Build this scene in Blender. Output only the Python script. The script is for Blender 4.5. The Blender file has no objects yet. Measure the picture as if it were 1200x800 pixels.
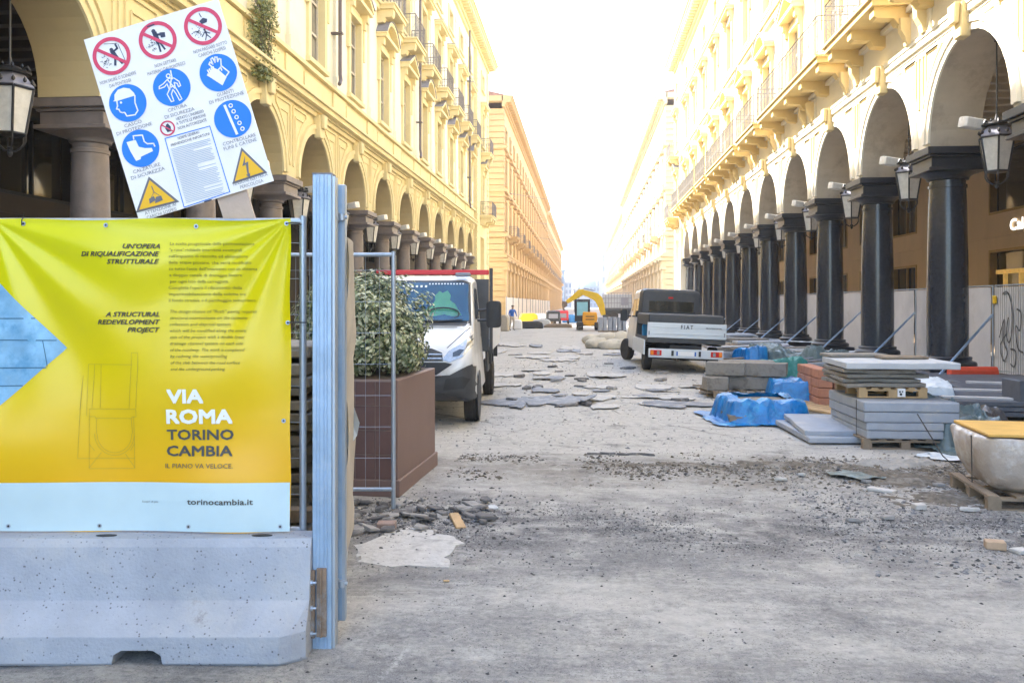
import bpy, bmesh, math, random
from mathutils import Vector, Matrix, noise
R = math.radians
PI = math.pi
random.seed(7)
sc = bpy.context.scene
C = sc.collection

# ------------------------------------------------ camera, sky, sun, exposure
EYE = 1.85
F = 1020.0
YAW = R(4.71)
cs, sn = math.cos(YAW), math.sin(YAW)
cam = bpy.data.cameras.new('camera')
cam.lens = 30.6; cam.sensor_width = 36.0; cam.shift_y = -44 / 1200
cam.clip_start = 0.05; cam.clip_end = 4000
co = bpy.data.objects.new('camera', cam); C.objects.link(co)
co.location = (0, 0, EYE); co.rotation_euler = (R(90), 0, YAW)
sc.camera = co

SUN_AZ = R(-60)      # from +Y towards +X; negative = left
SUN_EL = R(43)
w = bpy.data.worlds.new('World'); sc.world = w; w.use_nodes = True
nt = w.node_tree
bgn = nt.nodes['Background']; bgn.inputs[1].default_value = 0.15
sky = nt.nodes.new('ShaderNodeTexSky'); sky.sky_type = 'NISHITA'; sky.sun_disc = False
sky.sun_elevation = SUN_EL; sky.sun_rotation = SUN_AZ
sky.air_density = 1.0; sky.dust_density = 1.5; sky.ozone_density = 1.0
nt.links.new(sky.outputs[0], bgn.inputs[0])
sl = bpy.data.lights.new('sun', 'SUN'); sl.energy = 3.6; sl.angle = R(0.5); sl.color = (1, .95, .87)
so = bpy.data.objects.new('sun', sl); C.objects.link(so)
sd = Vector((math.sin(SUN_AZ) * math.cos(SUN_EL), math.cos(SUN_AZ) * math.cos(SUN_EL), math.sin(SUN_EL)))
so.rotation_euler = sd.to_track_quat('Z', 'Y').to_euler(); so.location = (0, 0, 60)
vs = sc.view_settings
vs.view_transform = 'Standard'; vs.look = 'None'; vs.gamma = 1; vs.use_curve_mapping = False
vs.exposure = 2.75
sc.cycles.max_bounces = 8; sc.cycles.diffuse_bounces = 5
sc.cycles.volume_bounces = 1

def P(px, py, d):
    """point seen at photo pixel (px, py), d metres in front of the camera plane"""
    a = (px - 600) / F * d
    return Vector((a * cs - d * sn, a * sn + d * cs, EYE + (356 - py) / F * d))
def G(px, py, z=0.0):
    return P(px, py, (EYE - z) * F / (py - 356))

# ------------------------------------------------ object helpers
def tag(o, label=None, cat=None, group=None, kind=None):
    if label: o['label'] = label
    if cat: o['category'] = cat
    if group: o['group'] = group
    if kind: o['kind'] = kind
    return o
def empty(name, loc=(0, 0, 0), rz=0.0, label=None, cat=None, group=None, parent=None):
    o = bpy.data.objects.new(name, None); C.objects.link(o)
    o.location = loc; o.rotation_euler = (0, 0, rz); o.empty_display_size = .3
    if parent: o.parent = parent
    return tag(o, label, cat, group)
def link(name, me, parent=None, loc=(0, 0, 0), rot=(0, 0, 0), scale=(1, 1, 1)):
    o = bpy.data.objects.new(name, me); C.objects.link(o)
    o.location = loc; o.rotation_euler = rot; o.scale = scale
    if parent: o.parent = parent
    return o
def copy_tree(o, parent=None):
    c = o.copy(); C.objects.link(c); c.parent = parent
    for ch in list(o.children): copy_tree(ch, c)
    return c

class MB:
    def __init__(s, tf=None):
        s.v = []; s.f = []; s.mi = []; s.m = 0; s.tf = tf
    def add(s, vs_, fs_):
        n = len(s.v)
        if s.tf: vs_ = [s.tf(*p) for p in vs_]
        s.v += [tuple(p) for p in vs_]
        s.f += [tuple(i + n for i in f) for f in fs_]
        s.mi += [s.m] * len(fs_)
        return s
    def box(s, x0, x1, y0, y1, z0, z1):
        return s.add([(x0,y0,z0),(x1,y0,z0),(x1,y1,z0),(x0,y1,z0),(x0,y0,z1),(x1,y0,z1),(x1,y1,z1),(x0,y1,z1)],
            [(0,3,2,1),(4,5,6,7),(0,1,5,4),(1,2,6,5),(2,3,7,6),(3,0,4,7)])
    def cbox(s, c, d, rz=0.0, tilt=0.0, roll=0.0):
        m = Matrix.Translation(c) @ Matrix.Rotation(rz, 4, 'Z') @ Matrix.Rotation(tilt, 4, 'X') @ Matrix.Rotation(roll, 4, 'Y')
        a, b, h = d[0] / 2, d[1] / 2, d[2] / 2
        vs_ = [m @ Vector(p) for p in [(-a,-b,-h),(a,-b,-h),(a,b,-h),(-a,b,-h),(-a,-b,h),(a,-b,h),(a,b,h),(-a,b,h)]]
        return s.add(vs_, [(0,3,2,1),(4,5,6,7),(0,1,5,4),(1,2,6,5),(2,3,7,6),(3,0,4,7)])
    def prism(s, poly, h0, h1, axis='z'):
        """poly of 2D points extruded from h0 to h1 along axis; x: (h,a,b) y: (a,h,b) z: (a,b,h)"""
        n = len(poly)
        g = {'x': lambda a, b, h: (h, a, b), 'y': lambda a, b, h: (a, h, b), 'z': lambda a, b, h: (a, b, h)}[axis]
        vs_ = [g(a, b, h0) for a, b in poly] + [g(a, b, h1) for a, b in poly]
        fs_ = [tuple(range(n - 1, -1, -1)), tuple(range(n, 2 * n))] + [(i, (i + 1) % n, n + (i + 1) % n, n + i) for i in range(n)]
        return s.add(vs_, fs_)
    def tube(s, pts, r, n=8, cap=True, r1=None):
        pts = [Vector(p) for p in pts]; k = len(pts)
        rings = []
        up = None
        for i, p in enumerate(pts):
            t = (pts[min(i + 1, k - 1)] - pts[max(i - 1, 0)])
            if t.length < 1e-9: t = Vector((0, 0, 1))
            t.normalize()
            if up is None:
                up = Vector((0, 0, 1)) if abs(t.z) < .9 else Vector((1, 0, 0))
            a = t.cross(up)
            if a.length < 1e-4: a = t.cross(Vector((1, 0, 0)))
            a.normalize(); b = a.cross(t).normalized(); up = b
            rr = r if r1 is None else r + (r1 - r) * i / max(1, k - 1)
            rings.append([p + (a * math.cos(j * 2 * PI / n) + b * math.sin(j * 2 * PI / n)) * rr for j in range(n)])
        vs_ = [q for rg in rings for q in rg]
        fs_ = [(i * n + j, i * n + (j + 1) % n, (i + 1) * n + (j + 1) % n, (i + 1) * n + j) for i in range(k - 1) for j in range(n)]
        if cap: fs_ += [tuple(range(n - 1, -1, -1)), tuple(range((k - 1) * n, k * n))]
        return s.add(vs_, fs_)
    def lathe(s, prof, n=24, c=(0, 0, 0)):
        vs_ = [(c[0] + r * math.cos(j * 2 * PI / n), c[1] + r * math.sin(j * 2 * PI / n), c[2] + z) for r, z in prof for j in range(n)]
        k = len(prof)
        fs_ = [(i * n + j, i * n + (j + 1) % n, (i + 1) * n + (j + 1) % n, (i + 1) * n + j) for i in range(k - 1) for j in range(n)]
        fs_ += [tuple(range(n - 1, -1, -1)), tuple(range((k - 1) * n, k * n))]
        return s.add(vs_, fs_)
    def loft(s, rings, cap=True):
        n = len(rings[0]); k = len(rings)
        vs_ = [q for rg in rings for q in rg]
        fs_ = [(i * n + j, i * n + (j + 1) % n, (i + 1) * n + (j + 1) % n, (i + 1) * n + j) for i in range(k - 1) for j in range(n)]
        if cap: fs_ += [tuple(range(n - 1, -1, -1)), tuple(range((k - 1) * n, k * n))]
        return s.add(vs_, fs_)
    def mesh(s, name, mats, smooth=False, bevel=0.0, recalc=True):
        me = bpy.data.meshes.new(name)
        me.from_pydata(s.v, [], s.f)
        if not isinstance(mats, (list, tuple)): mats = [mats]
        for m in mats: me.materials.append(m)
        if len(mats) > 1: me.polygons.foreach_set('material_index', s.mi)
        if recalc or bevel:
            bm = bmesh.new(); bm.from_mesh(me)
            if recalc: bmesh.ops.recalc_face_normals(bm, faces=bm.faces)
            if bevel: bmesh.ops.bevel(bm, geom=[e for e in bm.edges if len(e.link_faces) == 2 and e.calc_face_angle(0) > .5], offset=bevel, segments=1, affect='EDGES', clamp_overlap=True)
            bm.to_mesh(me); bm.free()
        if smooth:
            me.polygons.foreach_set('use_smooth', [True] * len(me.polygons))
            me.set_sharp_from_angle(angle=R(smooth if smooth is not True else 40))
        me.update()
        return me
    def build(s, name, mats, parent=None, loc=(0, 0, 0), rot=(0, 0, 0), **k):
        return link(name, s.mesh(name, mats, **k), parent, loc, rot)

# ------------------------------------------------ materials
def mat(name, col, rough=.8, var=.12, scale=1.5, bump=.15, bscale=30, metal=0.0, dark=None, dcol=None, dscale=.6, damt=.45, spec=.5,
        coat=0.0, trans=0.0, alpha=1.0, emit=None, streak=0.0):
    m = bpy.data.materials.new(name); m.use_nodes = True
    t = m.node_tree; N = t.nodes; L = t.links
    b = N['Principled BSDF']
    b.inputs['Roughness'].default_value = rough; b.inputs['Metallic'].default_value = metal
    b.inputs['Specular IOR Level'].default_value = spec
    if coat: b.inputs['Coat Weight'].default_value = coat; b.inputs['Coat Roughness'].default_value = .05
    if trans: b.inputs['Transmission Weight'].default_value = trans
    if alpha < 1: b.inputs['Alpha'].default_value = alpha
    geo = N.new('ShaderNodeNewGeometry')
    pos = geo.outputs['Position']
    c4 = lambda c: (c[0], c[1], c[2], 1)
    if var > 0 or dcol:
        n1 = N.new('ShaderNodeTexNoise'); n1.inputs['Scale'].default_value = scale; n1.inputs['Detail'].default_value = 8; n1.inputs['Roughness'].default_value = .65
        if streak:
            mp = N.new('ShaderNodeMapping'); mp.inputs['Scale'].default_value = (1, 1, streak); L.new(pos, mp.inputs[0]); L.new(mp.outputs[0], n1.inputs[0])
        else: L.new(pos, n1.inputs[0])
        r1 = N.new('ShaderNodeValToRGB'); r1.color_ramp.elements[0].position = .3; r1.color_ramp.elements[1].position = .7
        r1.color_ramp.elements[0].color = c4([x * (1 - var) for x in col]); r1.color_ramp.elements[1].color = c4([min(1, x * (1 + var)) for x in col])
        L.new(n1.outputs[0], r1.inputs[0]); out = r1.outputs[0]
        if dcol:
            n2 = N.new('ShaderNodeTexNoise'); n2.inputs['Scale'].default_value = dscale; n2.inputs['Detail'].default_value = 6; n2.inputs['Roughness'].default_value = .7
            L.new(pos, n2.inputs[0])
            r2 = N.new('ShaderNodeValToRGB'); r2.color_ramp.elements[0].position = damt; r2.color_ramp.elements[1].position = damt + .18
            L.new(n2.outputs[0], r2.inputs[0])
            mx = N.new('ShaderNodeMix'); mx.data_type = 'RGBA'
            L.new(r2.outputs[0], mx.inputs[0]); L.new(out, mx.inputs[6]); mx.inputs[7].default_value = c4(dcol)
            out = mx.outputs[2]
        L.new(out, b.inputs['Base Color'])
    else: b.inputs['Base Color'].default_value = c4(col)
    if bump > 0:
        n3 = N.new('ShaderNodeTexNoise'); n3.inputs['Scale'].default_value = bscale; n3.inputs['Detail'].default_value = 6
        L.new(pos, n3.inputs[0])
        bp = N.new('ShaderNodeBump'); bp.inputs['Strength'].default_value = bump; bp.inputs['Distance'].default_value = .02
        L.new(n3.outputs[0], bp.inputs['Height']); L.new(bp.outputs[0], b.inputs['Normal'])
    if emit:
        b.inputs['Emission Color'].default_value = c4(emit[0]); b.inputs['Emission Strength'].default_value = emit[1]
    return m

m_wallL = mat('cream_plaster_left', (.75, .70, .55), .9, .06, .8, .1, 20, dcol=(.68, .61, .43), dscale=.35, damt=.55)
m_trimL = mat('yellow_plaster_trim', (.70, .59, .32), .9, .08, 1.2, .1, 20, dcol=(.60, .49, .25), dscale=.5, damt=.56)
m_wallR = mat('cream_plaster_right', (.78, .71, .56), .9, .05, .8, .1, 20, dcol=(.72, .62, .45), dscale=.5, damt=.58)
m_trimR = mat('shade_yellow_trim', (.78, .62, .32), .9, .06, 1.2, .1, 20)  # yellow of the shaded faces put into the trim colour
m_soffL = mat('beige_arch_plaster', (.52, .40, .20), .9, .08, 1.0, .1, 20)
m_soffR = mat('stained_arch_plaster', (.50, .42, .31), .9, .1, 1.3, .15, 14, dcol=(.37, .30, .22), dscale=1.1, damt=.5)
m_ochre = mat('ochre_balcony_plaster', (.70, .52, .22), .9, .08, 1.5, .1, 20)
m_orange = mat('orange_tan_plaster', (.60, .42, .20), .9, .08, .5, .1, 12)
m_orange2 = mat('orange_tan_trim', (.52, .35, .16), .9, .08, .5, .1, 12)
m_pink = mat('cream_stone_far', (.72, .62, .47), .9, .06, .5, .1, 12)
m_pink2 = mat('cream_stone_trim', (.70, .57, .36), .9, .06, .5, .1, 12)
m_brownst = mat('brown_grey_stone', (.185, .15, .13), .5, .2, 2.5, .1, 25, dcol=(.12, .095, .085), dscale=1.5, damt=.55)
m_granite = mat('polished_dark_granite', (.021, .026, .036), .27, .3, 14, .03, 60, dcol=(.032, .037, .048), dscale=2.5, damt=.54, coat=.3)
m_granite2 = mat('dark_granite_capital', (.021, .023, .028), .34, .3, 9, .06, 40)
m_interR = mat('tan_marble_wall', (.54, .38, .22), .45, .1, 1.2, .02, 20, streak=.3)
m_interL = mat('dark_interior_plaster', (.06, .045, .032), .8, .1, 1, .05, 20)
m_ceil = mat('portico_ceiling', (.50, .41, .28), .9, .08, 1, .05, 20)
m_slats = mat('ceiling_beam_plaster', (.56, .47, .34), .85, .08, 2, .05, 20)
m_dark = mat('dark_void', (.02, .019, .018), .6, .1, 2, 0)
m_glass = mat('window_glass', (.26, .24, .19), .06, .25, .6, .01, 3, spec=.8)
m_glassw = mat('pale_window_blind', (.66, .63, .56), .5, .2, .6, .01, 3, spec=.8)
m_winframe = mat('painted_window_frame', (.50, .45, .36), .6, .08, 3, 0)
m_iron = mat('grey_wrought_iron', (.16, .15, .16), .5, .15, 6, .05, 40, metal=.3)
m_ironw = mat('pale_painted_railing', (.17, .16, .155), .6, .1, 5, 0)
m_lead = mat('lead_sheet', (.25, .25, .29), .55, .12, 4, .05, 20, metal=.2)
m_pipe = mat('brown_drainpipe', (.12, .09, .08), .5, .1, 6, 0)
m_roof = mat('roof_tiles', (.30, .15, .10), .9, .25, 3, .3, 12)
m_glowglass = mat('frosted_lantern_glass', (.62, .60, .54), .25, .12, 9, .05, 30, spec=.6)
m_lantern = mat('black_cast_iron', (.035, .034, .034), .38, .2, 8, .05, 40, metal=.4)
m_floodw = mat('white_floodlight_enamel', (.72, .68, .60), .5, .1, 10, .03, 40, dcol=(.45, .33, .2), dscale=9, damt=.6)
m_steel = mat('galvanised_steel', (.40, .46, .54), .42, .2, 7, .04, 50, metal=.55, streak=.15)
m_steelb = mat('skylight_tinted_steel', (.30, .42, .58), .4, .16, 5, .05, 30, metal=.35, dcol=(.42, .50, .60), dscale=3, damt=.52)  # blue of the open sky's light put into the steel colour
m_rust = mat('rusty_steel', (.24, .17, .12), .75, .3, 14, .3, 50, metal=.3, dcol=(.30, .28, .27), dscale=12, damt=.5)
m_wood = mat('raw_timber', (.46, .31, .16), .8, .2, 5, .2, 30, streak=.4)
m_woodold = mat('weathered_pallet_wood', (.27, .21, .15), .9, .25, 5, .3, 30, dcol=(.16, .12, .09), dscale=5, damt=.52)
m_slab = mat('blue_grey_stone_slab', (.33, .36, .41), .75, .1, 5, .1, 60, dcol=(.42, .41, .40), dscale=2.5, damt=.55)
m_slabold = mat('weathered_stone_slab', (.25, .23, .20), .85, .22, 4, .4, 25, dcol=(.13, .11, .09), dscale=4, damt=.5)
m_slate = mat('dark_slate_panel', (.075, .082, .098), .55, .25, 4, .15, 40, dcol=(.16, .17, .19), dscale=2.2, damt=.56)
m_brick = mat('terracotta_block', (.42, .19, .12), .85, .15, 8, .2, 40)
m_bluet = mat('blue_plastic_tarp', (.004, .17, .46), .3, .35, 5, .9, 13, dcol=(.03, .34, .62), dscale=4, damt=.52, spec=.6)
m_greent = mat('green_mesh_tarp', (.03, .20, .18), .55, .3, 6, .9, 14, dcol=(.10, .30, .28), dscale=5, damt=.5)
m_greyt = mat('grey_green_plastic_sheet', (.12, .17, .18), .35, .35, 4, .9, 12, dcol=(.32, .38, .42), dscale=4, damt=.55)
m_whitet = mat('white_plastic_sheet', (.62, .68, .72), .45, .12, 4, .2, 10, dcol=(.50, .50, .44), dscale=3, damt=.56)
m_hoard = mat('white_hoarding_fabric', (.50, .50, .52), .75, .08, 1.4, .3, 5, dcol=(.40, .38, .37), dscale=1.2, damt=.56)
m_hoard2 = mat('pale_hoarding_panel', (.62, .57, .51), .8, .06, 1, .1, 5)
m_redpl = mat('red_plastic_barrier', (.62, .07, .03), .45, .12, 6, .05, 30)
m_yel = mat('yellow_plywood', (.66, .40, .10), .7, .12, 5, .1, 40)
m_white = mat('white_paint', (.78, .78, .77), .35, .03, 3, .0, coat=.4)
m_signw = mat('white_sign_board', (.80, .80, .80), .45, .03, 4, 0)
m_black = mat('black_plastic', (.022, .023, .026), .5, .15, 8, .08, 60)
m_rubber = mat('tyre_rubber', (.032, .030, .029), .85, .25, 10, .2, 60)
m_exc = mat('yellow_machine_paint', (.78, .50, .01), .45, .08, 3, .02, 20)
m_exco = mat('orange_machine_paint', (.80, .36, .01), .45, .08, 3, .02, 20)
m_teal = mat('cab_window_glass', (.22, .50, .60), .1, .1, 2, 0)
m_tilebr = mat('brown_planter_tile', (.145, .085, .078), .5, .1, 3, .04, 40)
m_planter = mat('brown_planter_side', (.19, .125, .11), .55, .06, 2, .04, 40)
m_grout = mat('planter_grout', (.30, .24, .22), .9, .1, 8, 0)
m_bark = mat('bark', (.10, .075, .055), .9, .2, 12, .3, 30)
m_soil = mat('dark_soil', (.07, .055, .04), .95, .3, 12, .4, 30)
m_leafd = mat('dark_green_leaf', (.055, .085, .035), .5, .35, 14, 0)
m_leafl = mat('variegated_pale_leaf', (.46, .48, .32), .5, .25, 14, 0)
m_leafm = mat('mid_green_leaf', (.19, .23, .11), .5, .3, 14, 0)
m_ivy = mat('yellow_green_ivy', (.18, .19, .05), .6, .4, 8, 0)
m_skin = mat('skin', (.45, .27, .19), .6, .05, 5, 0)
m_blue = mat('blue_cloth', (.02, .13, .50), .8, .1, 8, 0)
m_beige = mat('beige_cloth', (.42, .37, .30), .85, .1, 8, 0)
m_hivis = mat('orange_cloth', (.75, .27, .05), .8, .1, 8, 0)
m_gold = mat('glowing_gilded_fitting', (.50, .32, .09), .3, .3, 5, 0, metal=.6, emit=((1, .6, .15), .05))  # faint glow added to stand for the lit showcase interior

# ------------------------------------------------ ground
def gmat():
    m = bpy.data.materials.new('dusty_asphalt'); m.use_nodes = True
    t = m.node_tree; N = t.nodes; L = t.links; b = N['Principled BSDF']; b.inputs['Roughness'].default_value = .9
    b.inputs['Specular IOR Level'].default_value = .25
    pos = N.new('ShaderNodeNewGeometry').outputs['Position']
    sep = N.new('ShaderNodeSeparateXYZ'); L.new(pos, sep.inputs[0])
    def nz(scale, det=8, rough=.65, sx=1, sy=1, off=0):
        n = N.new('ShaderNodeTexNoise'); n.inputs['Scale'].default_value = scale; n.inputs['Detail'].default_value = det; n.inputs['Roughness'].default_value = rough
        mp = N.new('ShaderNodeMapping'); mp.inputs['Scale'].default_value = (sx, sy, 1); mp.inputs['Location'].default_value = (off, off * 1.7, 0)
        L.new(pos, mp.inputs[0]); L.new(mp.outputs[0], n.inputs[0]); return n.outputs[0]
    def ramp(x, a, c, c0=(0, 0, 0), c1=(1, 1, 1)):
        r = N.new('ShaderNodeValToRGB'); e = r.color_ramp.elements
        e[0].position = a; e[1].position = c; e[0].color = (*c0, 1); e[1].color = (*c1, 1); L.new(x, r.inputs[0]); return r.outputs[0]
    def mix(f, a, c):
        x = N.new('ShaderNodeMix'); x.data_type = 'RGBA'
        L.new(f, x.inputs[0])
        for s_, v in ((6, a), (7, c)):
            if isinstance(v, tuple): x.inputs[s_].default_value = (*v, 1)
            else: L.new(v, x.inputs[s_])
        return x.outputs[2]
    def ma(op, a, c=0.0):
        x = N.new('ShaderNodeMath'); x.operation = op
        for s_, v in ((0, a), (1, c)):
            if isinstance(v, (int, float)): x.inputs[s_].default_value = v
            else: L.new(v, x.inputs[s_])
        return x.outputs[0]
    asph = ramp(nz(150, 6, .9), .38, .62, (.10, .10, .103), (.34, .338, .335))
    dust = ramp(nz(9, 8, .75, off=3), .3, .7, (.36, .35, .325), (.56, .54, .50))
    big = nz(.55, 9, .7, 1, 1.4, off=9)
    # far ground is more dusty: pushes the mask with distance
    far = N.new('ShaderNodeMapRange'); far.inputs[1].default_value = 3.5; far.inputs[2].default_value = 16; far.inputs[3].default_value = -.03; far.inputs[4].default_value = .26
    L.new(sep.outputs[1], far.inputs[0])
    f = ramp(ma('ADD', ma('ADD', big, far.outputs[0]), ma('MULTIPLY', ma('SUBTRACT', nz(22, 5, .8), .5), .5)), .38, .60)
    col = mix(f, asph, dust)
    # brown mud band crossing the street
    yy = ma('ADD', sep.outputs[1], ma('MULTIPLY', ma('SUBTRACT', nz(.9, 6, .7, off=5), .5), 3.0))
    def band(c, hw, soft):
        return ma('MULTIPLY', ramp(ma('DIVIDE', ma('SUBTRACT', yy, c - hw - soft), 2 * soft), 0, 1), ramp(ma('DIVIDE', ma('SUBTRACT', c + hw + soft, yy), 2 * soft), 0, 1))
    mud = ramp(nz(14, 7, .8, off=2), .3, .7, (.095, .082, .066), (.25, .225, .19))
    xr = ramp(ma('DIVIDE', ma('ADD', sep.outputs[0], 2.0), 6.0), 0, 1)
    fm = ma('MULTIPLY', ma('MULTIPLY', band(9.75, .6, .45), ma('ADD', ma('MULTIPLY', xr, .5), .5)), ramp(nz(5, 6, .8, off=7), .28, .5))
    col = mix(fm, col, mud)
    gr = ramp(nz(45, 3, .9, off=1), .35, .66, (.04, .04, .042), (.26, .255, .26))
    fg = ma('MULTIPLY', ma('MULTIPLY', band(7.3, .9, .8), ramp(nz(1.8, 7, .7, off=8), .38, .54)), .95)
    col = mix(fg, col, gr)
    # chalky splashes
    fw = ma('MULTIPLY', ramp(nz(1.5, 10, .75, off=21), .60, .68), ramp(nz(26, 4, .8), .35, .6))
    col = mix(ma('MULTIPLY', fw, .8), col, (.52, .51, .50))
    # chalk and cement splashes with a place of their own
    for (px_, py_, rx_, ry_, rz_, am) in ((733, 789, .34, .10, .1, 1), (465, 773, .035, .33, -.12, 1), (560, 766, .16, .10, 0, .8), (545, 650, .12, .16, 0, .8), (900, 735, .5, .12, .2, .5), (640, 705, .4, .12, .1, .45), (20, 795, .5, .12, 0, .6), (1185, 655, .25, .15, 0, .8), (960, 690, .5, .2, .1, .4)):
        g_ = G(px_, py_)
        mp = N.new('ShaderNodeMapping'); mp.vector_type = 'TEXTURE'; mp.inputs['Location'].default_value = (g_.x, g_.y, 0); mp.inputs['Rotation'].default_value = (0, 0, rz_); mp.inputs['Scale'].default_value = (rx_, ry_, 1)
        flat = N.new('ShaderNodeVectorMath'); flat.operation = 'MULTIPLY'; flat.inputs[1].default_value = (1, 1, 0); L.new(pos, flat.inputs[0]); L.new(flat.outputs[0], mp.inputs[0])
        ln_ = N.new('ShaderNodeVectorMath'); ln_.operation = 'LENGTH'; L.new(mp.outputs[0], ln_.inputs[0])
        e_ = ma('SUBTRACT', ma('ADD', ma('MULTIPLY', ma('SUBTRACT', nz(13, 10, .85, off=py_ * .01), .5), 6.0), .75), ln_.outputs['Value'])
        f_ = ma('MULTIPLY', ma('MULTIPLY', ramp(e_, -.1, .7), am * .75), ramp(nz(60, 4, .8, off=4), .36, .56))
        col = mix(f_, col, (.56, .555, .54))
    # dark stains
    fd = ramp(nz(1.1, 10, .78, 1.3, 1, off=31), .54, .66)
    col = mix(ma('MULTIPLY', fd, .6), col, (.09, .09, .095))
    # small dark chips
    vo = N.new('ShaderNodeTexVoronoi'); vo.inputs['Scale'].default_value = 16; L.new(pos, vo.inputs[0])
    fv = ramp(vo.outputs['Distance'], .10, .2, (1, 1, 1), (0, 0, 0))
    fv = ma('MULTIPLY', fv, ramp(nz(2.2, 5, .7, off=13), .52, .62))
    col = mix(fv, col, (.06, .058, .055))
    # cracks
    vc = N.new('ShaderNodeTexVoronoi'); vc.feature = 'DISTANCE_TO_EDGE'; vc.inputs['Scale'].default_value = .45
    mpw = N.new('ShaderNodeMix'); mpw.data_type = 'RGBA'; mpw.inputs[0].default_value = .18
    nn = N.new('ShaderNodeTexNoise'); nn.inputs['Scale'].default_value = 1.6; nn.inputs['Detail'].default_value = 6; L.new(pos, nn.inputs[0])
    L.new(pos, mpw.inputs[6]); L.new(nn.outputs[1], mpw.inputs[7]); L.new(mpw.outputs[2], vc.inputs[0])
    ycr = N.new('ShaderNodeMapRange'); ycr.inputs[1].default_value = 11; ycr.inputs[2].default_value = 14; L.new(sep.outputs[1], ycr.inputs[0])
    fc = ma('MULTIPLY', ma('MULTIPLY', ycr.outputs[0], ramp(vc.outputs['Distance'], .0, .012, (1, 1, 1), (0, 0, 0))), ramp(nz(.5, 4, .6, off=17), .50, .56))
    col = mix(ma('MULTIPLY', fc, .7), col, (.05, .048, .045))
    # long scraped streaks and tyre-worn bands
    st_ = ramp(nz(1.3, 9, .75, .35, 2.2, off=41), .52, .66)
    col = mix(ma('MULTIPLY', st_, .45), col, (.60, .58, .54))
    st2 = ramp(nz(1.0, 9, .8, .5, 2.6, off=57), .56, .68)
    col = mix(ma('MULTIPLY', st2, .5), col, (.13, .125, .12))
    # grit speckle
    sp = N.new('ShaderNodeTexVoronoi'); sp.inputs['Scale'].default_value = 55; L.new(pos, sp.inputs[0])
    fs_ = ma('MULTIPLY', ramp(sp.outputs['Distance'], .16, .3, (1, 1, 1), (0, 0, 0)), ramp(nz(3.0, 6, .8, off=71), .46, .6))
    col = mix(ma('MULTIPLY', fs_, .8), col, (.055, .054, .053))
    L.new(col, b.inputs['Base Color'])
    bp = N.new('ShaderNodeBump'); bp.inputs['Strength'].default_value = .8; bp.inputs['Distance'].default_value = .014
    L.new(ma('ADD', nz(60, 5, .8), ma('ADD', ma('MULTIPLY', nz(9, 6, .7), 2.0), ma('MULTIPLY', fc, -2.0))), bp.inputs['Height']); L.new(bp.outputs[0], b.inputs['Normal'])
    return m
m_ground = gmat()
m_gravel = mat('grey_gravel', (.20, .20, .205), .9, .55, 22, .3, 60)
m_mud = mat('brown_earth', (.13, .112, .09), .95, .45, 14, .9, 40, dcol=(.27, .25, .22), dscale=5, damt=.5)
m_sand = mat('grey_sand', (.30, .29, .27), .95, .2, 9, .3, 60)
m_patch = mat('pale_cement_patch', (.50, .49, .47), .9, .12, 12, .6, 30, dcol=(.33, .32, .305), dscale=5, damt=.50)
m_chunk = mat('broken_asphalt', (.13, .125, .125), .9, .3, 7, .4, 30, dcol=(.26, .25, .24), dscale=7, damt=.52)
m_membrane = mat('torn_bitumen_membrane', (.17, .175, .19), .65, .3, 5, .3, 25, dcol=(.34, .34, .34), dscale=4, damt=.5)
m_pave = mat('portico_paving', (.20, .19, .18), .7, .15, 3, .1, 30)

def gh(x, y):
    n = noise.noise(Vector((x * .7, y * .7, 0))) * .022 + noise.noise(Vector((x * 3, y * 3, 4))) * .006
    if 6 < y < 13:   # ridge of earth across the street
        b_ = math.exp(-((y - 10.0 - .5 * noise.noise(Vector((x * .5, 1, 1)))) / .45) ** 2)
        n += b_ * max(0, .03 + .035 * noise.noise(Vector((x * 1.5, y * 1.5, 9)))) * min(1, max(.2, (x + 2) / 3))
    return n
def ground():
    ys = []; y = -14.0
    while y < 2: ys.append(y); y += .5
    st = .07
    while y < 430:
        ys.append(y); y += st; st = .07 if y < 14 else min(6, st * 1.03)
    xs = [-8.4 + .12 * i for i in range(141)]
    v = [(x, y, gh(x, y)) for y in ys for x in xs]; nx = len(xs)
    f = [(j * nx + i, j * nx + i + 1, (j + 1) * nx + i + 1, (j + 1) * nx + i) for j in range(len(ys) - 1) for i in range(nx - 1)]
    b = MB(); b.add(v, f)
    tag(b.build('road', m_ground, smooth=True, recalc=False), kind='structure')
    b = MB(); b.add([(-900, -900, -.12), (900, -900, -.12), (900, 1500, -.12), (-900, 1500, -.12)], [(0, 1, 2, 3)])
    tag(b.build('ground', m_ground, recalc=False), kind='structure')
    for s in (-1, 1):
        b = MB(); x0, x1 = sorted((s * 8.38, s * 24))
        b.box(x0, x1, -14, 77.5, -.1, .13 if s > 0 else .12)
        b.box(x0, x1, 77.5, 88, -.1, .02)
        b.box(x0, x1, 88, 352, -.1, .12)
        tag(b.build('pavement', m_pave), kind='structure')
ground()

# ------------------------------------------------ arcade buildings
ZC = 5.53        # top of the capitals
def side_tf(side):
    return lambda o, u, z: (-side * o, u, z)
def box_ouz(b, o0, o1, u0, u1, z0, z1): b.box(o0, o1, u0, u1, z0, z1)

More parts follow.
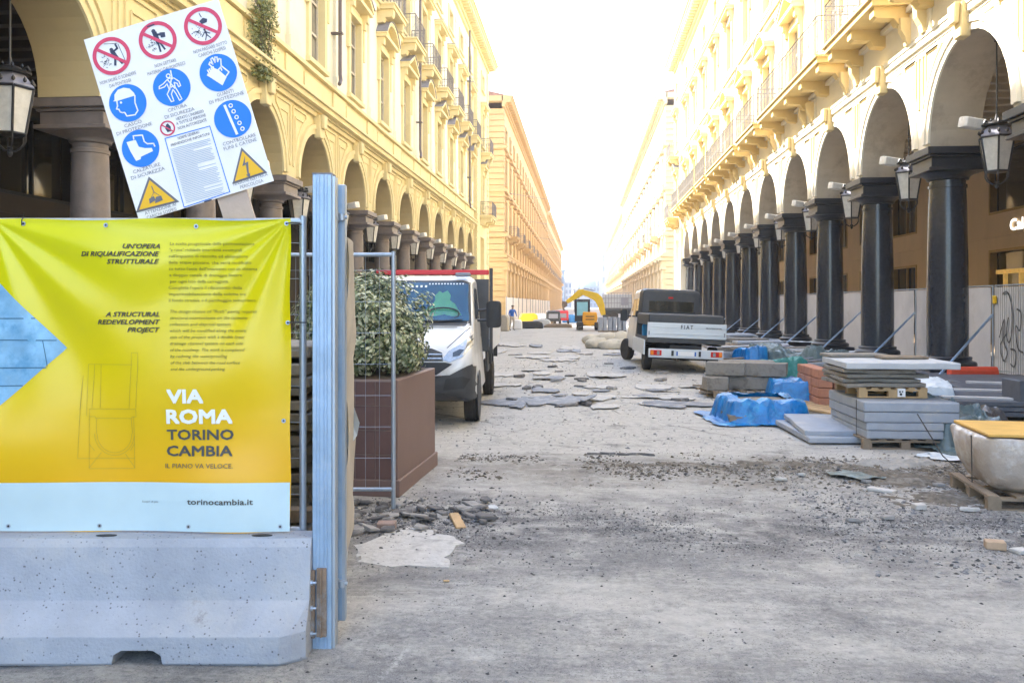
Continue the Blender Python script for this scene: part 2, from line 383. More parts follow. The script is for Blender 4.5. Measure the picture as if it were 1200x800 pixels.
def arch_bay_mesh(side, B, r, zt, D, mats):
    b = MB(side_tf(side)); n = 20; zs = .1  # short stilt
    arc = [(r * math.cos(PI * i / n), zs + r * math.sin(PI * i / n)) for i in range(n + 1)]
    arc = [(r, 0)] + arc + [(-r, 0)]
    top = [(B / 2, 0)] + [(max(-B / 2, min(B / 2, (B / 2) * math.cos(PI * i / n) * 1.25)), zt) for i in range(n + 1)] + [(-B / 2, 0)]
    k = len(arc)
    for o, rev in ((0, 0), (-D, 1)):
        vs_ = [(o, u, z) for u, z in arc] + [(o, u, z) for u, z in top]
        fs_ = [(i, i + 1, k + i + 1, k + i) for i in range(k - 1)]
        b.m = 0; b.add(vs_, fs_)
    b.m = 1
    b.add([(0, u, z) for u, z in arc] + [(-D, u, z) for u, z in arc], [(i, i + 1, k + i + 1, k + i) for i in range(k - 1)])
    b.m = 0
    b.add([(0, B/2, 0), (-D, B/2, 0), (-D, r, 0), (0, r, 0)], [(0, 1, 2, 3)])
    b.add([(0, -B/2, 0), (-D, -B/2, 0), (-D, -r, 0), (0, -r, 0)], [(0, 1, 2, 3)])
    return b.mesh('arch_bay', mats, recalc=False)
def band_arc(b, r0, r1, o0, o1, a0=0, a1=PI, n=20, zs=.1, cu=0):
    rg = []
    for i in range(n + 1):
        a = a0 + (a1 - a0) * i / n; c, s = math.cos(a), math.sin(a)
        rg.append([(o0, cu + r0 * c, zs + r0 * s), (o1, cu + r0 * c, zs + r0 * s), (o1, cu + r1 * c, zs + r1 * s), (o0, cu + r1 * c, zs + r1 * s)])
    b.loft(rg)
def strip(b, pts, wd, o0, o1):
    """raised strip in the facade plane along a polyline of (u, z)"""
    for (u0, z0), (u1, z1) in zip(pts[:-1], pts[1:]):
        d = Vector((u1 - u0, z1 - z0)); l = d.length
        if l < 1e-6: continue
        d /= l; n = Vector((-d.y, d.x)) * wd / 2
        p = [(u0 + n.x, z0 + n.y), (u1 + n.x, z1 + n.y), (u1 - n.x, z1 - n.y), (u0 - n.x, z0 - n.y)]
        b.prism([(a, c) for a, c in p], o0, o1, 'x')

def column_meshes(side, mat_shaft, mat_cap, rs=.46):
    """sub-parts of a column, local origin on the floor at the column axis"""
    h0 = .13
    sh = MB(); sh.lathe([(rs * 1.0, .58), (rs * 1.01, 1.6), (rs * .985, 2.8), (rs * .93, 4.0), (rs * .88, 4.62), (rs*.94, 4.63), (rs*.94, 4.70), (rs*.86, 4.71), (rs * .86, 4.8)], 32)
    ba = MB(); ba.box(-.66, .66, -.66, .66, h0, .34)
    ba.lathe([(.62, .34), (.64, .38), (.64, .44), (.60, .48), (.54, .49), (.52, .53), (.54, .55), (.54, .58), (rs, .60)], 32)
    ca = MB(); ca.lathe([(rs * .86, 4.80), (rs * 1.02, 4.82), (rs * 1.02, 4.86), (rs * 1.1, 4.9), (.62, 4.98)], 32)
    ca.box(-.68, .68, -.68, .68, 4.98, 5.06); ca.box(-.60, .60, -.60, .60, 5.06, 5.30)
    ca.box(-.65, .65, -.65, .65, 5.30, 5.36); ca.box(-.72, .72, -.72, .72, 5.36, ZC)
    return [('shaft', sh.mesh('shaft', mat_shaft, smooth=50)), ('capital', ca.mesh('capital', mat_cap, smooth=30, bevel=.012)), ('base', ba.mesh('base', mat_cap, smooth=30, bevel=.015))]

def win_meshes(side, w_, h, kind, wallm, trimm, frm, glass, leaf=True):
    """window: surround (thing part), with sub-parts pane, sash and pediment; origin at sill centre on wall face"""
    tf = side_tf(side); d = {}
    b = MB(tf); t = .22
    b.box(-.28, .09, -w_/2 - t, -w_/2, 0, h); b.box(-.28, .09, w_/2, w_/2 + t, 0, h); b.box(-.28, .09, -w_/2 - t, w_/2 + t, h, h + .24)
    b.box(-.28, .16, -w_/2 - t - .05, w_/2 + t + .05, -.14, 0)
    if kind: 
        b.box(0, .13, -w_/2 - t - .16, -w_/2 - t, h * .55, h + .24); b.box(0, .13, w_/2 + t, w_/2 + t + .16, h * .55, h + .24)
        for s in (-1, 1):
            u = s * (w_/2 + t + .02); b.box(.0, .30, u - .13, u + .13, h + .12, h + .42); b.box(.0, .20, u - .11, u + .11, h - .15, h + .12)
    d['window'] = b.mesh('window', trimm)
    b = MB(tf); b.add([(-.22, -w_/2, 0), (-.22, w_/2, 0), (-.22, w_/2, h), (-.22, -w_/2, h)], [(0, 1, 2, 3)]); d['pane'] = b.mesh('pane', glass)
    b = MB(tf)
    for u0, u1 in ((-w_/2, -w_/2 + .08), (w_/2 - .08, w_/2), (-.06, .06)): b.box(-.21, -.15, u0, u1, 0, h)
    for z in (0, h * .34, h * .68, h - .09): b.box(-.208, -.155, -w_/2, w_/2, z, z + .08)
    d['sash'] = b.mesh('sash', frm)
    if kind:
        b = MB(tf); H = w_/2 + t + .28; z0 = h + .42
        b.m = 0; b.box(0, .42, -H, H, z0, z0 + .14)
        if kind == 'tri':
            b.prism([(-H + .1, z0 + .14), (H - .1, z0 + .14), (0, z0 + .62)], 0, .16, 'x')
            strip(b, [(-H, z0 + .17), (0, z0 + .78)], .15, 0, .46); strip(b, [(0, z0 + .78), (H, z0 + .17)], .15, 0, .46)
            b.m = 1; strip(b, [(-H - .03, z0 + .27), (0, z0 + .875)], .03, -.0, .50); strip(b, [(0, z0 + .875), (H + .03, z0 + .27)], .03, -.0, .50)
        elif kind == 'seg':
            Rr = H * 1.18; cz = z0 + .78 - Rr; a = math.asin(H / Rr); pts = [(Rr * math.sin(-a + 2 * a * i / 12), cz + Rr * math.cos(-a + 2 * a * i / 12)) for i in range(13)]
            b.prism([(u * .95, z - .03) for u, z in pts] + [(H*.9, z0 + .14), (-H*.9, z0 + .14)], 0, .16, 'x')
            strip(b, pts, .15, 0, .46); b.m = 1; strip(b, [(u * 1.03, z + .1) for u, z in pts], .03, 0, .50)
        else:
            b.box(0, .50, -H - .06, H + .06, z0 + .14, z0 + .24); b.m = 1; b.box(0, .52, -H - .08, H + .08, z0 + .24, z0 + .27)
        d['pediment'] = b.mesh('pediment', [trimm, m_lead])
    return d
def put_window(d, parent, loc):
    o = link('window', d['window'], parent, loc)
    for k in ('pane', 'sash', 'pediment'):
        if k in d: link(k, d[k], o)
    return o
def wall_bay_mesh(side, B, z0, z1, holes, m, D=.5):
    b = MB(side_tf(side)); z = z0
    for (hz0, hz1, hw) in holes:
        b.box(-D, 0, -B/2, B/2, z, hz0) if hz0 > z else None
        b.box(-D, 0, -B/2, -hw/2, hz0, hz1); b.box(-D, 0, hw/2, B/2, hz0, hz1); z = hz1
    b.box(-D, 0, -B/2, B/2, z, z1)
    return b.mesh('wall_bay', m)
def balcony_meshes(side, L, o1, z, slabm, consm, ironm, h=1.15, ncons=2, step=.13, plate=.16, cd=.5):
    tf = side_tf(side)
    b = MB(tf); b.box(.02, o1, -L/2, L/2, z, z + plate); b.box(.02, o1 + .07, -L/2 - .07, L/2 + .07, z + plate, z + plate + .07)
    d = {'balcony': b.mesh('balcony', slabm)}
    b = MB(tf)
    b.prism([(0, z - .001), (o1 * .92, z - .001), (o1 * .92, z - .22), (o1 * .84, z - cd * .62), (o1 * .45, z - cd * .66), (o1 * .36, z - cd), (0, z - cd * 1.1)], - .17, .17, 'y')
    d['bracket'] = b.mesh('bracket', consm)
    d['_u'] = [-L/2 + .3 + (L - .6) * i / max(1, ncons - 1) for i in range(ncons)]
    b = MB(tf); zr = z + plate + .07; oo = o1 - .02
    def rail(a, c):
        a = Vector(a); c = Vector(c); l = (c - a).length
        for zz, t in ((zr + h, .022), (zr + h - .16, .010), (zr + .10, .012)): b.tube([a + Vector((0, 0, zz)), c + Vector((0, 0, zz))], t, 4)
        k = max(1, int(l / step))
        for i in range(k + 1):
            p = a + (c - a) * i / k; b.tube([p + Vector((0, 0, zr)), p + Vector((0, 0, zr + h))], .0085 if i % 8 else .018, 4, cap=False)
            if i % 2 == 0 and i < k:
                q = a + (c - a) * (i + 1) / k; b.tube([p + Vector((0, 0, zr + .45)), q + Vector((0, 0, zr + .65))], .008, 3, cap=False)
    rail((oo, -L/2, 0), (oo, L/2, 0)); rail((.05, -L/2, 0), (oo, -L/2, 0)); rail((.05, L/2, 0), (oo, L/2, 0))
    d['railing'] = b.mesh('railing', ironm)
    return d
def put_balcony(d, parent, loc):
    o = link('balcony', d['balcony'], parent, loc); link('railing', d['railing'], o)
    for u in d['_u']: link('bracket', d['bracket'], o, (0, u, 0))
    return o

def cornice(b, o0, y0, y1, z, sc_=1.0, br=.62):
    """stepped main cornice running along the street with modillions"""
    for a, c0, c1 in ((.18, 0, .22), (.32, .22, .42), (.84, .58, .80), (.92, .80, .98), (1.02, .98, 1.12)):
        b.box(o0 - .1, o0 + a * sc_, y0, y1, z + c0, z + c1)
    b.box(o0 - .1, o0 + .36, y0, y1, z + .42, z + .58)
    n = int((y1 - y0) / br)
    for i in range(n + 1):
        u = y0 + (y1 - y0) * i / n; b.box(o0 + .36, o0 + .78 * sc_, u - .12, u + .12, z + .40, z + .575)

def arcade_building(side, label, cols, B, r, y0, yend, wallm, trimm, soffm, colm, capm, interm, glass, left):
    W = 8.55 if left else 8.15
    X = side * W
    root = empty('arcade_building', (X, 0, 0), label=label, cat='building')
    tf = side_tf(side)
    ztop = 8.0 - ZC
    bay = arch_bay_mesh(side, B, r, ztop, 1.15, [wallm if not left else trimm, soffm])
    # archivolt
    b = MB(tf); band_arc(b, r, r + .16, 0, .05); band_arc(b, r + .16, r + .30, 0, .09); archiv = b.mesh('archivolt', wallm if not left else m_trimL, smooth=20)
    b = MB(tf); z0 = r - .12 + .1
    b.prism([(-.17, z0), (.17, z0), (.26, z0 + .72), (-.26, z0 + .72)], 0, .22, 'x'); b.prism([(-.14, z0 + .3), (.14, z0 + .3), (.20, z0 + .72), (-.20, z0 + .72)], .22, .34, 'x')
    key = b.mesh('keystone', trimm, bevel=.02)
    sps = []
    for s in (-1, 1):
        b = MB(tf)
        rr = r + .52; pts = []
        a0, a1 = (.22, 1.18)
        pts = [(s * rr * math.cos(a0 + (a1 - a0) * i / 8), .1 + rr * math.sin(a0 + (a1 - a0) * i / 8)) for i in range(9)]
        ux = s * (B / 2 - .12); zt = r + .1 + .42
        pts = [p for p in pts if abs(p[0]) < abs(ux) - .04 and p[1] < zt - .1]
        loop = pts + [(pts[-1][0] + s * .0, zt), (ux, zt), (ux, pts[0][1] - .2), pts[0]]
        strip(b, loop, .07, 0, .045)
        cen = Vector((sum(p[0] for p in loop[:-1]) / (len(loop) - 1), sum(p[1] for p in loop[:-1]) / (len(loop) - 1)))
        inner = [tuple(cen + (Vector(p) - cen) * .62) for p in loop]
        strip(b, inner, .05, 0, .035)
        sps.append(b.mesh('spandrel_panel', trimm))
    cm = column_meshes(side, colm, capm, .46 if not left else .36)
    nb = len(cols)
    for i, cy in enumerate(cols):
        c = empty('column', (side * .6, cy, 0), parent=root)
        for nme, me in cm: link(nme, me, c)
        if i < nb - 1:
            o = link('arch_bay', bay, root, (0, cy + B / 2, ZC))
            link('archivolt', archiv, o); link('keystone', key, o)
            for m_ in sps: link('spandrel_panel', m_, o)
    # entablature over the arcade
    yl = cols[-1] + (.1 if True else 0)
    b = MB(tf)
    for o1, za, zb in ((.10, 7.78, 7.92), (.17, 7.92, 8.00), (.34, 8.00, 8.16), (.42, 8.16, 8.24)): b.box(-.3, o1 * (1 if left else .35), y0, yl, za, zb)
    b.box(-.3, .06, y0, yl, 8.24, 9.05); b.box(-.3, .2, y0, yl, 9.05, 9.17)
    b.build('string_course', trimm if left else wallm, root)
    # pedestal blocks in the parapet band
    b = MB(tf); b.box(.06, .12, -.75, .75, 8.28, 9.0); pp = b.mesh('parapet_panel', trimm if left else wallm)
    b = MB(tf); b.box(.06, .10, .95, B - .95, 8.36, 8.92); pp2 = b.mesh('parapet_panel', trimm)
    for cy in cols[:-1]:
        link('parapet_panel', pp, root, (0, cy, 0))
        if left: link('parapet_panel', pp2, root, (0, cy, 0))
    # upper floors
    hw, h1, h2, h3 = 1.5, 3.0, 2.75, 1.25
    zA, zB_, zC_ = 9.5, 14.75, 19.35
    wall = wall_bay_mesh(side, B, 9.17, 21.75, [(zA - .07, zA + h1 + .1, hw + .2), (zB_ - .07, zB_ + h2 + .1, hw + .2), (zC_ - .07, zC_ + h3 + .1, hw + .2)], wallm)
    W1 = [win_meshes(side, hw, h1, k, wallm, trimm, m_winframe, glass) for k in ('tri', 'seg')]
    W2 = win_meshes(side, hw, h2, 'flat', wallm, trimm, m_winframe, glass)
    W3 = win_meshes(side, hw, h3, None, wallm, trimm, m_winframe, glass)
    b = MB(tf); b.box(0, .10, -.42, .42, 9.17, 14.0); b.box(0, .16, -.48, .48, 9.17, 9.6); b.box(0, .17, -.48, .48, 13.72, 14.0)
    b.box(0, .08, -.38, .38, 14.42, 20.9); b.box(0, .13, -.44, .44, 20.6, 20.9)
    pil = b.mesh('pilaster', wallm if left else wallm)
    bl = balcony_meshes(side, 2.5, .75, 14.05, trimm, trimm, m_iron, 1.1)
    for i in range(nb - 1):
        cy = cols[i] + B / 2
        link('wall_bay', wall, root, (0, cy, 0))
        put_window(W1[i % 2], root, (0, cy, zA)); put_window(W2, root, (0, cy, zB_)); put_window(W3, root, (0, cy, zC_))
        link('pilaster', pil, root, (0, cols[i], 0))
        if left: put_balcony(bl, root, (0, cy, 0))
    b = MB(tf); b.box(-.3, .14, y0, yl, 14.0, 14.22); b.box(-.3, .22, y0, yl, 14.22, 14.40)
    b.box(-.3, .12, y0, yl, 18.9, 19.05); b.build('string_course', trimm, root)
    # end block
    ye = yend; yc = (yl + ye) / 2; LB = ye - yl
    b = MB(tf); zz = 0
    o = .22
    # pier boxes around the tall opening
    b.box(-1.2, o, yl, yc - 1.4, .1, 21.75); b.box(-1.2, o, yc + 1.4, ye, .1, 21.75); b.box(-1.2, o, yc - 1.4, yc + 1.4, 7.3, 9.43)
    b.box(-1.2, o, yc - 1.4, yc - .85, 9.43, 21.75); b.box(-1.2, o, yc + .85, yc + 1.4, 9.43, 21.75)
    for za, zb in ((zA + h1 + .1, zB_ - .07), (zB_ + h2 + .1, zC_ - .07), (zC_ + h3 + .1, 21.75)): b.box(-1.2, o, yc - .85, yc + .85, za, zb)
    b.build('end_pavilion_wall', trimm if left else wallm, root)
    b = MB(tf); zz = .15; k = 0
    while zz < 21.6:
        for (ua, ub) in ((yl - .02, yl + .75), (ye - .78, ye + .04)):
            e = .14 if k % 2 else 0
            b.box(o, o + .06, ua - (0), ub + (e if ua < yc - 1 else 0), zz, zz + .40) if ua < yc else b.box(o - .6, o + .06, ua - e, ub, zz, zz + .40)
        zz += .46; k += 1
    q = b.build('quoin', trimm if left else wallm, root); q['kind'] = 'stuff'
    put_window(W1[0], root, (-side * o, yc, zA)); put_window(W2, root, (-side * o, yc, zB_)); put_window(W3, root, (-side * o, yc, zC_))
    be = balcony_meshes(side, 3.4, 1.0, 8.75, m_ochre if not left else trimm, m_ochre if not left else trimm, m_iron if left else m_ironw, 1.1, 3)
    put_balcony(be, root, (-side * o, yc, 0))
    be2 = balcony_meshes(side, 2.4, .8, 13.9, m_ochre if not left else trimm, m_ochre if not left else trimm, m_iron if left else m_ironw, 1.1, 2)
    put_balcony(be2, root, (-side * o, yc, 0))
    # cornice and roof
    b = MB(tf); cornice(b, 0, y0, ye + .3, 21.75)
    # return of the cornice on the end wall
    for a, c0, c1 in ((.18, 0, .22), (.32, .22, .42), (.84, .58, .80), (.92, .80, .98), (1.02, .98, 1.12)): b.box(-13, a - .003, ye + .3, ye + .3 + a, 21.75 + c0, 21.75 + c1)
    b.build('cornice', m_trimL if left else m_trimR, root)
    b = MB(tf); b.prism([(.6, 22.87), (-7, 24.6), (-14, 22.87)], y0, ye + .4, 'y'); b.build('roof', m_roof, root)
    # body: closes the block behind the facade
    b = MB(tf); b.box(-15, -1.2, y0, ye, 7.9, 21.75); b.box(-1.2, -.5, y0, ye, 20.9, 21.75)
    b.box(-15, -1.2, yl + .2, ye, .1, 7.9); b.box(-15, -1.2, y0 - .5, y0, .1, 21.75)
    b.build('rear_block', wallm, root)
    # portico: ceiling, back wall
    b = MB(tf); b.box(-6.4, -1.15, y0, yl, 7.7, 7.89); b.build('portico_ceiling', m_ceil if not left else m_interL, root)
    b = MB(tf); b.box(-6.3, -1.16, -.12, .12, 7.45, 7.695); bmm = b.mesh('ceiling_beam', m_slats if not left else m_interL)
    for i in range(nb - 1):
        for k in range(6): link('ceiling_beam', bmm, root, (0, cols[i] + B * (k + .5) / 6, 0))
    return root, W

COLS_L = [34.3 + 4.7 * k for k in range(-9, 8)]
COLS_R = [21.8 + 5.03 * k for k in range(-6, 11)]
bL, _ = arcade_building(-1, 'cream and yellow arcaded palace along the left side of the street, with grey-brown columns', COLS_L, 4.7, 1.62, -10, 75.5,
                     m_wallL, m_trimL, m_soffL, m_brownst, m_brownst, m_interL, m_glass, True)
bR, _ = arcade_building(1, 'sunlit cream arcaded palace along the right side of the street, on dark polished columns', COLS_R, 5.03, 2.0, -10, 76.8,
                     m_wallR, m_trimR, m_soffR, m_granite, m_granite2, m_interR, m_glassw, False)

# right: long and short balconies in rhythm
tfR = side_tf(1)
dS = balcony_meshes(1, 4.3, 1.05, 9.22, m_ochre, m_ochre, m_ironw, 1.2, 3, cd=.44)
dL = balcony_meshes(1, 9.2, 1.05, 9.22, m_ochre, m_ochre, m_ironw, 1.2, 5, cd=.44)
for k in range(-5, 11):
    yc = 21.8 + 5.03 * k + 2.515
    ph = (k) % 3
    if k >= 10: continue
    if ph == 0: put_balcony(dS, bR, (0, yc, 0))
    elif ph == 1: put_balcony(dL, bR, (0, yc + 2.515, 0))
# frieze brackets under the right balconies
b = MB(tfR)
b.prism([(0.06, 8.9), (.36, 8.9), (.34, 8.6), (.24, 8.42), (.2, 8.24), (0.06, 8.245)], -.12, .12, 'y')
fbm = b.mesh('frieze_bracket', m_trimR)
for cy in COLS_R:
    for du in (-.5, .5): link('frieze_bracket', fbm, bR, (0, cy + du, 0))

# back walls of the porticoes with shop openings
def back_wall(root, side, cols, B, D, mw, openings, mg, mf, y0, yl):
    """wall plane set back D with openings (y0, y1, z0, z1)"""
    tf = side_tf(side); b = MB(tf); ops = sorted(openings)
    y = y0
    for (a, c, spans) in ops:
        b.box(-D - .4, -D, y, a, .1, 7.8)
        z = .1
        for (z0, z1) in spans:
            b.box(-D - .4, -D, a, c, z, z0); z = z1
            bb = MB(tf); t = .09
            bb.box(-D - .22, -D + .03, a, a + t, z0, z1); bb.box(-D - .22, -D + .03, c - t, c, z0, z1); bb.box(-D - .22, -D + .03, a + t, c - t, z1 - t, z1); bb.box(-D - .22, -D + .03, a + t, c - t, z0, z0 + t)
            bb.box(-D - .2, -D - .1, (a + c) / 2 - .04, (a + c) / 2 + .04, z0 + t, z1 - t)
            o = bb.build('shop_window', mf, root)
            bb = MB(tf); bb.add([(-D - .25, a, z0), (-D - .25, c, z0), (-D - .25, c, z1), (-D - .25, a, z1)], [(0, 1, 2, 3)]); bb.build('pane', mg, o)
        b.box(-D - .4, -D, a, c, z, 7.8); y = c
    b.box(-D - .4, -D, y, yl, .1, 7.8)
    b.build('portico_back_wall', mw, root)
    b = MB(tf); k = 0
    b.box(-D, -D + .06, y0, yl, 4.2, 4.32); b.build('wall_moulding', mw, root)
m_bronze = mat('bronze_frame', (.30, .19, .06), .35, .15, 6, 0, metal=.7)
m_shopglass = mat('dark_shop_glass', (.035, .030, .022), .05, .3, .7, 0, spec=.8)
opsR = [(24.0, 32.4, [(.4, 3.75), (5.0, 7.3)])]
for yc in (-4, 3, 10, 17, 40.7, 45.5, 50.7, 55.7, 60.7, 65.8, 69.6):
    opsR.append((yc - 1.5, yc + 1.5, [(.4, 3.55), (4.9, 7.2)]))
back_wall(bR, 1, COLS_R, 5.03, 6.3, m_interR, opsR, m_shopglass, m_bronze, -10, COLS_R[-1])
opsL = []
for k in range(-9, 7):
    yc = 34.3 + 4.7 * k + 2.35
    opsL.append((yc - 1.6, yc + 1.6, [(.2, 3.5), (4.7, 6.9)]))
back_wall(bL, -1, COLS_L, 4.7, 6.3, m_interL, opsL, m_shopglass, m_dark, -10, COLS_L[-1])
# drainpipes on the left facade
for yy, z0 in ((29.0, 9.3), (43.55, 9.3), (62.8, 8.9)):
    b = MB(side_tf(-1)); b.tube([(.30, yy, 21.7), (.30, yy, z0 + .35), (.36, yy - .12, z0 + .1), (.42, yy - .5, z0 - .12)], .065, 8)
    for z in (11.0, 14.6, 18.0): b.box(.0, .40, yy - .09, yy + .09, z, z + .06)
    b.build('drainpipe', m_pipe, bL, smooth=True)

# ------------------------------------------------ buildings further down the street
def far_building(side, label, W, y0, y1, B, wallm, trimm, H=21.8, ground='pilaster', detail=2, balc=True, glass=m_glass, front=True):
    X = side * W; tf = side_tf(side)
    root = empty('street_building', (X, 0, 0), label=label, cat='building')
    n = max(1, int(round((y1 - y0) / B))); B = (y1 - y0) / n
    holes = [(1.0, 6.0, B * .42), (7.4, 8.6, B * .3), (9.6, 12.4, B * .3), (14.2, 16.8, B * .3), (18.6, 19.9, B * .28)]
    wall = wall_bay_mesh(side, B, .1, H, [holes[0]] + [(a - .07, c_ + .1, w_ + .2) for a, c_, w_ in holes[1:]], wallm, .6)
    panes = []
    for (z0, z1, w_) in holes:
        b = MB(tf); b.add([(-.35, -w_/2, z0), (-.35, w_/2, z0), (-.35, w_/2, z1), (-.35, -w_/2, z1)], [(0, 1, 2, 3)]); panes.append(b.mesh('pane', glass))
    def wm(z0, z1, w_, ped):
        b = MB(tf); t = .2
        b.box(-.3, .1, -w_/2 - t, -w_/2, z0, z1); b.box(-.3, .1, w_/2, w_/2 + t, z0, z1); b.box(-.3, .14, -w_/2 - t, w_/2 + t, z1, z1 + .25); b.box(-.3, .16, -w_/2 - t, w_/2 + t, z0 - .15, z0)
        if ped: b.box(0, .42, -w_/2 - .4, w_/2 + .4, z1 + .45, z1 + .65)
        b.box(-.33, -.25, -.05, .05, z0, z1)
        return b.mesh('window', trimm)
    wms = [wm(h[0], h[1], h[2], i in (2, 3)) for i, h in enumerate(holes) if i > 0]
    # pilaster with capital
    b = MB(tf); b.box(0, .32, -B*.19, B*.19, .1, 5.3); b.box(0, .40, -B*.22, B*.22, .1, .9); b.box(0, .46, -B*.24, B*.24, 5.3, 5.55); b.box(0, .40, -B*.21, B*.21, 5.55, 6.2); b.box(0, .6, -B*.25, B*.25, 6.2, 6.45)
    pil = b.mesh('pilaster', trimm)
    bl = balcony_meshes(side, B * .62, .95, 8.95, trimm, trimm, m_iron if side < 0 else m_ironw, 1.1, 2, step=.25)
    for i in range(n):
        yc = y0 + B * (i + .5)
        link('wall_bay', wall, root, (0, yc, 0)); link('pane', panes[0], root, (0, yc, 0))
        for m_, p_ in zip(wms, panes[1:]): link('pane', p_, link('window', m_, root, (0, yc, 0)))
        link('pilaster', pil, root, (0, yc - B / 2 + (.9 if i == 0 else 0), 0))
        if balc and i % 2 == 1: put_balcony(bl, root, (0, yc, 0))
    b = MB(tf)
    for z, o in ((6.45, .5), (6.85, .3), (8.9, .25), (13.3, .3), (17.7, .25)): b.box(-.3, o, y0 - (.0), y1, z, z + .22)
    b.build('string_course', trimm, root)
    b = MB(tf); cornice(b, 0, y0 - .9, y1, H, 1.0, 1.1)
    b.box(-14, 0, y0 - .9, y0, H + .58, H + 1.11)
    b.build('cornice', trimm, root)
    b = MB(tf); b.prism([(.5, H + 1.12), (-7, H + 3.0), (-14, H + 1.12)], y0 - .9, y1, 'y'); b.build('roof', m_roof, root)
    # end wall towards the viewer with banded courses
    b = MB(tf); b.box(-15, -.6, y0, y1, .1, H); b.build('rear_block', wallm, root)
    if front:
        b = MB(tf); z = .2
        while z < H - .5:
            b.box(-3.4, .06, y0 - .16, y0 + .9, z, z + .52); b.box(-14.5, -11.4, y0 - .16, y0, z, z + .52); z += .6
        q = b.build('rusticated_course', trimm, root); q['kind'] = 'stuff'
        b = MB(tf)
        for z in (6.6, 8.7, 13.3, 17.7): b.box(-15, .36, y0 - .34, y0, z, z + .3)
        b.build('string_course', trimm, root)
        Wd = win_meshes(1, 1.6, 2.8, 'tri', wallm, trimm, m_winframe, glass)
        for z in (9.6, 14.2):
            for o in (5.5, 9.2):
                wd = put_window(Wd, root, (side * o, y0, z)); wd.rotation_euler = (0, 0, R(90))
    # dark chimneys
    b = MB(tf); b.box(-4.2, -3.3, 0, 1.2, H + 1.6, H + 3.6); b.box(-4.3, -3.2, -.1, 1.3, H + 3.6, H + 3.75); ch = b.mesh('chimney', m_slabold)
    for i in range(3): link('chimney', ch, root, (0, y0 + (y1 - y0) * (.15 + .3 * i), 0))
    return root
far_building(-1, 'orange-tan palace beyond the cross street on the left, behind the white hoarding', 8.15, 88.5, 192, 5.2, m_orange, m_orange2)
far_building(-1, 'farther tan palace on the left closing the row behind the orange-tan one', 8.5, 200, 334, 5.6, m_orange, m_orange2, detail=1)
far_building(1, 'pale cream palace beyond the cross street on the right, with basket balconies', 8.2, 88.5, 184, 5.4, m_pink, m_pink2, glass=m_glassw)
far_building(1, 'farthest pale palace on the right with a reddish cornice', 8.9, 192, 352, 5.8, m_pink, m_pink2, H=21.0, glass=m_glassw)

# ------------------------------------------------ helpers for things
def lathe_obj(prof, n=20, c=(0, 0, 0)):
    b = MB(); b.lathe(prof, n, c); return b
def text_mb(b, s, x0, x1, zb, cap, shear=0.0, bold=0.0, surf=None):
    """flat lettering fitted between x0 and x1 on baseline zb, capitals cap high, in the local xz plane facing -y"""
    if bold:
        e = bold * cap * .9
        for k, (dx, dz) in enumerate(((-e, -e), (e, -e), (-e, e), (e, e), (0, 0))):
            text_mb(b, s, x0 + e + dx, x1 - e + dx, zb + e + dz, cap - 2 * e, shear, 0, (lambda f, k: (lambda x, z: (f(x, z) if f else 0) - k * .0001))(surf, k))
        return
    cu = bpy.data.curves.new('t', 'FONT'); cu.body = s; cu.shear = shear; cu.offset = bold; cu.resolution_u = 2; cu.size = 1
    o = bpy.data.objects.new('t', cu); C.objects.link(o)
    me = bpy.data.meshes.new_from_object(o)
    vv = [v.co.copy() for v in me.vertices]; ff = [tuple(p.vertices) for p in me.polygons]
    bpy.data.objects.remove(o); bpy.data.meshes.remove(me); bpy.data.curves.remove(cu)
    if not vv: return
    a = min(v.x for v in vv); c = max(v.x for v in vv)
    k = (x1 - x0) / (c - a); kz = cap / .729
    out = []
    for v in vv:
        x = x0 + (v.x - a) * k; z = zb + v.y * kz
        out.append((x, surf(x, z) if surf else 0.0, z))
    b.add(out, ff)
def ngon(b, pts, y): b.add([(x, y, z) for x, z in pts], [tuple(range(len(pts)))])
def disc(b, cx, cz, r, y, n=36, r0=0.0, a0=0, a1=2 * PI):
    full = abs(a1 - a0 - 2 * PI) < 1e-6
    if r0 <= 0 and full: ngon(b, [(cx + r * math.cos(i * 2 * PI / n), cz + r * math.sin(i * 2 * PI / n)) for i in range(n)], y); return
    o = [(cx + r * math.cos(a0 + (a1 - a0) * i / n), y, cz + r * math.sin(a0 + (a1 - a0) * i / n)) for i in range(n + 1)]
    i_ = [(cx + r0 * math.cos(a0 + (a1 - a0) * i / n), y, cz + r0 * math.sin(a0 + (a1 - a0) * i / n)) for i in range(n + 1)]
    b.add(o + i_, [(i, i + 1, n + 2 + i, n + 1 + i) for i in range(n)])
def line(b, pts, w_, y, closed=False):
    if closed: pts = list(pts) + [pts[0]]
    for (x0, z0), (x1, z1) in zip(pts[:-1], pts[1:]):
        d = Vector((x1 - x0, z1 - z0)); l = d.length
        if l < 1e-7: continue
        d /= l; n = Vector((-d.y, d.x)) * w_ / 2; e = d * w_ * .35
        b.add([(x0 - e.x + n.x, y, z0 - e.y + n.y), (x1 + e.x + n.x, y, z1 + e.y + n.y), (x1 + e.x - n.x, y, z1 + e.y - n.y), (x0 - e.x - n.x, y, z0 - e.y - n.y)], [(0, 1, 2, 3)])
def flat_mat(name, c, rough=.5): return mat(name, c, rough, 0, bump=0)

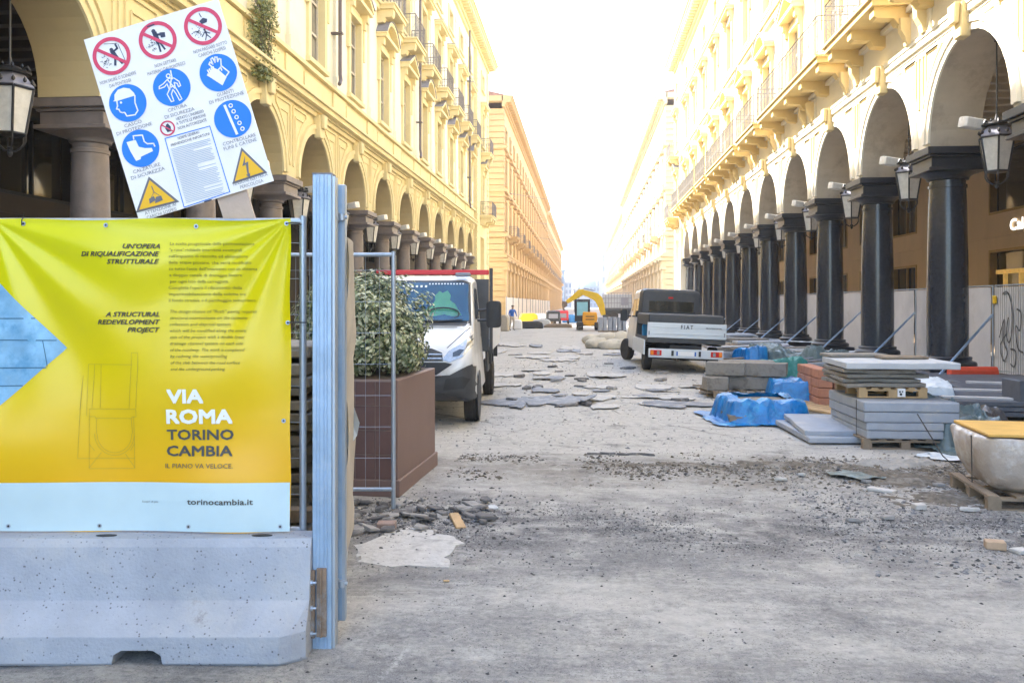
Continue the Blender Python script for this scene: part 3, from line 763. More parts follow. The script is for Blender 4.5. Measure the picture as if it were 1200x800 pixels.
# ------------------------------------------------ concrete barrier
def conc():
    m = mat('pale_barrier_concrete', (.35, .38, .44),   .85, .16, 2.2, .25, 60, dcol=(.44, .45, .47), dscale=1.6, damt=.50)
    t = m.node_tree; N = t.nodes; L = t.links; b = N['Principled BSDF']
    src = b.inputs['Base Color'].links[0].from_socket
    geo = N.new('ShaderNodeNewGeometry')
    v = N.new('ShaderNodeTexVoronoi'); v.inputs['Scale'].default_value = 38; v.inputs['Randomness'].default_value = 1; L.new(geo.outputs['Position'], v.inputs[0])
    n = N.new('ShaderNodeTexNoise'); n.inputs['Scale'].default_value = 9; L.new(geo.outputs['Position'], n.inputs[0])
    r = N.new('ShaderNodeValToRGB'); e = r.color_ramp.elements; e[0].position = .12; e[1].position = .24; e[0].color = (1, 1, 1, 1); e[1].color = (0, 0, 0, 1); L.new(v.outputs['Distance'], r.inputs[0])
    r2 = N.new('ShaderNodeValToRGB'); e = r2.color_ramp.elements; e[0].position = .46; e[1].position = .55; L.new(n.outputs[0], r2.inputs[0])
    k = N.new('ShaderNodeMath'); k.operation = 'MULTIPLY'; L.new(r.outputs[0], k.inputs[0]); L.new(r2.outputs[0], k.inputs[1])
    x = N.new('ShaderNodeMix'); x.data_type = 'RGBA'; L.new(k.outputs[0], x.inputs[0]); L.new(src, x.inputs[6]); x.inputs[7].default_value = (.12, .12, .125, 1)
    L.new(x.outputs[2], b.inputs['Base Color'])
    # chipped scuff marks
    n2 = N.new('ShaderNodeTexNoise'); n2.inputs['Scale'].default_value = 3.2; n2.inputs['Detail'].default_value = 10; n2.inputs['Roughness'].default_value = .8; L.new(geo.outputs['Position'], n2.inputs[0])
    r3 = N.new('ShaderNodeValToRGB'); e = r3.color_ramp.elements; e[0].position = .60; e[1].position = .72; L.new(n2.outputs[0], r3.inputs[0])
    x2 = N.new('ShaderNodeMix'); x2.data_type = 'RGBA'; L.new(r3.outputs[0], x2.inputs[0]); L.new(x.outputs[2], x2.inputs[6]); x2.inputs[7].default_value = (.23, .23, .24, 1)
    L.new(x2.outputs[2], b.inputs['Base Color'])
    return m
m_conc = conc()
def barrier():
    p = P(326, 782, 4.43); p.z = 0
    root = empty('concrete_barrier', p, YAW, 'low pale concrete jersey barrier under the yellow banner, scuffed and pitted', 'barrier')
    # profile (depth y, height z), front at y=0
    prof = [(0, 0), (0, .155), (.15, .29), (.19, .56), (.215, .60), (.385, .60), (.41, .56), (.45, .29), (.60, .155), (.60, 0)]
    prof = [(.02, 0), (0, .02)] + prof[1:-1] + [(.60, .02), (.58, 0)]
    b = MB()
    xs = [-3.6, -.86, -.82, -.62, -.585, 0.0, .06, .12]
    rings = []
    for x in xs:
        ring = []
        for (y, z) in prof:
            q = 0.0; yy = y
            if x == .12: yy = .30 + (y - .30) * .70 if z < .2 else .30 + (y - .30) * .90
            if x == .06: yy = .30 + (y - .30) * .88 if z < .2 else .30 + (y - .30) * .96
            ring.append((x, yy, z))
        rings.append(ring)
    b.loft(rings)
    me = b.mesh('barrier_body', m_conc)
    # cut the forklift notch with a real pocket
    o = link('barrier_body', me, root)
    cut = MB(); cut.prism([(-.87, -.1), (-.84, .062), (-.80, .085), (-.64, .085), (-.60, .06), (-.57, -.1)], -.2, .9, 'y')
    co_ = cut.build('cut', m_conc, root)
    cut2 = MB(); 
    md = o.modifiers.new('cut', 'BOOLEAN'); md.object = co_; md.solver = 'EXACT'
    bv = o.modifiers.new('bev', 'BEVEL'); bv.width = .012; bv.segments = 2; bv.limit_method = 'ANGLE'
    bpy.context.view_layer.update()
    dg = bpy.context.evaluated_depsgraph_get(); me2 = bpy.data.meshes.new_from_object(o.evaluated_get(dg))
    o.modifiers.clear(); o.data = me2; bpy.data.objects.remove(co_)
    # lifting recesses on the top
    b = MB()
    for k, x in enumerate((-.16, -1.0, -1.9)):
        b = MB(); b.lathe([(.05, 0), (.052, .003), (.035, .004)], 16, (0, 0, 0)); ob = b.build('lifting_recess', m_dark, root, (x, .27, .6)); ob.scale = (1.1, .45, 1)
barrier()

# ------------------------------------------------ banner
BD = 4.74
def bp_(px, py): return ((px - 150) / F * BD, EYE + (356 - py) / F * BD)   # banner-local x, world z
def bwave(x, z):
    v = .013 * math.sin(x * 5.1 + z * 2.3) + .007 * math.sin(z * 8 - x * 3.2) + .022 * noise.noise(Vector((x * 1.6, z * 2.4, 2)))
    # tension folds from the upper right corner
    fx, fz = x - .88, z - 2.31
    a = math.atan2(-fz, -fx); rr = math.hypot(fx, fz)
    v += .012 * math.sin(a * 14) * math.exp(-((rr - .55) / .5) ** 2)
    fx, fz = x + .75, z - 2.31; a = math.atan2(-fz, fx); rr = math.hypot(fx, fz); v += .010 * math.sin(a * 13 + 1) * math.exp(-((rr - .6) / .5) ** 2)
    return v
def banner():
    o0 = P(150, 356, BD); o0.z = 0
    root = empty('site_banner', o0, YAW, 'large yellow site banner with black and white lettering and a pale blue foot strip', 'banner')
    m = bpy.data.materials.new('printed_banner_vinyl'); m.use_nodes = True; t = m.node_tree; N = t.nodes; L = t.links; b_ = N['Principled BSDF']
    b_.inputs['Roughness'].default_value = .27; b_.inputs['Specular IOR Level'].default_value = .5
    tc = N.new('ShaderNodeTexCoord'); se = N.new('ShaderNodeSeparateXYZ'); L.new(tc.outputs['Object'], se.inputs[0])
    mr = N.new('ShaderNodeMapRange'); mr.inputs[1].default_value = .89; mr.inputs[2].default_value = 2.31; L.new(se.outputs[2], mr.inputs[0])
    n0 = N.new('ShaderNodeMath'); n0.operation = 'MULTIPLY_ADD'; n0.inputs[1].default_value = -.10; L.new(se.outputs[0], n0.inputs[0]); L.new(mr.outputs[0], n0.inputs[2])
    rp = N.new('ShaderNodeValToRGB'); e = rp.color_ramp.elements
    e[0].position = 0; e[0].color = (.78, .42, .001, 1); e[1].position = 1; e[1].color = (.62, .63, .004, 1)
    k = e.new(.45); k.color = (.70, .55, .002, 1)
    L.new(n0.outputs[0], rp.inputs[0]); L.new(rp.outputs[0], b_.inputs['Base Color'])
    m_foot = mat('pale_blue_vinyl', (.52, .67, .72), .4, .05, 3, .03, 20)
    # pale paving photo print
    m_ph = mat('printed_paving_picture', (.22, .45, .66), .4, .25, 6, 0, dcol=(.12, .33, .55), dscale=9, damt=.5)
    x0, z1 = bp_(-160, 257); x1, z0 = bp_(340, 622); zs = bp_(0, 565)[1]; zs2 = bp_(0, 564)[1]
    nx, nz_ = 220, 150
    ax, az = bp_(75, 408); bx, bz = bp_(0, 333); gx, gz = bp_(0, 475)
    b = MB(); v = []
    for j in range(nz_ + 1):
        z = z0 + (z1 - z0) * j / nz_
        for i in range(nx + 1):
            x = x0 + (x1 - x0) * i / nx; v.append((x + (.004 * math.sin(z * 9) if i == nx else 0), bwave(x, z), z + (.006 * math.sin(x * 8) if j in (0, nz_) else 0)))
    q = nx + 1; f = [(j * q + i, j * q + i + 1, (j + 1) * q + i + 1, (j + 1) * q + i) for j in range(nz_) for i in range(nx)]
    b.add(v, f); sh = b.build('banner_sheet', m, root, smooth=True, recalc=False)
    def overlay(name, fn, mt, off=.0025, n=90, xa=x0, xb=x1, za=z0, zb=z1):
        """a printed patch: strips whose left and right ends follow fn(z) -> (xl, xr)"""
        b = MB(); v = []; f = []; nn = 120
        for j in range(n + 1):
            z = za + (zb - za) * j / n; xl, xr = fn(z)
            for i in range(nn + 1): x = xl + (xr - xl) * i / nn; v.append((x, bwave(x, z) - off, z))
        q = nn + 1; f = [(j * q + i, j * q + i + 1, (j + 1) * q + i + 1, (j + 1) * q + i) for j in range(n) for i in range(nn)]
        b.add(v, f); return b.build(name, mt, root, smooth=True, recalc=False)
    overlay('foot_strip', lambda z: (x0, x1 - .001), m_foot, n=30, za=z0, zb=zs)
    sl1 = (az - bz) / (ax - bx); sl2 = (az - gz) / (ax - gx)
    zt = az + sl1 * (x0 - ax); zb_ = az + sl2 * (x0 - ax)
    def tri(z):
        xr = ax + (z - az) / (sl1 if z > az else sl2); return (x0 + .0, max(xr, x0 + .001))
    overlay('paving_picture', tri, m_ph, n=70, za=max(zb_, zs), zb=min(zt, z1 - .01))
    S = lambda off: (lambda x, z: bwave(x, z) - off)
    mk = flat_mat('dark_print', (.035, .032, .028)); mk2 = flat_mat('grey_olive_print', (.12, .11, .012)); mw_ = flat_mat('white_print', (.82, .84, .82))
    mg = flat_mat('dark_grey_print', (.06, .062, .06)); mln = flat_mat('thin_line_print', (.28, .22, .02)); mln2 = flat_mat('joint_print', (.03, .12, .22))
    # joints of the paving picture
    b = MB()
    for pts in ([(-150, 374), (40, 373)], [(-150, 397), (63, 399)], [(48, 399), (53, 430)], [(-150, 432), (52, 431)], [(-40, 374), (-34, 398)], [(-150, 455), (25, 452)]):
        (xa, za), (xb, zb2) = bp_(*pts[0]), bp_(*pts[1])
        nn = 12; prev = None
        for i in range(nn):
            xq = xa + (xb - xa) * i / nn; xr = xa + (xb - xa) * (i + 1) / nn; zq = za + (zb2 - za) * i / nn; zr = za + (zb2 - za) * (i + 1) / nn
            w_ = .003; ex = w_ if abs(xb - xa) < .05 else 0
            b.add([(xq - ex, bwave(xq, zq) - .004, zq + w_), (xr - ex, bwave(xr, zr) - .004, zr + w_ * (0 if ex else 1)), (xr + ex, bwave(xr, zr) - .004, zr - w_ * (0 if ex else 1)), (xq + ex, bwave(xq, zq) - .004, zq - w_)] if not ex else
                  [(xq - .002, bwave(xq, zq) - .004, zq), (xq + .002, bwave(xq, zq) - .004, zq), (xr + .002, bwave(xr, zr) - .004, zr), (xr - .002, bwave(xr, zr) - .004, zr)], [(0, 1, 2, 3)])
    b.build('picture_joint', mln2, root, recalc=False)['kind'] = 'stuff'
    def T(b, s, xa, xb, yb, cap, sh=0.0, bo=0.0, off=.0055):
        A = bp_(xa, yb); B_ = bp_(xb, yb); text_mb(b, s, A[0], B_[0], A[1], cap / F * BD, sh, bo, S(off))
    b = MB()
    for s, xa, xb, yb in (("UN'OPERA", 146, 189, 291.5), ('DI RIQUALIFICAZIONE', 97, 189, 300.5), ('STRUTTURALE', 128, 189, 309.5), ('A STRUCTURAL', 124.5, 187.5, 371), ('REDEVELOPMENT', 115, 188.5, 380), ('PROJECT', 150, 188.5, 389)):
        T(b, s, xa, xb, yb, 6.0, .28, .035)
    b.build('heading_lettering', mk, root, recalc=False)['kind'] = 'stuff'
    it = ['La scelta progettuale della pavimentazione', '"a raso" richiede interventi strutturali', "sull'impianto di raccolta ed eliminazione", 'delle acque piovane, che verrà modificato', "su tutto l'asse dell'intervento con un sistema", 'a doppio canale di drenaggio lineare', 'per ogni lato della carreggiata.', "Completa l'opera il rifacimento della", 'impermeabilizzazione della soletta tra', 'il fondo stradale e il parcheggio sotterraneo.']
    ie = [297, 282, 290, 294, 300, 283, 268, 282, 286, 300]
    en = ['The design choice of "flush" paving requires', 'structural interventions on the rainwater', 'collection and disposal system,', 'which will be modified along the entire', 'axis of the project with a double linear', 'drainage channel system on each side', 'of the roadway. The work is completed', 'by redoing the waterproofing', 'of the slab between the road surface', 'and the underground parking.']
    ee = [301, 291, 270, 289, 288, 286, 288, 268, 283, 266]
    b = MB()
    for i, s in enumerate(it): T(b, s, 200 - (2 if i > 6 else 0), ie[i], 287.2 + i * 7.35, 3.7, .0)
    for i, s in enumerate(en): T(b, s, 200 + i * .25, ee[i], 366.5 + i * 7.45, 3.7, .28)
    b.build('body_lettering', mk2, root, recalc=False)['kind'] = 'stuff'
    b = MB(); T(b, 'VIA', 197, 240, 472, 17.5, 0, .055); T(b, 'ROMA', 196, 273, 496, 18, 0, .055); b.build('title_lettering', mw_, root, recalc=False)['kind'] = 'stuff'
    b = MB(); T(b, 'TORINO', 196, 274, 515, 13, 0, .035); T(b, 'CAMBIA', 195.5, 273, 534, 13, 0, .035); T(b, 'IL PIANO VA VELOCE.', 194, 273.5, 548, 5.6, 0, .0)
    T(b, 'torinocambia.it', 220.5, 298, 590, 7.2, 0, .03, .0065); T(b, 'Scopri di più', 166, 185, 588.5, 2.2, 0, 0, .0065)
    b.build('subtitle_lettering', mg, root, recalc=False)['kind'] = 'stuff'
    # technical drawing of a drainage channel
    b = MB()
    def ln(*pts, w_=.0016):
        q = [bp_(*p) for p in pts]
        for (xa, za), (xb, zb2) in zip(q[:-1], q[1:]):
            d = Vector((xb - xa, zb2 - za)); n = Vector((-d.y, d.x)).normalized() * w_ / 2
            kk = max(1, int(d.length / .05))
            for i in range(kk):
                pa = (xa + d.x * i / kk, za + d.y * i / kk); pb = (xa + d.x * (i + 1) / kk, za + d.y * (i + 1) / kk)
                b.add([(pa[0] + n.x, bwave(*pa) - .004, pa[1] + n.y), (pb[0] + n.x, bwave(*pb) - .004, pb[1] + n.y), (pb[0] - n.x, bwave(*pb) - .004, pb[1] - n.y), (pa[0] - n.x, bwave(*pa) - .004, pa[1] - n.y)], [(0, 1, 2, 3)])
    ln((101, 427), (156, 427)); ln((117, 427), (117, 478)); ln((101, 427), (101, 487)); ln((109, 427), (107, 478)); ln((155, 413), (155, 427), (152, 478)); ln((163, 413), (163, 430), (160, 478)); ln((155, 413), (163, 413))
    ln((104, 479), (160, 479), (160, 488), (155, 488), (155, 490), (111, 490), (111, 488), (104, 488), (104, 479)); ln((91, 537), (95, 440), (93, 480)); ln((91, 537), (157, 537)); ln((104, 488), (104, 549), (157, 549), (157, 488))
    for r0 in (22.5, 19.5):
        ln(*[(133.5 - (r0 + 1) * math.cos(a * PI / 16), 508 + (r0 + 3) * math.sin(a * PI / 16)) for a in range(17)])
    ln((112, 490), (112.5, 508)); ln((154, 490), (155, 508)); ln((104, 548), (118, 530)); ln((157, 548), (146, 532)); ln((104, 520), (110, 528)); ln((157, 520), (152, 528))
    b.build('channel_drawing', mln, root, recalc=False)['kind'] = 'stuff'
    ey = MB(); ey.lathe([(.006, -.002), (.011, -.002), (.012, .001), (.006, .001)], 14)
    em = ey.mesh('eyelet', m_steel); 
    hm = MB(); hm.lathe([(.006, -.001), (.006, .0015)], 10); hmm = hm.mesh('eyelet_hole', m_dark)
    for px, py in ((336, 262), (229, 265), (125, 264), (27, 262), (-60, 262), (329, 616), (222, 616), (116, 616), (10, 616), (332, 493), (337, 378)):
        x, z = bp_(px, py); o = link('eyelet', em, root, (x, bwave(x, z) - .006, z), (R(90), 0, 0)); link('hole', hmm, o)
    for px, py, dx in ((337, 378, .09), (336, 262, .07), (27, 258, 0)):
        x, z = bp_(px, py); b = MB()
        if dx: b.tube([(x, -.012, z), (x + dx * .5, -.016, z + .004), (x + dx, -.002, z + .001), (x + dx, .05, z), (x, .04, z - .002)], .0032, 6)
        else: b.tube([(x, -.012, z - .03), (x + .003, -.018, z), (x, .01, z + .02), (x + .004, -.0, z + .04)], .003, 6)
        b.build('cable_tie', m_black, root)
banner()

# ------------------------------------------------ mesh fence panels (tubular frame, wire grid)
def fence_panel(name, label, p0, wd, ht, z0, rz, feet=True, grid=(.10, .20), wr=.0016, group=None, top=True):
    root = empty(name, (p0.x, p0.y, 0), rz, label, 'fence panel', group)
    t = .02
    b = MB(); b.tube([(0, 0, z0), (0, 0, z0 + ht)], t, 12); b.build('upright', m_steel, root, smooth=True)
    b = MB(); b.tube([(wd, 0, z0), (wd, 0, z0 + ht)], t, 12); b.build('upright', m_steel, root, smooth=True)
    b = MB(); b.tube([(0, 0, z0 + ht - .03), (wd, 0, z0 + ht - .03)], t * .95, 12); b.build('top_rail', m_steel, root, smooth=True)
    b = MB(); b.tube([(0, 0, z0 + .17), (wd, 0, z0 + .17)], t * .95, 12); b.build('bottom_rail', m_steel, root, smooth=True)
    b = MB(); x = grid[0]
    while x < wd: b.tube([(x, .0, z0 + .17), (x, .0, z0 + ht - .03)], wr, 4, cap=False); x += grid[0]
    z = z0 + .17 + grid[1]
    while z < z0 + ht - .1: b.tube([(0, -.003, z), (wd, -.003, z)], wr, 4, cap=False); z += grid[1]
    q = b.build('wire_grid', m_steel, root); q['kind'] = 'stuff'
    return root
p = P(355, 600, 4.95)
e = empty('tmp'); bpy.data.objects.remove(e)
pr = P(355, 356, 4.86); pl = pr - Vector((cs, sn, 0)) * 3.4
fence_panel('fence_panel', 'near wire fence panel that carries the yellow banner', pl, 3.4, 1.92, .42, YAW)
pr = P(461, 356, 7.8); pl = pr - Vector((cs, sn, 0)) * 3.0
fence_panel('fence_panel', 'wire fence panel standing in front of the brown planter', pl, 3.0, 2.30, .02, YAW, grid=(.125, .28), wr=.002)

# ------------------------------------------------ gate posts
def gate():
    p = P(366, 762, 4.66); p.z = 0
    root = empty('gate_post', p, YAW, 'tall galvanised steel gate post, skylight blue in its colour, bolted to the end of the concrete barrier', 'post')
    W_, D_, H_ = .104, .10, 2.545
    b = MB(); b.box(0, W_, 0, D_, 0, H_)
    b.build('post_body', m_steelb, root, bevel=.004)
    for x in (.022, .038, .062, .078):
        b = MB(); b.prism([(x - .004, 0.0005), (x - .0015, -.0035), (x + .0015, -.0035), (x + .004, .0005)], .002, H_ - .002, 'z'); b.build('post_rib', m_steelb, root)
    b = MB(); b.box(W_ + .001, W_ + .014, .012, D_ - .01, .0, H_ - .01); b.build('post_edge', m_steel, root)
    b = MB(); b.box(-.002, W_ + .002, -.002, D_ + .002, H_, H_ + .006); b.build('post_cap', m_lead, root)
    # bolted rusty hinge plates
    b = MB(); b.box(-.016, .018, -.026, -.004, .07, .43); b.box(-.020, -.0165, -.03, .05, .07, .43); b.build('hinge_plate', m_rust, root, bevel=.002)
    b = MB(); b.box(.026, .078, -.020, -.004, .075, .44); b.build('hinge_plate', m_rust, root, bevel=.002)
    b = MB(); b.box(.046, .056, -.030, -.020, .075, .44); b.build('hinge_plate', m_rust, root, bevel=.002)
    for z in (.10, .235, .37):
        b = MB(); b.tube([(-.03, -.036, z), (.03, -.036, z)], .007, 8); b.tube([(-.004, -.036, z), (.010, -.036, z)], .014, 6); b.build('bolt', m_steel, root)
    p2 = P(392, 728, 4.85); p2.z = 0
    root = empty('gate_leaf', p2, YAW, 'galvanised gate leaf seen edge-on with beige fabric along its back', 'gate')
    z0, z1 = .085, 2.515
    b = MB(); b.box(0, .060, 0, .05, z0, z1); b.build('stile', m_steel, root, bevel=.004)
    b = MB(); b.box(.020, .042, -.004, -.0005, z0 + .01, z1 - .01); b.build('stile_channel', m_steelb, root)
    for z in (.30, 2.33):
        b = MB(); b.tube([(-.02, -.02, z), (.075, -.02, z)], .011, 10); b.tube([(.012, -.022, z - .028), (.012, -.022, z + .028)], .019, 10); b.tube([(.045, -.022, z - .018), (.045, -.022, z + .018)], .02, 10)
        b.build('hinge_clamp', m_steel, root, smooth=True)
    # leaf runs back, away from the viewer
    q = P(409, 356, 7.0) - p2; q = Vector((q.x * cs + q.y * sn, -q.x * sn + q.y * cs, 0))
    b = MB()
    for z in (.25, 2.2): b.tube([(.03, .05, z), (q.x, q.y, z)], .02, 8)
    b.tube([(q.x, q.y, .05), (q.x, q.y, 2.3)], .02, 8); b.build('leaf_frame', m_steel, root, smooth=True)
    b = MB(); v = []; nn = 24; mm = 40
    for j in range(mm + 1):
        z = .25 + 2.02 * j / mm
        for i in range(nn + 1):
            f_ = i / nn; w_ = .014 * math.sin(z * 7 + f_ * 9) + .012 * noise.noise(Vector((f_ * 3, z * 4, 1)))
            v.append((.055 + (q.x + .03 - .055) * f_ + w_, .06 + q.y * f_, z))
    b.add(v, [(j * (nn + 1) + i, j * (nn + 1) + i + 1, (j + 1) * (nn + 1) + i + 1, (j + 1) * (nn + 1) + i) for j in range(mm) for i in range(nn)])
    b.build('fabric', m_beigefab, root, smooth=True, recalc=False)
    # a blue white rag
    a = P(410, 470, 6.5) - p2; a = Vector((a.x * cs + a.y * sn, -a.x * sn + a.y * cs, a.z))
    b = MB(); b.add([(a.x - .02, a.y, a.z + .04), (a.x + .02, a.y - .02, a.z), (a.x + .075, a.y - .01, a.z - .16), (a.x + .05, a.y + .02, a.z - .26), (a.x - .02, a.y, a.z - .36), (a.x + .01, a.y + .03, a.z - .15)], [(0, 1, 5), (1, 2, 5), (2, 3, 5), (3, 4, 5), (4, 0, 5)])
    b.build('cloth_rag', m_whitet, root, recalc=False)
m_beigefab = mat('beige_shade_fabric', (.44, .40, .34), .85, .12, 4, .2, 12)
gate()

# ------------------------------------------------ tilted safety sign
def safety_sign():
    D_ = 4.83; K = D_ / F
    c = P(209.5, 129.5, D_); root = empty('safety_sign', c, 0, 'white safety sign board with round pictograms, tilted behind the yellow banner', 'sign board')
    root.rotation_euler = (0, R(-17), YAW)
    ang = R(17)
    hw, hh = 82.3 * K, 111.5 * K
    b = MB(); b.box(-hw, hw, 0, .004, -hh, hh); b.build('board', m_signw, root)
    def L_(px, py):
        dx, dz = (px - 209.5) * K, (129.5 - py) * K
        return (dx * math.cos(ang) + dz * math.sin(ang), -dx * math.sin(ang) + dz * math.cos(ang))
    red = flat_mat('red_print', (.62, .045, .12)); blu = flat_mat('blue_print', (.003, .19, .75)); wh = flat_mat('sign_white_print', (.8, .82, .82)); dk = flat_mat('navy_black_print', (.03, .04, .09))
    yl = flat_mat('sign_yellow_print', (.80, .46, .005)); gy = flat_mat('grey_print', (.13, .13, .16)); lb = flat_mat('pale_blue_text_print', (.42, .50, .62)); tx = flat_mat('faded_text_print', (.20, .20, .25))
    def child(name, mt, fn, parent=root):
        b = MB(); fn(b); o = b.build(name, mt, parent, recalc=False); return o
    u = K
    # red prohibition circles
    for cx, cy, kind in ((131, 66, 0), (185, 47.5, 1), (238, 31, 2)):
        X, Z = L_(cx, cy); r = 22.3 * u
        def ring(b):
            disc(b, X, Z, r, -.003, 40, r * .80)
            line(b, [(X - r * .66, Z + r * .56), (X + r * .66, Z - r * .56)], r * .17, -.0032)
        g = child('prohibition_symbol', red, ring)
        def fig(b):
            y = -.0020
            if kind == 0:
                disc(b, X + r * .08, Z + r * .32, r * .10, y, 12); line(b, [(X + .1 * r, Z + .2 * r), (X + .22 * r, Z - .15 * r)], r * .22, y); line(b, [(X + .2 * r, Z - .1 * r), (X + .42 * r, Z - .52 * r)], r * .10, y); line(b, [(X + .15 * r, Z - .15 * r), (X + .05 * r, Z - .5 * r)], r * .12, y)
                line(b, [(X + .15 * r, Z + .2 * r), (X + .40 * r, Z + .30 * r), (X + .36 * r, Z + .52 * r)], r * .10, y)
                line(b, [(X + .5 * r, Z + .5 * r), (X + .62 * r, Z - .45 * r)], r * .03, y); line(b, [(X - .2 * r, Z + .72 * r), (X + .45 * r, Z + .55 * r)], r * .03, y)
            elif kind == 1:
                disc(b, X - r * .08, Z + r * .52, r * .11, y, 12); line(b, [(X - .05 * r, Z + .38 * r), (X + .0 * r, Z - .1 * r)], r * .24, y); line(b, [(X - .02 * r, Z - .1 * r), (X - .03 * r, Z - .6 * r)], r * .10, y); line(b, [(X + .06 * r, Z - .1 * r), (X + .22 * r, Z - .55 * r)], r * .10, y)
                line(b, [(X + .0 * r, Z + .3 * r), (X + .38 * r, Z + .22 * r)], r * .12, y); ngon(b, [(X + .2 * r, Z + .36 * r), (X + .48 * r, Z + .30 * r), (X + .44 * r, Z + .05 * r), (X + .2 * r, Z + .08 * r)], y - .0001)
            else:
                line(b, [(X + .0 * r, Z + .68 * r), (X + .05 * r, Z + .48 * r)], r * .05, y); ngon(b, [(X - .12 * r, Z + .30 * r), (X + .12 * r, Z + .42 * r), (X + .32 * r, Z + .30 * r), (X + .26 * r, Z + .14 * r), (X - .04 * r, Z + .12 * r)], y)
                disc(b, X + r * .02, Z - r * .20, r * .06, y, 10); line(b, [(X + .03 * r, Z - .26 * r), (X + .06 * r, Z - .5 * r)], r * .08, y); line(b, [(X + .05 * r, Z - .48 * r), (X - .08 * r, Z - .74 * r)], r * .05, y); line(b, [(X + .05 * r, Z - .48 * r), (X + .22 * r, Z - .70 * r)], r * .05, y); line(b, [(X - .2 * r, Z - .52 * r), (X + .02 * r, Z - .3 * r), (X + .24 * r, Z - .46 * r)], r * .05, y)
            rnd = random.Random(kind)
            for _ in range(34):
                a = rnd.uniform(0, 2 * PI); q = rnd.uniform(0, .30) * r; px, pz = X - .38 * r + q * math.cos(a), Z - .22 * r + q * 1.2 * math.sin(a); l = rnd.uniform(.03, .10) * r; aa = rnd.uniform(0, PI)
                if math.hypot(px - X, pz - Z) < .74 * r: line(b, [(px, pz), (px + l * math.cos(aa), pz + l * math.sin(aa))], r * .022, y)
        child('figure', dk, fig, g)
    for cx, cy, kind in ((150, 121, 'helmet'), (201.5, 102.5, 'harness'), (256, 85.5, 'glove'), (165, 174, 'boot'), (273, 139.5, 'chain')):
        X, Z = L_(cx, cy); r = 22.0 * u
        g = child('mandatory_symbol', blu, lambda b: disc(b, X, Z, r, -.003, 40))
        def Q(pts, dx=0, dz=0): return [(X + (a + dx) * r, Z + (c + dz) * r) for a, c in pts]
        def fig(b):
            y = -.0045; w_ = r * .07
            if kind == 'helmet':
                ngon(b, Q([(-.72, .30), (-.62, .36), (-.55, .62), (-.30, .82), (.02, .84), (.32, .70), (.48, .42), (.50, .26), (-.55, .26)]), y)
                line(b, Q([(-.52, .24), (-.56, .0), (-.66, -.14), (-.54, -.20), (-.52, -.34), (-.42, -.42), (-.30, -.44), (-.24, -.66), (.20, -.72), (.40, -.55), (.38, -.1), (.48, .26)]), w_, y - .0002)
                disc(b, X - .33 * r, Z + .12 * r, .06 * r, y, 12)
            elif kind == 'harness':
                disc(b, X - .0 * r, Z + .62 * r, .13 * r, y, 16, .07 * r)
                line(b, Q([(-.1, .46), (-.36, .3), (-.62, .22), (-.66, .10), (-.36, .12), (-.18, .24), (-.16, -.1), (-.34, -.3), (-.24, -.74), (-.1, -.74), (-.12, -.36), (.03, -.14), (.12, -.40), (.20, -.80), (.34, -.76), (.26, -.36), (.18, -.06), (.20, .2), (.34, .1), (.36, -.1), (.48, -.06), (.46, .18), (.26, .42), (.1, .48)]), w_ * .8, y, True)
                line(b, Q([(-.1, .44), (.14, -.1)]), w_, y); line(b, Q([(.12, .44), (-.14, -.1)]), w_, y); line(b, Q([(.2, .85), (.16, .4)]), w_, y); line(b, Q([(-.15, .0), (.18, .02)]), w_, y)
            elif kind == 'glove':
                ngon(b, Q([(-.30, .25), (-.18, .32), (.06, .14), (.36, -.36), (.02, -.72), (-.50, -.10), (-.62, .02), (-.56, .12), (-.48, .08)]), y)
                for k in range(4): line(b, Q([(-.46 + .1 * k, .10), (-.50 + .11 * k, .28 + .03 * k)]), w_ * 1.1, y - .0002)
                line(b, Q([(-.20, .34), (-.34, .56), (-.26, .66), (-.14, .5), (-.18, .80), (-.06, .84), (.0, .56), (.06, .84), (.18, .80), (.14, .56), (.26, .7), (.34, .64), (.26, .3), (.56, -.14), (.36, -.3)]), w_, y)
                line(b, Q([(.06, .14), (.2, .24), (.22, .06)]), w_, y)
            elif kind == 'boot':
                ngon(b, Q([(-.62, .52), (-.12, .50), (-.06, .10), (.22, -.06), (.58, -.16), (.60, -.34), (-.10, -.44), (-.16, -.56), (-.42, -.58), (-.56, .0)]), y)
                line(b, Q([(-.20, .56), (-.18, .74), (.30, .64), (.30, .28), (.42, .12), (.74, .04), (.76, -.12)]), w_, y)
            else:
                line(b, Q([(-.20, .78), (-.02, -.82)]), r * .14, y)
                for k in range(5): disc(b, X + (.10 + .06 * k) * r, Z + (.70 - .34 * k) * r, .12 * r, y, 14, .065 * r)
        child('figure', wh, fig, g)
        if kind == 'helmet': pass
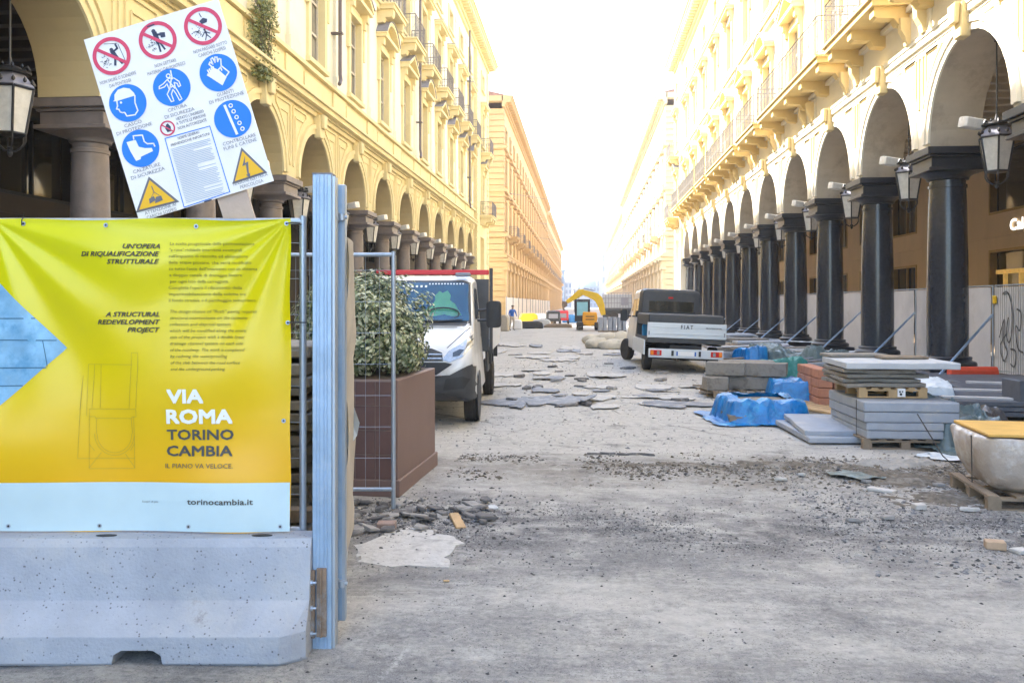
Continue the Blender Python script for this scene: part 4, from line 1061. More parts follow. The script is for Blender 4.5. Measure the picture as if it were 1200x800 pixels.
    for cx, cy, kind in ((186, 229.5, 'load'), (292, 196, 'bolt')):
        pts = [(159.5, 249.5), (174.5, 207), (210.5, 236.5)] if kind == 'load' else [(272.5, 216), (283, 173), (313.5, 202.5)]
        q = [L_(*p) for p in pts]; cen = (sum(a for a, _ in q) / 3, sum(c for _, c in q) / 3)
        g = child('warning_symbol', gy, lambda b: ngon(b, q, -.003))
        child('field', yl, lambda b: ngon(b, [(cen[0] + (a - cen[0]) * .82, cen[1] + (c - cen[1]) * .82) for a, c in q], -.0045), g)
        def fig(b):
            r = 20 * u; X, Z = cen; y = -.006
            if kind == 'bolt': ngon(b, [(X + .10 * r, Z + .72 * r), (X - .22 * r, Z + .18 * r), (X + .0 * r, Z + .20 * r), (X - .08 * r, Z - .38 * r), (X - .18 * r, Z - .36 * r), (X + .02 * r, Z - .62 * r), (X + .10 * r, Z - .32 * r), (X + .02 * r, Z - .35 * r), (X + .18 * r, Z + .34 * r), (X - .02 * r, Z + .30 * r)], y)
            else:
                line(b, [(X + .02 * r, Z + .65 * r), (X + .06 * r, Z + .25 * r)], r * .05, y); line(b, [(X - .2 * r, Z + .02 * r), (X + .06 * r, Z + .28 * r), (X + .3 * r, Z)], r * .03, y)
                ngon(b, [(X - .38 * r, Z - .30 * r), (X - .34 * r, Z - .02 * r), (X - .02 * r, Z + .06 * r), (X + .02 * r, Z - .2 * r)], y); ngon(b, [(X - .08 * r, Z - .36 * r), (X + .08 * r, Z - .02 * r), (X + .40 * r, Z - .04 * r), (X + .42 * r, Z - .32 * r)], y - .0002)
        child('figure', gy, fig, g)
    # captions (local frame)
    b = MB()
    def cap(s, px, py, wpx, h=4.2):
        X, Z = L_(px, py); text_mb(b, s, X - wpx * u / 2, X + wpx * u / 2, Z - h * u / 2, h * u, 0, .0, lambda x, z: -.003)
    for s, px, py, w_ in (("NON SALIRE O SCENDERE", 138.5, 91.5, 44), ("DAI PONTEGGI", 141, 97.5, 26), ('NON GETTARE', 194, 74, 26), ('MATERIALI DAI PONTEGGI', 195, 80.5, 46), ('NON PASSARE SOTTO', 246.5, 55.5, 41), ('CARICHI SOSPESI', 248.5, 61, 33),
                       ('CASCO', 156, 145, 21), ('DI PROTEZIONE', 157.5, 151, 43), ('CINTURA', 208, 126.5, 23), ('DI SICUREZZA', 210.5, 132.5, 36), ('GUANTI', 264, 109, 20), ('DI PROTEZIONE', 265.5, 114.5, 42),
                       ('CALZATURE', 172, 197, 33), ('DI SICUREZZA', 173.5, 203, 41), ('CONTROLLARE', 280.5, 163.5, 40), ('FUNI E CATENE', 281.5, 169, 40), ('TENSIONE ELETTRICA', 293, 210, 43), ('PERICOLOSA', 295, 215.5, 28), ('ATTENZIONE AI', 188, 244.5, 38), ('CARICHI SOSPESI', 189.5, 250, 36)):
        cap(s, px, py, w_)
    b.build('caption_lettering', tx, root, recalc=False)['kind'] = 'stuff'
    b = MB()
    for s, px, py, w_ in (("VIETATO L'INGRESSO", 222.5, 135, 34), ('A TUTTE LE PERSONE', 224, 140, 36), ('NON AUTORIZZATE', 225.5, 145.5, 35)): cap(s, px, py, w_, 3.6)
    for s, px, py, w_ in (('NORME GENERALI', 221, 158.5, 26), ('PREVENZIONE INFORTUNI', 223, 163.5, 47)): cap(s, px, py, w_, 3.2)
    b.build('notice_lettering', dk, root, recalc=False)['kind'] = 'stuff'
    X, Z = L_(196.5, 150.5); r = 9 * u
    g = child('prohibition_symbol', red, lambda b: (disc(b, X, Z, r, -.003, 30, r * .8), line(b, [(X - .6 * r, Z + .6 * r), (X + .6 * r, Z - .6 * r)], r * .16, -.0032)))
    child('figure', dk, lambda b: ngon(b, [(X - .15 * r, Z - .5 * r), (X + .35 * r, Z - .5 * r), (X + .45 * r, Z + .1 * r), (X + .2 * r, Z + .6 * r), (X - .05 * r, Z + .5 * r), (X - .3 * r, Z + .05 * r)], -.002), g)
    cs_ = [L_(*p) for p in ((193.5, 162.5), (246, 148), (269.5, 225), (216, 243))]
    fr = child('notice_frame', blu, lambda b: line(b, cs_, 1.0 * u, -.003, True))
    b = MB(); rnd = random.Random(3); A, B_, D0 = Vector(cs_[0]), Vector(cs_[1]), Vector(cs_[3])
    for k in range(34):
        t = .17 + .80 * k / 34; s0 = A + (D0 - A) * t + (B_ - A) * .07; ln = rnd.choice((.84, .86, .85, .8, .45)); x = 0
        while x < ln:
            wd = rnd.uniform(.02, .08); wd = min(wd, ln - x)
            pa = s0 + (B_ - A) * x; pb = s0 + (B_ - A) * (x + wd); line(b, [tuple(pa), tuple(pb)], .8 * u, -.003); x += wd + .012
    b.build('small_print', lb, root, recalc=False)['kind'] = 'stuff'
    X, Z = L_(244, 235.5); child('cable_tie', dk, lambda b: line(b, [(X - 4 * u, Z), (X + 4 * u, Z)], 1.8 * u, -.004))
    X, Z = L_(177, 30.5); child('cable_tie', dk, lambda b: line(b, [(X - 4 * u, Z), (X + 4 * u, Z)], 1.5 * u, -.004))
    # timber that holds it
    c2 = P(258, 262, 4.9); b = MB(); b.cbox((0, 0, 0), (.17, .02, .55)); b.build('support_board', m_beigeb, root, (0.14, .03, -.42))
m_beigeb = mat('pale_plywood', (.50, .40, .34), .8, .1, 5, .1, 30)
safety_sign()

# ------------------------------------------------ irregular slabs, pallets, tarps
def slab_mesh(w_, d_, h_, seed, mt, rough=.012, n=6):
    """stone slab with worn uneven edges, origin at the centre of its underside"""
    bm = bmesh.new(); bmesh.ops.create_cube(bm, size=1)
    for v in bm.verts: v.co = Vector((v.co.x * w_, v.co.y * d_, (v.co.z + .5) * h_))
    es = [e for e in bm.edges if abs((e.verts[0].co - e.verts[1].co).z) < 1e-6]
    bmesh.ops.subdivide_edges(bm, edges=es, cuts=n, use_grid_fill=True)
    bmesh.ops.bevel(bm, geom=[e for e in bm.edges if len(e.link_faces) == 2 and e.calc_face_angle(0) > .5], offset=min(.012, h_ * .12), segments=1, affect='EDGES', clamp_overlap=True)
    for v in bm.verts:
        q = v.co * 3 + Vector((seed * 7.3, seed * 3.1, seed)); e = noise.noise_vector(q) * rough; v.co += Vector((e.x, e.y, e.z * .5))
    me = bpy.data.meshes.new('slab'); bm.to_mesh(me); bm.free(); me.materials.append(mt)
    return me
def slab(name, loc, dims, seed, mt, label, cat='stone slab', rz=0.0, tilt=(0, 0), group=None, rough=.012):
    o = link(name, slab_mesh(*dims, seed, mt, rough), None, loc, (tilt[0], tilt[1], rz)); return tag(o, label, cat, group)
def pallet(loc, w_, d_, rz, label, group=None, mt=None, h=.135):
    mt = mt or m_woodold
    r = empty('wooden_pallet', loc, rz, label, 'pallet', group)
    n = 6
    for i in range(n):
        x = -w_/2 + .05 + (w_ - .1) * i / (n - 1); b = MB(); b.box(x - .045, x + .045, -d_/2, d_/2, h - .022, h); b.build('deck_board', mt, r)
    for y in (-d_/2 + .05, 0, d_/2 - .05):
        b = MB(); b.box(-w_/2, w_/2, y - .045, y + .045, h - .045, h - .0225); b.build('stringer_board', mt, r)
        b = MB(); b.box(-w_/2, w_/2, y - .045, y + .045, 0, .018); b.build('bottom_board', mt, r)
        for x in (-w_/2 + .06, 0, w_/2 - .06):
            b = MB(); b.box(x - .055, x + .055, y - .044, y + .044, .0185, h - .0455); b.build('block', mt, r)
    return r
def tarp(name, loc, wx, wy, H, rz, mt, seed, label, cat='tarp', flat=.0, skirt=.25, fold=.05, n=64, edge=.13, open_=0):
    b = MB(); v = []
    for j in range(n + 1):
        for i in range(n + 1):
            x = (i / n * 2 - 1); y = (j / n * 2 - 1)
            X_ = x * (wx / 2 + skirt); Y_ = y * (wy / 2 + skirt)
            k = noise.noise(Vector((X_ * 2 + seed, Y_ * 2, seed))) * .10
            dx = (wx / 2 + k - abs(X_)) / edge; dy = (wy / 2 + k - abs(Y_)) / edge
            s_ = max(0, min(1, dx)) * max(0, min(1, dy)); s_ = s_ * s_ * (3 - 2 * s_)
            top = H * (1 - flat * noise.noise(Vector((X_ * .9 + seed, Y_ * .9, 3))))
            wx_ = X_ + .25 * noise.noise(Vector((X_ * 2, Y_ * 2 + seed, 1))); wy_ = Y_ + .25 * noise.noise(Vector((X_ * 2 + 9, Y_ * 2 + seed, 1)))
            cr = fold * (1.3 * (1 - 2.6 * abs(noise.noise(Vector((wx_ * 2.6 + seed, wy_ * 2.2, 5))))) + .7 * (1 - 2.5 * abs(noise.noise(Vector((wx_ * 6, wy_ * 5 + seed, 5))))) + .35 * (1 - 2.5 * abs(noise.noise(Vector((wx_ * 14, wy_ * 12 + seed, 5))))))
            z = max(.006 + .01 * (i + j & 1), top * s_ + cr * (.35 + .65 * s_) + .01)
            wob = noise.noise_vector(Vector((X_ * 5, Y_ * 5, seed))) * .04 * (1.2 - s_)
            a = 1 - .22 * min(1, max(0, (max(abs(x), abs(y)) - .75) / .25)) * noise.noise(Vector((math.atan2(y, x) * 3, seed, 1)))
            v.append((X_ * a + wob.x, Y_ * a + wob.y, z))
    f = [(j * (n + 1) + i, j * (n + 1) + i + 1, (j + 1) * (n + 1) + i + 1, (j + 1) * (n + 1) + i) for j in range(n) for i in range(n)]
    if open_:
        f = [q for q in f if not (abs(v[q[0]][0]) < wx / 2 * open_ and abs(v[q[0]][1] - wy * .05) < wy / 2 * open_)]
    b.add(v, f); o = b.build(name, mt, None, loc, (0, 0, rz), smooth=28, recalc=False)
    return tag(o, label, cat)
ORD = ['lowest', 'second from the bottom', 'third from the bottom', 'fourth from the bottom', 'fifth from the bottom', 'sixth from the bottom', 'topmost']

def right_stacks():
    c = G(1015, 527); sx = Vector((1, 0, 0)); 
    base = c + Vector((.50, .80, 0))
    g = 'slabs of the tall front stack'
    pallet((base.x, base.y, .005), 1.06, 1.55, 0, 'wooden pallet on the ground under the tall stack of blue-grey slabs')
    z = .142
    for i, (w_, h_, dx) in enumerate(((.94, .098, -.02), (.95, .098, -.02), (1.16, .125, .06), (1.17, .125, .06))):
        slab('stone_slab', (base.x + dx, base.y, z), (w_, 1.6, h_), i + 1, m_slab, 'blue-grey cut stone slab, %s of the four in the tall front stack' % ['lowest', 'second from the bottom', 'third from the bottom', 'uppermost'][i], group=g, rough=.006); z += h_ + .006
    b2 = base + Vector((-.02, .18, 0))
    pallet((b2.x, b2.y, z + .003), .88, 1.1, 0, 'small wooden pallet laid on top of the blue-grey slabs, with a paper label', mt=m_wood); 
    o = MB(); o.box(-.05, .05, -.004, 0, -.055, .055); t = tag(o.build('paper_label', m_signw, None, (b2.x + .10, b2.y - .562, z + .075)), 'white paper label stuck on the edge of the upper pallet', 'label')
    for dx, dz, s in ((-.02, .012, .022), (.012, .014, .018), (-.008, -.02, .03)):
        q = MB(); q.box(dx - s / 2, dx + s / 2, -.0052, -.0045, dz - s / 2, dz + s / 2); q.build('print_mark', m_black, t)
    z += .142
    for i, (w_, h_, dx, dy, rz) in enumerate(((1.02, .05, -.10, 0, .02), (.98, .045, -.12, .05, -.03), (1.06, .05, -.08, .02, .05), (.9, .05, -.16, .0, -.02))):
        slab('stone_slab', (b2.x + dx, b2.y + dy, z), (w_, 1.1, h_), i + 11, m_slabold, 'rough brown weathered slab, %s of four under the big pale slab' % ['lowest', 'second from the bottom', 'third from the bottom', 'uppermost'][i], rz=rz, group='weathered slabs on the upper pallet', rough=.03); z += h_ + .012
    slab('stone_slab', (b2.x + .10, b2.y - .02, z + .004), (1.42, 1.35, .085), 21, m_slabp, 'big pale grey slab lying on top of the tall front stack', rz=-.04, rough=.014); z += .10
    slab('stone_slab', (b2.x - .18, b2.y + .55, z), (.8, .5, .04), 22, m_slabold, 'thin brownish offcut slab at the back left on the big pale slab', rz=.06, rough=.01)
    slab('stone_slab', (b2.x + .34, b2.y + .12, z), (.62, .35, .035), 23, m_woodold, 'thin tan offcut slab at the middle of the big pale slab', rz=-.02, rough=.01)
    for dy in (.35,):
        b = MB(); X0 = base.x - .525; b.box(X0 - .006, X0 - .001, base.y - .5, base.y - .488, .145, .61); tag(b.build('steel_strap', m_dark), 'black strapping band round the left side of the front slab stack', 'strap')
    # low pair of slabs
    c = G(945, 521)
    slab('stone_slab', (c.x + .52, c.y + .85, .03), (1.05, 1.75, .075), 31, m_slab, 'pale blue-grey slab flat on the ground left of the tall stack, lower of two', rz=.03, rough=.012)
    slab('stone_slab', (c.x + .55, c.y + .88, .115), (1.00, 1.55, .07), 32, m_slab, 'pale blue-grey slab flat on the ground left of the tall stack, upper of two', rz=-.06, tilt=(.02, 0), rough=.02)
    # timber planks on the ground
    for i in range(5):
        p = G(948 + i * 7, 476 + i * 3.6); b = MB(); b.cbox((0, 0, .03), (.11, 2.0, .035)); 
        tag(b.build('timber_plank', m_wood, None, (p.x, p.y + .4, .01 + .004 * i), (0, 0, .5 - .03 * i)), 'bare timber plank between the blue tarp and the slab stack, %s from the tarp' % ['first', 'second', 'third', 'fourth', 'fifth'][i], 'plank', 'timber planks beside the blue tarp')
    # terracotta blocks
    c = G(972, 478)
    for k in range(4):
        for j in range(3):
            for i in range(2 if k < 3 else 1):
                slab('terracotta_block', (c.x - .05 + .27 * i, c.y + .3 + j * .52, .01 + k * .17), (.25, .5, .16), k * 9 + j * 3 + i, m_brick, 'reddish terracotta block behind the tall slab stack, %s layer, %s row' % (['bottom', 'second', 'third', 'top'][k], ['front', 'middle', 'back'][j]) + ('' if k == 3 else [', left', ', right'][i]), 'brick block', rz=random.uniform(-.03, .03), group='terracotta blocks behind the slab stack', rough=.008)
    # blue tarp pallet in front
    c = G(893, 499); d0 = c + Vector((.12, .75, 0))
    pallet((d0.x, d0.y, .005), 1.25, 1.2, .06, 'low pallet almost hidden under the front blue tarp')
    for i in range(2): slab('stone_slab', (d0.x, d0.y, .145 + .085 * i), (1.1, 1.05, .08), 41 + i, m_slabold, 'weathered slab inside the front blue tarp, %s of two' % ['lower', 'upper'][i], rz=.05, group='slabs inside the front blue tarp', rough=.02)
    tarp('blue_tarp', (d0.x, d0.y, 0), 1.38, 1.3, .31, .08, m_bluet, 3.0, 'crumpled bright blue plastic tarp wrapped round the front pallet of slabs', flat=.2, fold=.035, open_=.6, skirt=.2)
    c = G(938, 472)
    tarp('blue_tarp', (c.x + .1, c.y + .5, 0), 1.25, 1.2, .34, -.1, m_bluet, 8.0, 'second bright blue tarp, just behind the front one and beside the red blocks', fold=.035, skirt=.25, flat=.3)
    c = G(915, 455)
    tarp('green_tarp', (c.x, c.y + .7, 0), 1.4, 1.2, .36, .3, m_greent, 11.0, 'dark green mesh tarp heaped between the two blue tarps and the columns', fold=.06, skirt=.4, flat=.8)
    c = G(884, 436)
    tarp('blue_tarp', (c.x, c.y + .4, 0), .9, .9, .55, .2, m_bluet, 15.0, 'small scrap of blue tarp behind the weathered stone blocks', fold=.05, skirt=.2, flat=.6)
    c = G(910, 437)
    tarp('grey_sheet', (c.x + .6, c.y + 1.2, 0), 2.0, 1.6, .40, .3, m_greyt, 18.0, 'grey-green plastic sheet heaped in front of the columns', fold=.085, skirt=.4, flat=1.2)
    c = G(950, 440)
    tarp('grey_sheet', (c.x + .5, c.y + .8, 0), 1.2, 1.2, .34, .3, m_greyt, 28.0, 'smaller dark folded plastic sheet above the second blue tarp', fold=.08, skirt=.3, flat=1.2)
    # weathered kerb blocks
    c = G(850, 467)
    pallet((c.x + .45, c.y + .6, .005), 1.5, 1.0, .15, 'weathered pallet under the brown stone blocks')
    for i, (dx, dy, z, L_, rz) in enumerate(((-.15, .35, .145, .42, .1), (.62, .55, .145, 1.1, -.22), (.40, 1.05, .145, 1.3, -.1), (.10, .55, .42, .75, -.25), (.85, .45, .42, .85, -.3), (.6, 1.1, .42, 1.1, -.1))):
        slab('stone_block', (c.x + dx, c.y + dy, z), (L_, .42, .26), 51 + i, m_slabold, 'rough brown stone block, %s, of the pile left of the blue tarp' % ['lower left', 'lower front', 'lower back', 'upper left', 'upper right', 'upper back'][i], 'stone block', rz=rz, group='stone blocks left of the blue tarp', rough=.03)
    for i in range(3):
        p = G(828 + i * 4, 456 + i * 5); b = MB(); b.cbox((0, 0, .05), (1.0, .09, .03)); tag(b.build('timber_plank', m_woodold, None, (p.x + .2, p.y, .02 + .01 * i), (0, 0, -.35 - .1 * i)), ['rear', 'middle', 'front'][i] + ' weathered plank sticking out from under the brown stone blocks', 'plank', 'planks under the stone blocks')
    # stacks of old slabs along the columns
    rnd = random.Random(5)
    for (px, py, n_, w_) in ((868, 425, 3, 1.2), (893, 418, 5, 1.6), (925, 421, 3, 1.5), (858, 415, 2, 1.3), (950, 428, 3, 1.5), (985, 432, 2, 1.6), (880, 409, 4, 1.6), (905, 412, 3, 1.8), (940, 414, 2, 1.5), (860, 404, 3, 1.5), (842, 408, 2, 1.0), (875, 445, 2, .8), (1000, 428, 2, 1.2), (1015, 424, 2, 1.5), (965, 424, 3, 1.3), (918, 404, 2, 2.0), (888, 402, 2, 1.6), (870, 399, 3, 1.6), (900, 432, 2, .9), (925, 436, 2, 1.0), (1060, 440, 3, 1.5), (862, 433, 2, .9), (960, 440, 3, 1.0), (848, 421, 2, 1.1)):
        c = G(px, py); z = .02
        for k in range(n_):
            slab('stone_slab', (c.x + rnd.uniform(-.1, .1), c.y + .5 + rnd.uniform(-.1, .1), z), (w_ * rnd.uniform(.8, 1), rnd.uniform(.8, 1.2), .09), rnd.randint(1, 999), rnd.choice((m_slab, m_slabold, m_slabp)), 'loose stone slab in the low piles between the stone blocks and the dark columns', rz=rnd.uniform(-.3, .3), tilt=(rnd.uniform(-.06, .06), rnd.uniform(-.06, .06)), group='slabs piled along the column bases', rough=.02); z += .105
    # rolls and rubble by the columns: pale sheet
    c = G(1110, 482, .2)
    tarp('white_sheet', (c.x + .25, c.y + 2.3, .0), 1.5, 2.2, .40, -.25, m_whitet, 21.0, 'pale blue-white plastic sheet spread behind the tall slab stack', fold=.03, skirt=.25, flat=.25)
    c = G(1142, 531)
    tarp('grey_sheet', (c.x, c.y + .75, 0), 1.0, 1.3, .42, .2, m_greyt, 33.0, 'crumpled grey-teal plastic sheet right of the tall slab stack', fold=.07, skirt=.22, flat=.7)
    c = G(1176, 520)
    tarp('grey_sheet', (c.x + .1, c.y + .75, 0), .65, .5, .26, .5, m_dkt, 41.0, 'dark brownish plastic sheet crumpled at the right next to the grey-teal one', fold=.07, skirt=.2, flat=.6)
    # dark slate panels
    for i, (px, py, n_, w_, d_, rz) in enumerate(((1150, 497, 3, 2.2, 2.4, -.1), (1215, 488, 3, 2.3, 2.6, -.08), (1165, 470, 3, 2.2, 2.0, .02), (1090, 455, 2, 2.2, 1.6, .0))):
        c = G(px, py); z = .09
        for k in range(n_):
            slab('slate_panel', (c.x + .6, c.y + 1.4, z), (w_, d_, .07), 70 + i * 5 + k, m_slate, 'large dark slate panel, %s of the %s panel stack' % (['lowest', 'middle', 'uppermost'][k] if n_ == 3 else ['lower', 'upper'][k], ['right front', 'rightmost', 'right rear', 'column-side'][i]), 'slate panel', rz=rz + .02 * k, group='dark slate panels at the right', rough=.01); z += .082
    for k in range(3):
        b = MB(); b.cbox((0, 0, 0), (2.4, .16, .04)); p = G(1140 + 12 * k, 470 - 9 * k, .3); tag(b.build('timber_plank', m_woodp, None, (p.x + .8, p.y, .335 + .002 * k), (0, 0, -.25)), ['front', 'middle', 'rear'][k] + ' one of the three pale narrow boards lying across the dark slate panels', 'plank', 'boards on the slate panels')
    b = MB(); b.box(-.3, .3, -.3, .3, 0, .34); p = G(1192, 470, .3); tag(b.build('stone_cube', m_slate, None, (p.x + .2, p.y, .31), bevel=.01), 'dark grey stone cube on the slate panels at the right edge', 'stone block')
    # red plastic barrier
    p = P(1140, 452, 19.0); r = empty('plastic_barrier', (p.x, p.y, .28), .05, 'low red plastic barrier lying beside the nearest column', 'barrier')
    b = MB(); b.prism([(-.11, 0), (.11, 0), (.10, .12), (.05, .2), (-.05, .2), (-.10, .12)], -.52, .52, 'x'); b.build('barrier_body', m_redpl, r, bevel=.02)
    for x in (-.45, .45):
        b = MB(); b.box(x - .08, x + .08, -.16, .16, -.05, -.001); b.build('foot', m_redpl, r, bevel=.01)
    b = MB(); b.box(-.6, .6, -.35, .35, 0, .22); tag(b.build('timber_packing', m_woodold, None, (p.x, p.y, 0)), 'packing timber under the red plastic barrier', 'timber')
    b = MB(); b.box(-.14, .14, -.12, .12, 0, .16); p = G(963, 411); tag(b.build('plastic_weight', m_redpl, None, (p.x, p.y, .12), bevel=.03), 'small red plastic weight at the foot of a dark column', 'weight')
    # right edge pallet with wrapped load
    c = G(1160, 603); r0 = Vector((c.x + .72, c.y + .62, 0))
    pallet((r0.x, r0.y, .005), 1.25, 1.1, -.1, 'wooden pallet at the right edge under the plastic-wrapped load')
    r = empty('wrapped_load', (r0.x, r0.y, .145), -.1, 'load wrapped in cloudy white plastic with a yellow board on top, at the right edge', 'wrapped load')
    rings = []
    for z, sx_, rr in ((0, .74, .2), (.06, .88, .2), (.2, 1.0, .18), (.36, 1.06, .14), (.47, 1.07, .10), (.50, 1.03, .1)):
        rg = []
        for i in range(64):
            a = 2 * PI * i / 64; c_, s_ = math.cos(a), math.sin(a); k = (abs(c_) ** 5 + abs(s_) ** 5) ** (-1 / 5)
            wv = 1 + .07 * noise.noise(Vector((c_ * 3, s_ * 3 + z * 5, 2))) + .05 * noise.noise(Vector((c_ * 9, s_ * 9 + z * 2, 7)))
            rg.append((c_ * k * .62 * sx_ * wv, s_ * k * .52 * sx_ * wv, z + .02 * noise.noise(Vector((a * 4, z, 5)))))
        rings.append(rg)
    b = MB(); b.loft(rings); b.build('plastic_wrap', m_wrap, r, smooth=50)
    b = MB(); b.box(-.60, .60, -.50, .50, .51, .535); b.build('top_board', m_yel, r, bevel=.004)
    b = MB(); b.tube([(-.7, -.35, .5), (-.74, -.5, .1), (-.9, -.2, .28), (-1.02, .2, .62)], .006, 6); b.build('cord', m_black, r)
m_slabp = mat('pale_worn_slab', (.48, .50, .52), .8, .08, 4, .15, 40, dcol=(.36, .35, .33), dscale=3, damt=.58)
m_woodp = mat('pale_plank', (.50, .48, .46), .8, .1, 5, .1, 30)
m_dkt = mat('dark_brown_sheet', (.09, .085, .085), .35, .3, 5, .3, 12)
m_wrap = mat('cloudy_plastic_wrap', (.48, .41, .35), .25, .2, 3, .9, 9, dcol=(.66, .64, .62), dscale=3.5, damt=.5, spec=.6)
right_stacks()

# ------------------------------------------------ hoarding behind the right columns
def hoarding(y0, y1, idx, white=False):
    X = 10.15
    nm = 'hoarding_panel'
    lab = 'white graffiti-marked fence panel at the right edge beyond the nearest column' if white else 'pale fabric-covered fence panel behind the dark columns, %s panel from the graffiti one' % ['first', 'second', 'third', 'fourth', 'fifth', 'sixth', 'seventh', 'eighth', 'ninth', 'tenth'][idx]
    r = empty(nm, (X, (y0 + y1) / 2, .13), 0, lab, 'fence panel', None if white else 'fabric fence panels behind the right columns')
    L_ = y1 - y0; H = 2.17
    for y in (-L_ / 2 + .03, L_ / 2 - .03):
        b = MB(); b.tube([(0, y, 0), (0, y, H)], .025, 8); b.build('upright', m_steel, r, smooth=True)
    b = MB(); b.tube([(0, -L_/2, H), (0, L_/2, H)], .02, 8); b.build('top_rail', m_steel, r, smooth=True)
    nx, nz_ = 30, 16; b = MB(); v = []
    for j in range(nz_ + 1):
        z = .04 + (H - .08) * j / nz_
        for i in range(nx + 1):
            y = -L_/2 + .05 + (L_ - .1) * i / nx
            w_ = (.012 * math.sin(i * PI) if white else .035 * noise.noise(Vector((y * 1.2 + idx * 9, z * 1.5, 3))) + .012 * noise.noise(Vector((y * 5 + idx * 9, z * 2, 8))))
            v.append((-.03 - .01 + w_, y, z))
    b.add(v, [(j * (nx + 1) + i, j * (nx + 1) + i + 1, (j + 1) * (nx + 1) + i + 1, (j + 1) * (nx + 1) + i) for j in range(nz_) for i in range(nx)])
    b.build('fabric', m_whsheet if white else m_hoard, r, smooth=True, recalc=False)
    if white:
        b = MB(); y = -L_/2 + .1
        while y < L_/2: b.tube([(-.055, y, .05), (-.055, y, H)], .005, 4, cap=False); y += .11
        q = b.build('wire_grid', m_ironw, r); q['kind'] = 'stuff'
        # sprayed scribbles
        def stroke(pts):
            b = MB(); n = 26; out = []
            for k in range(n + 1):
                t = k / n * (len(pts) - 1); i = min(len(pts) - 2, int(t)); f_ = t - i
                p0 = pts[max(0, i - 1)]; p1 = pts[i]; p2 = pts[i + 1]; p3 = pts[min(len(pts) - 1, i + 2)]
                out.append(tuple(.5 * ((2 * p1[a]) + (-p0[a] + p2[a]) * f_ + (2 * p0[a] - 5 * p1[a] + 4 * p2[a] - p3[a]) * f_ ** 2 + (-p0[a] + 3 * p1[a] - 3 * p2[a] + p3[a]) * f_ ** 3) for a in (0, 1)))
            for (ya, za), (yb, zb) in zip(out[:-1], out[1:]):
                d = Vector((yb - ya, zb - za)); 
                if d.length < 1e-5: continue
                n_ = Vector((-d.y, d.x)).normalized() * .022
                b.add([(-.062, ya + n_.x, za + n_.y), (-.062, yb + n_.x, zb + n_.y), (-.062, yb - n_.x, zb - n_.y), (-.062, ya - n_.x, za - n_.y)], [(0, 1, 2, 3)])
            b.build('graffiti_stroke', m_spray, r, recalc=False)
        A = L_/2
        stroke([(A - .5, 1.95), (A - .75, 2.0), (A - .95, 1.7), (A - 1.0, 1.2), (A - .85, .8), (A - .7, 1.0), (A - .8, 1.4)])
        stroke([(A - .35, .9), (A - .6, 1.35), (A - .55, .85), (A - .75, .55), (A - .55, .35), (A - .4, .7), (A - .7, 1.0)])
        stroke([(A - 1.2, 1.6), (A - 1.4, 1.5), (A - 1.35, 1.1), (A - 1.15, 1.2), (A - 1.25, .7), (A - 1.5, .6)])
        stroke([(A - .9, .65), (A - 1.15, .6), (A - 1.1, .25), (A - .9, .3)])
        b = MB(); b.cbox((-.07, A - .12, 1.82), (.02, .2, .2)); b.build('yellow_tag', m_exc, r, bevel=.02)
m_whsheet = mat('white_sheeting', (.66, .66, .66), .7, .06, 2, .1, 14, streak=.2)
m_spray = mat('grey_spray_paint', (.10, .10, .10), .8, .2, 9, 0)
hoarding(19.0, 22.45, 0, True); hoarding(15.4, 18.9, 9) if False else None
ys = [22.55, 27.6, 32.6, 37.6, 42.6, 47.7, 52.7, 57.7, 62.8, 67.8, 72.0]
for i in range(len(ys) - 1): hoarding(ys[i], ys[i + 1] - .08, i)
for i in range(8):
    yy = 21.8 + 5.03 * i
    r = empty('brace_pole', (7.8, yy - 1.6, 0), 0, 'slanting steel brace pole, %s from the nearest, propping the fence behind the dark columns' % ['nearest', 'second', 'third', 'fourth', 'fifth', 'sixth', 'seventh', 'farthest'][i] if i else 'nearest slanting steel brace pole, in front of the nearest dark column', 'brace pole', 'brace poles along the right columns')
    b = MB(); b.tube([(0, 0, .1), (2.17, 2.0, 1.58)], .03, 8); b.build('pole', m_steelb, r, smooth=True)
    b = MB(); b.box(-.25, .25, -.12, .12, .0, .14); b.build('foot_weight', m_slabp, r, bevel=.02)
# one more brace at the right edge
r = empty('brace_pole', (8.35, 13.6, 0), 0, 'short brace pole at the right edge leaning over the slate panels', 'brace pole')
b = MB(); b.tube([(0, 0, .36), (1.2, 1.5, 1.2)], .035, 8); b.build('pole', m_steelb, r, smooth=True)

# shop lettering on the tan wall
b = MB(); text_mb(b, 'Cal', -.45, .45, 0, .42, 0, .04, None)
o = b.build('shop_lettering', mat('white_letter', (.8, .8, .78), .5, 0, bump=0, emit=((1, .97, .9), .35)), bR, (6.3 - .05, 30.35, 4.32), (0, 0, R(-90)), recalc=False)
# gold fittings in the big shop window, faintly emissive for the lit showcase
for k in range(7):
    b = MB(); b.box(-.06, .06, -.05, .05, 0, 1.0); b.box(-.10, .10, -.5, .5, 1.0, 1.14); b.build('gold_display_frame', m_gold, bR, (6.3 + .18, 25.0 + 1.1 * k, 1.9))
m_dummy = None

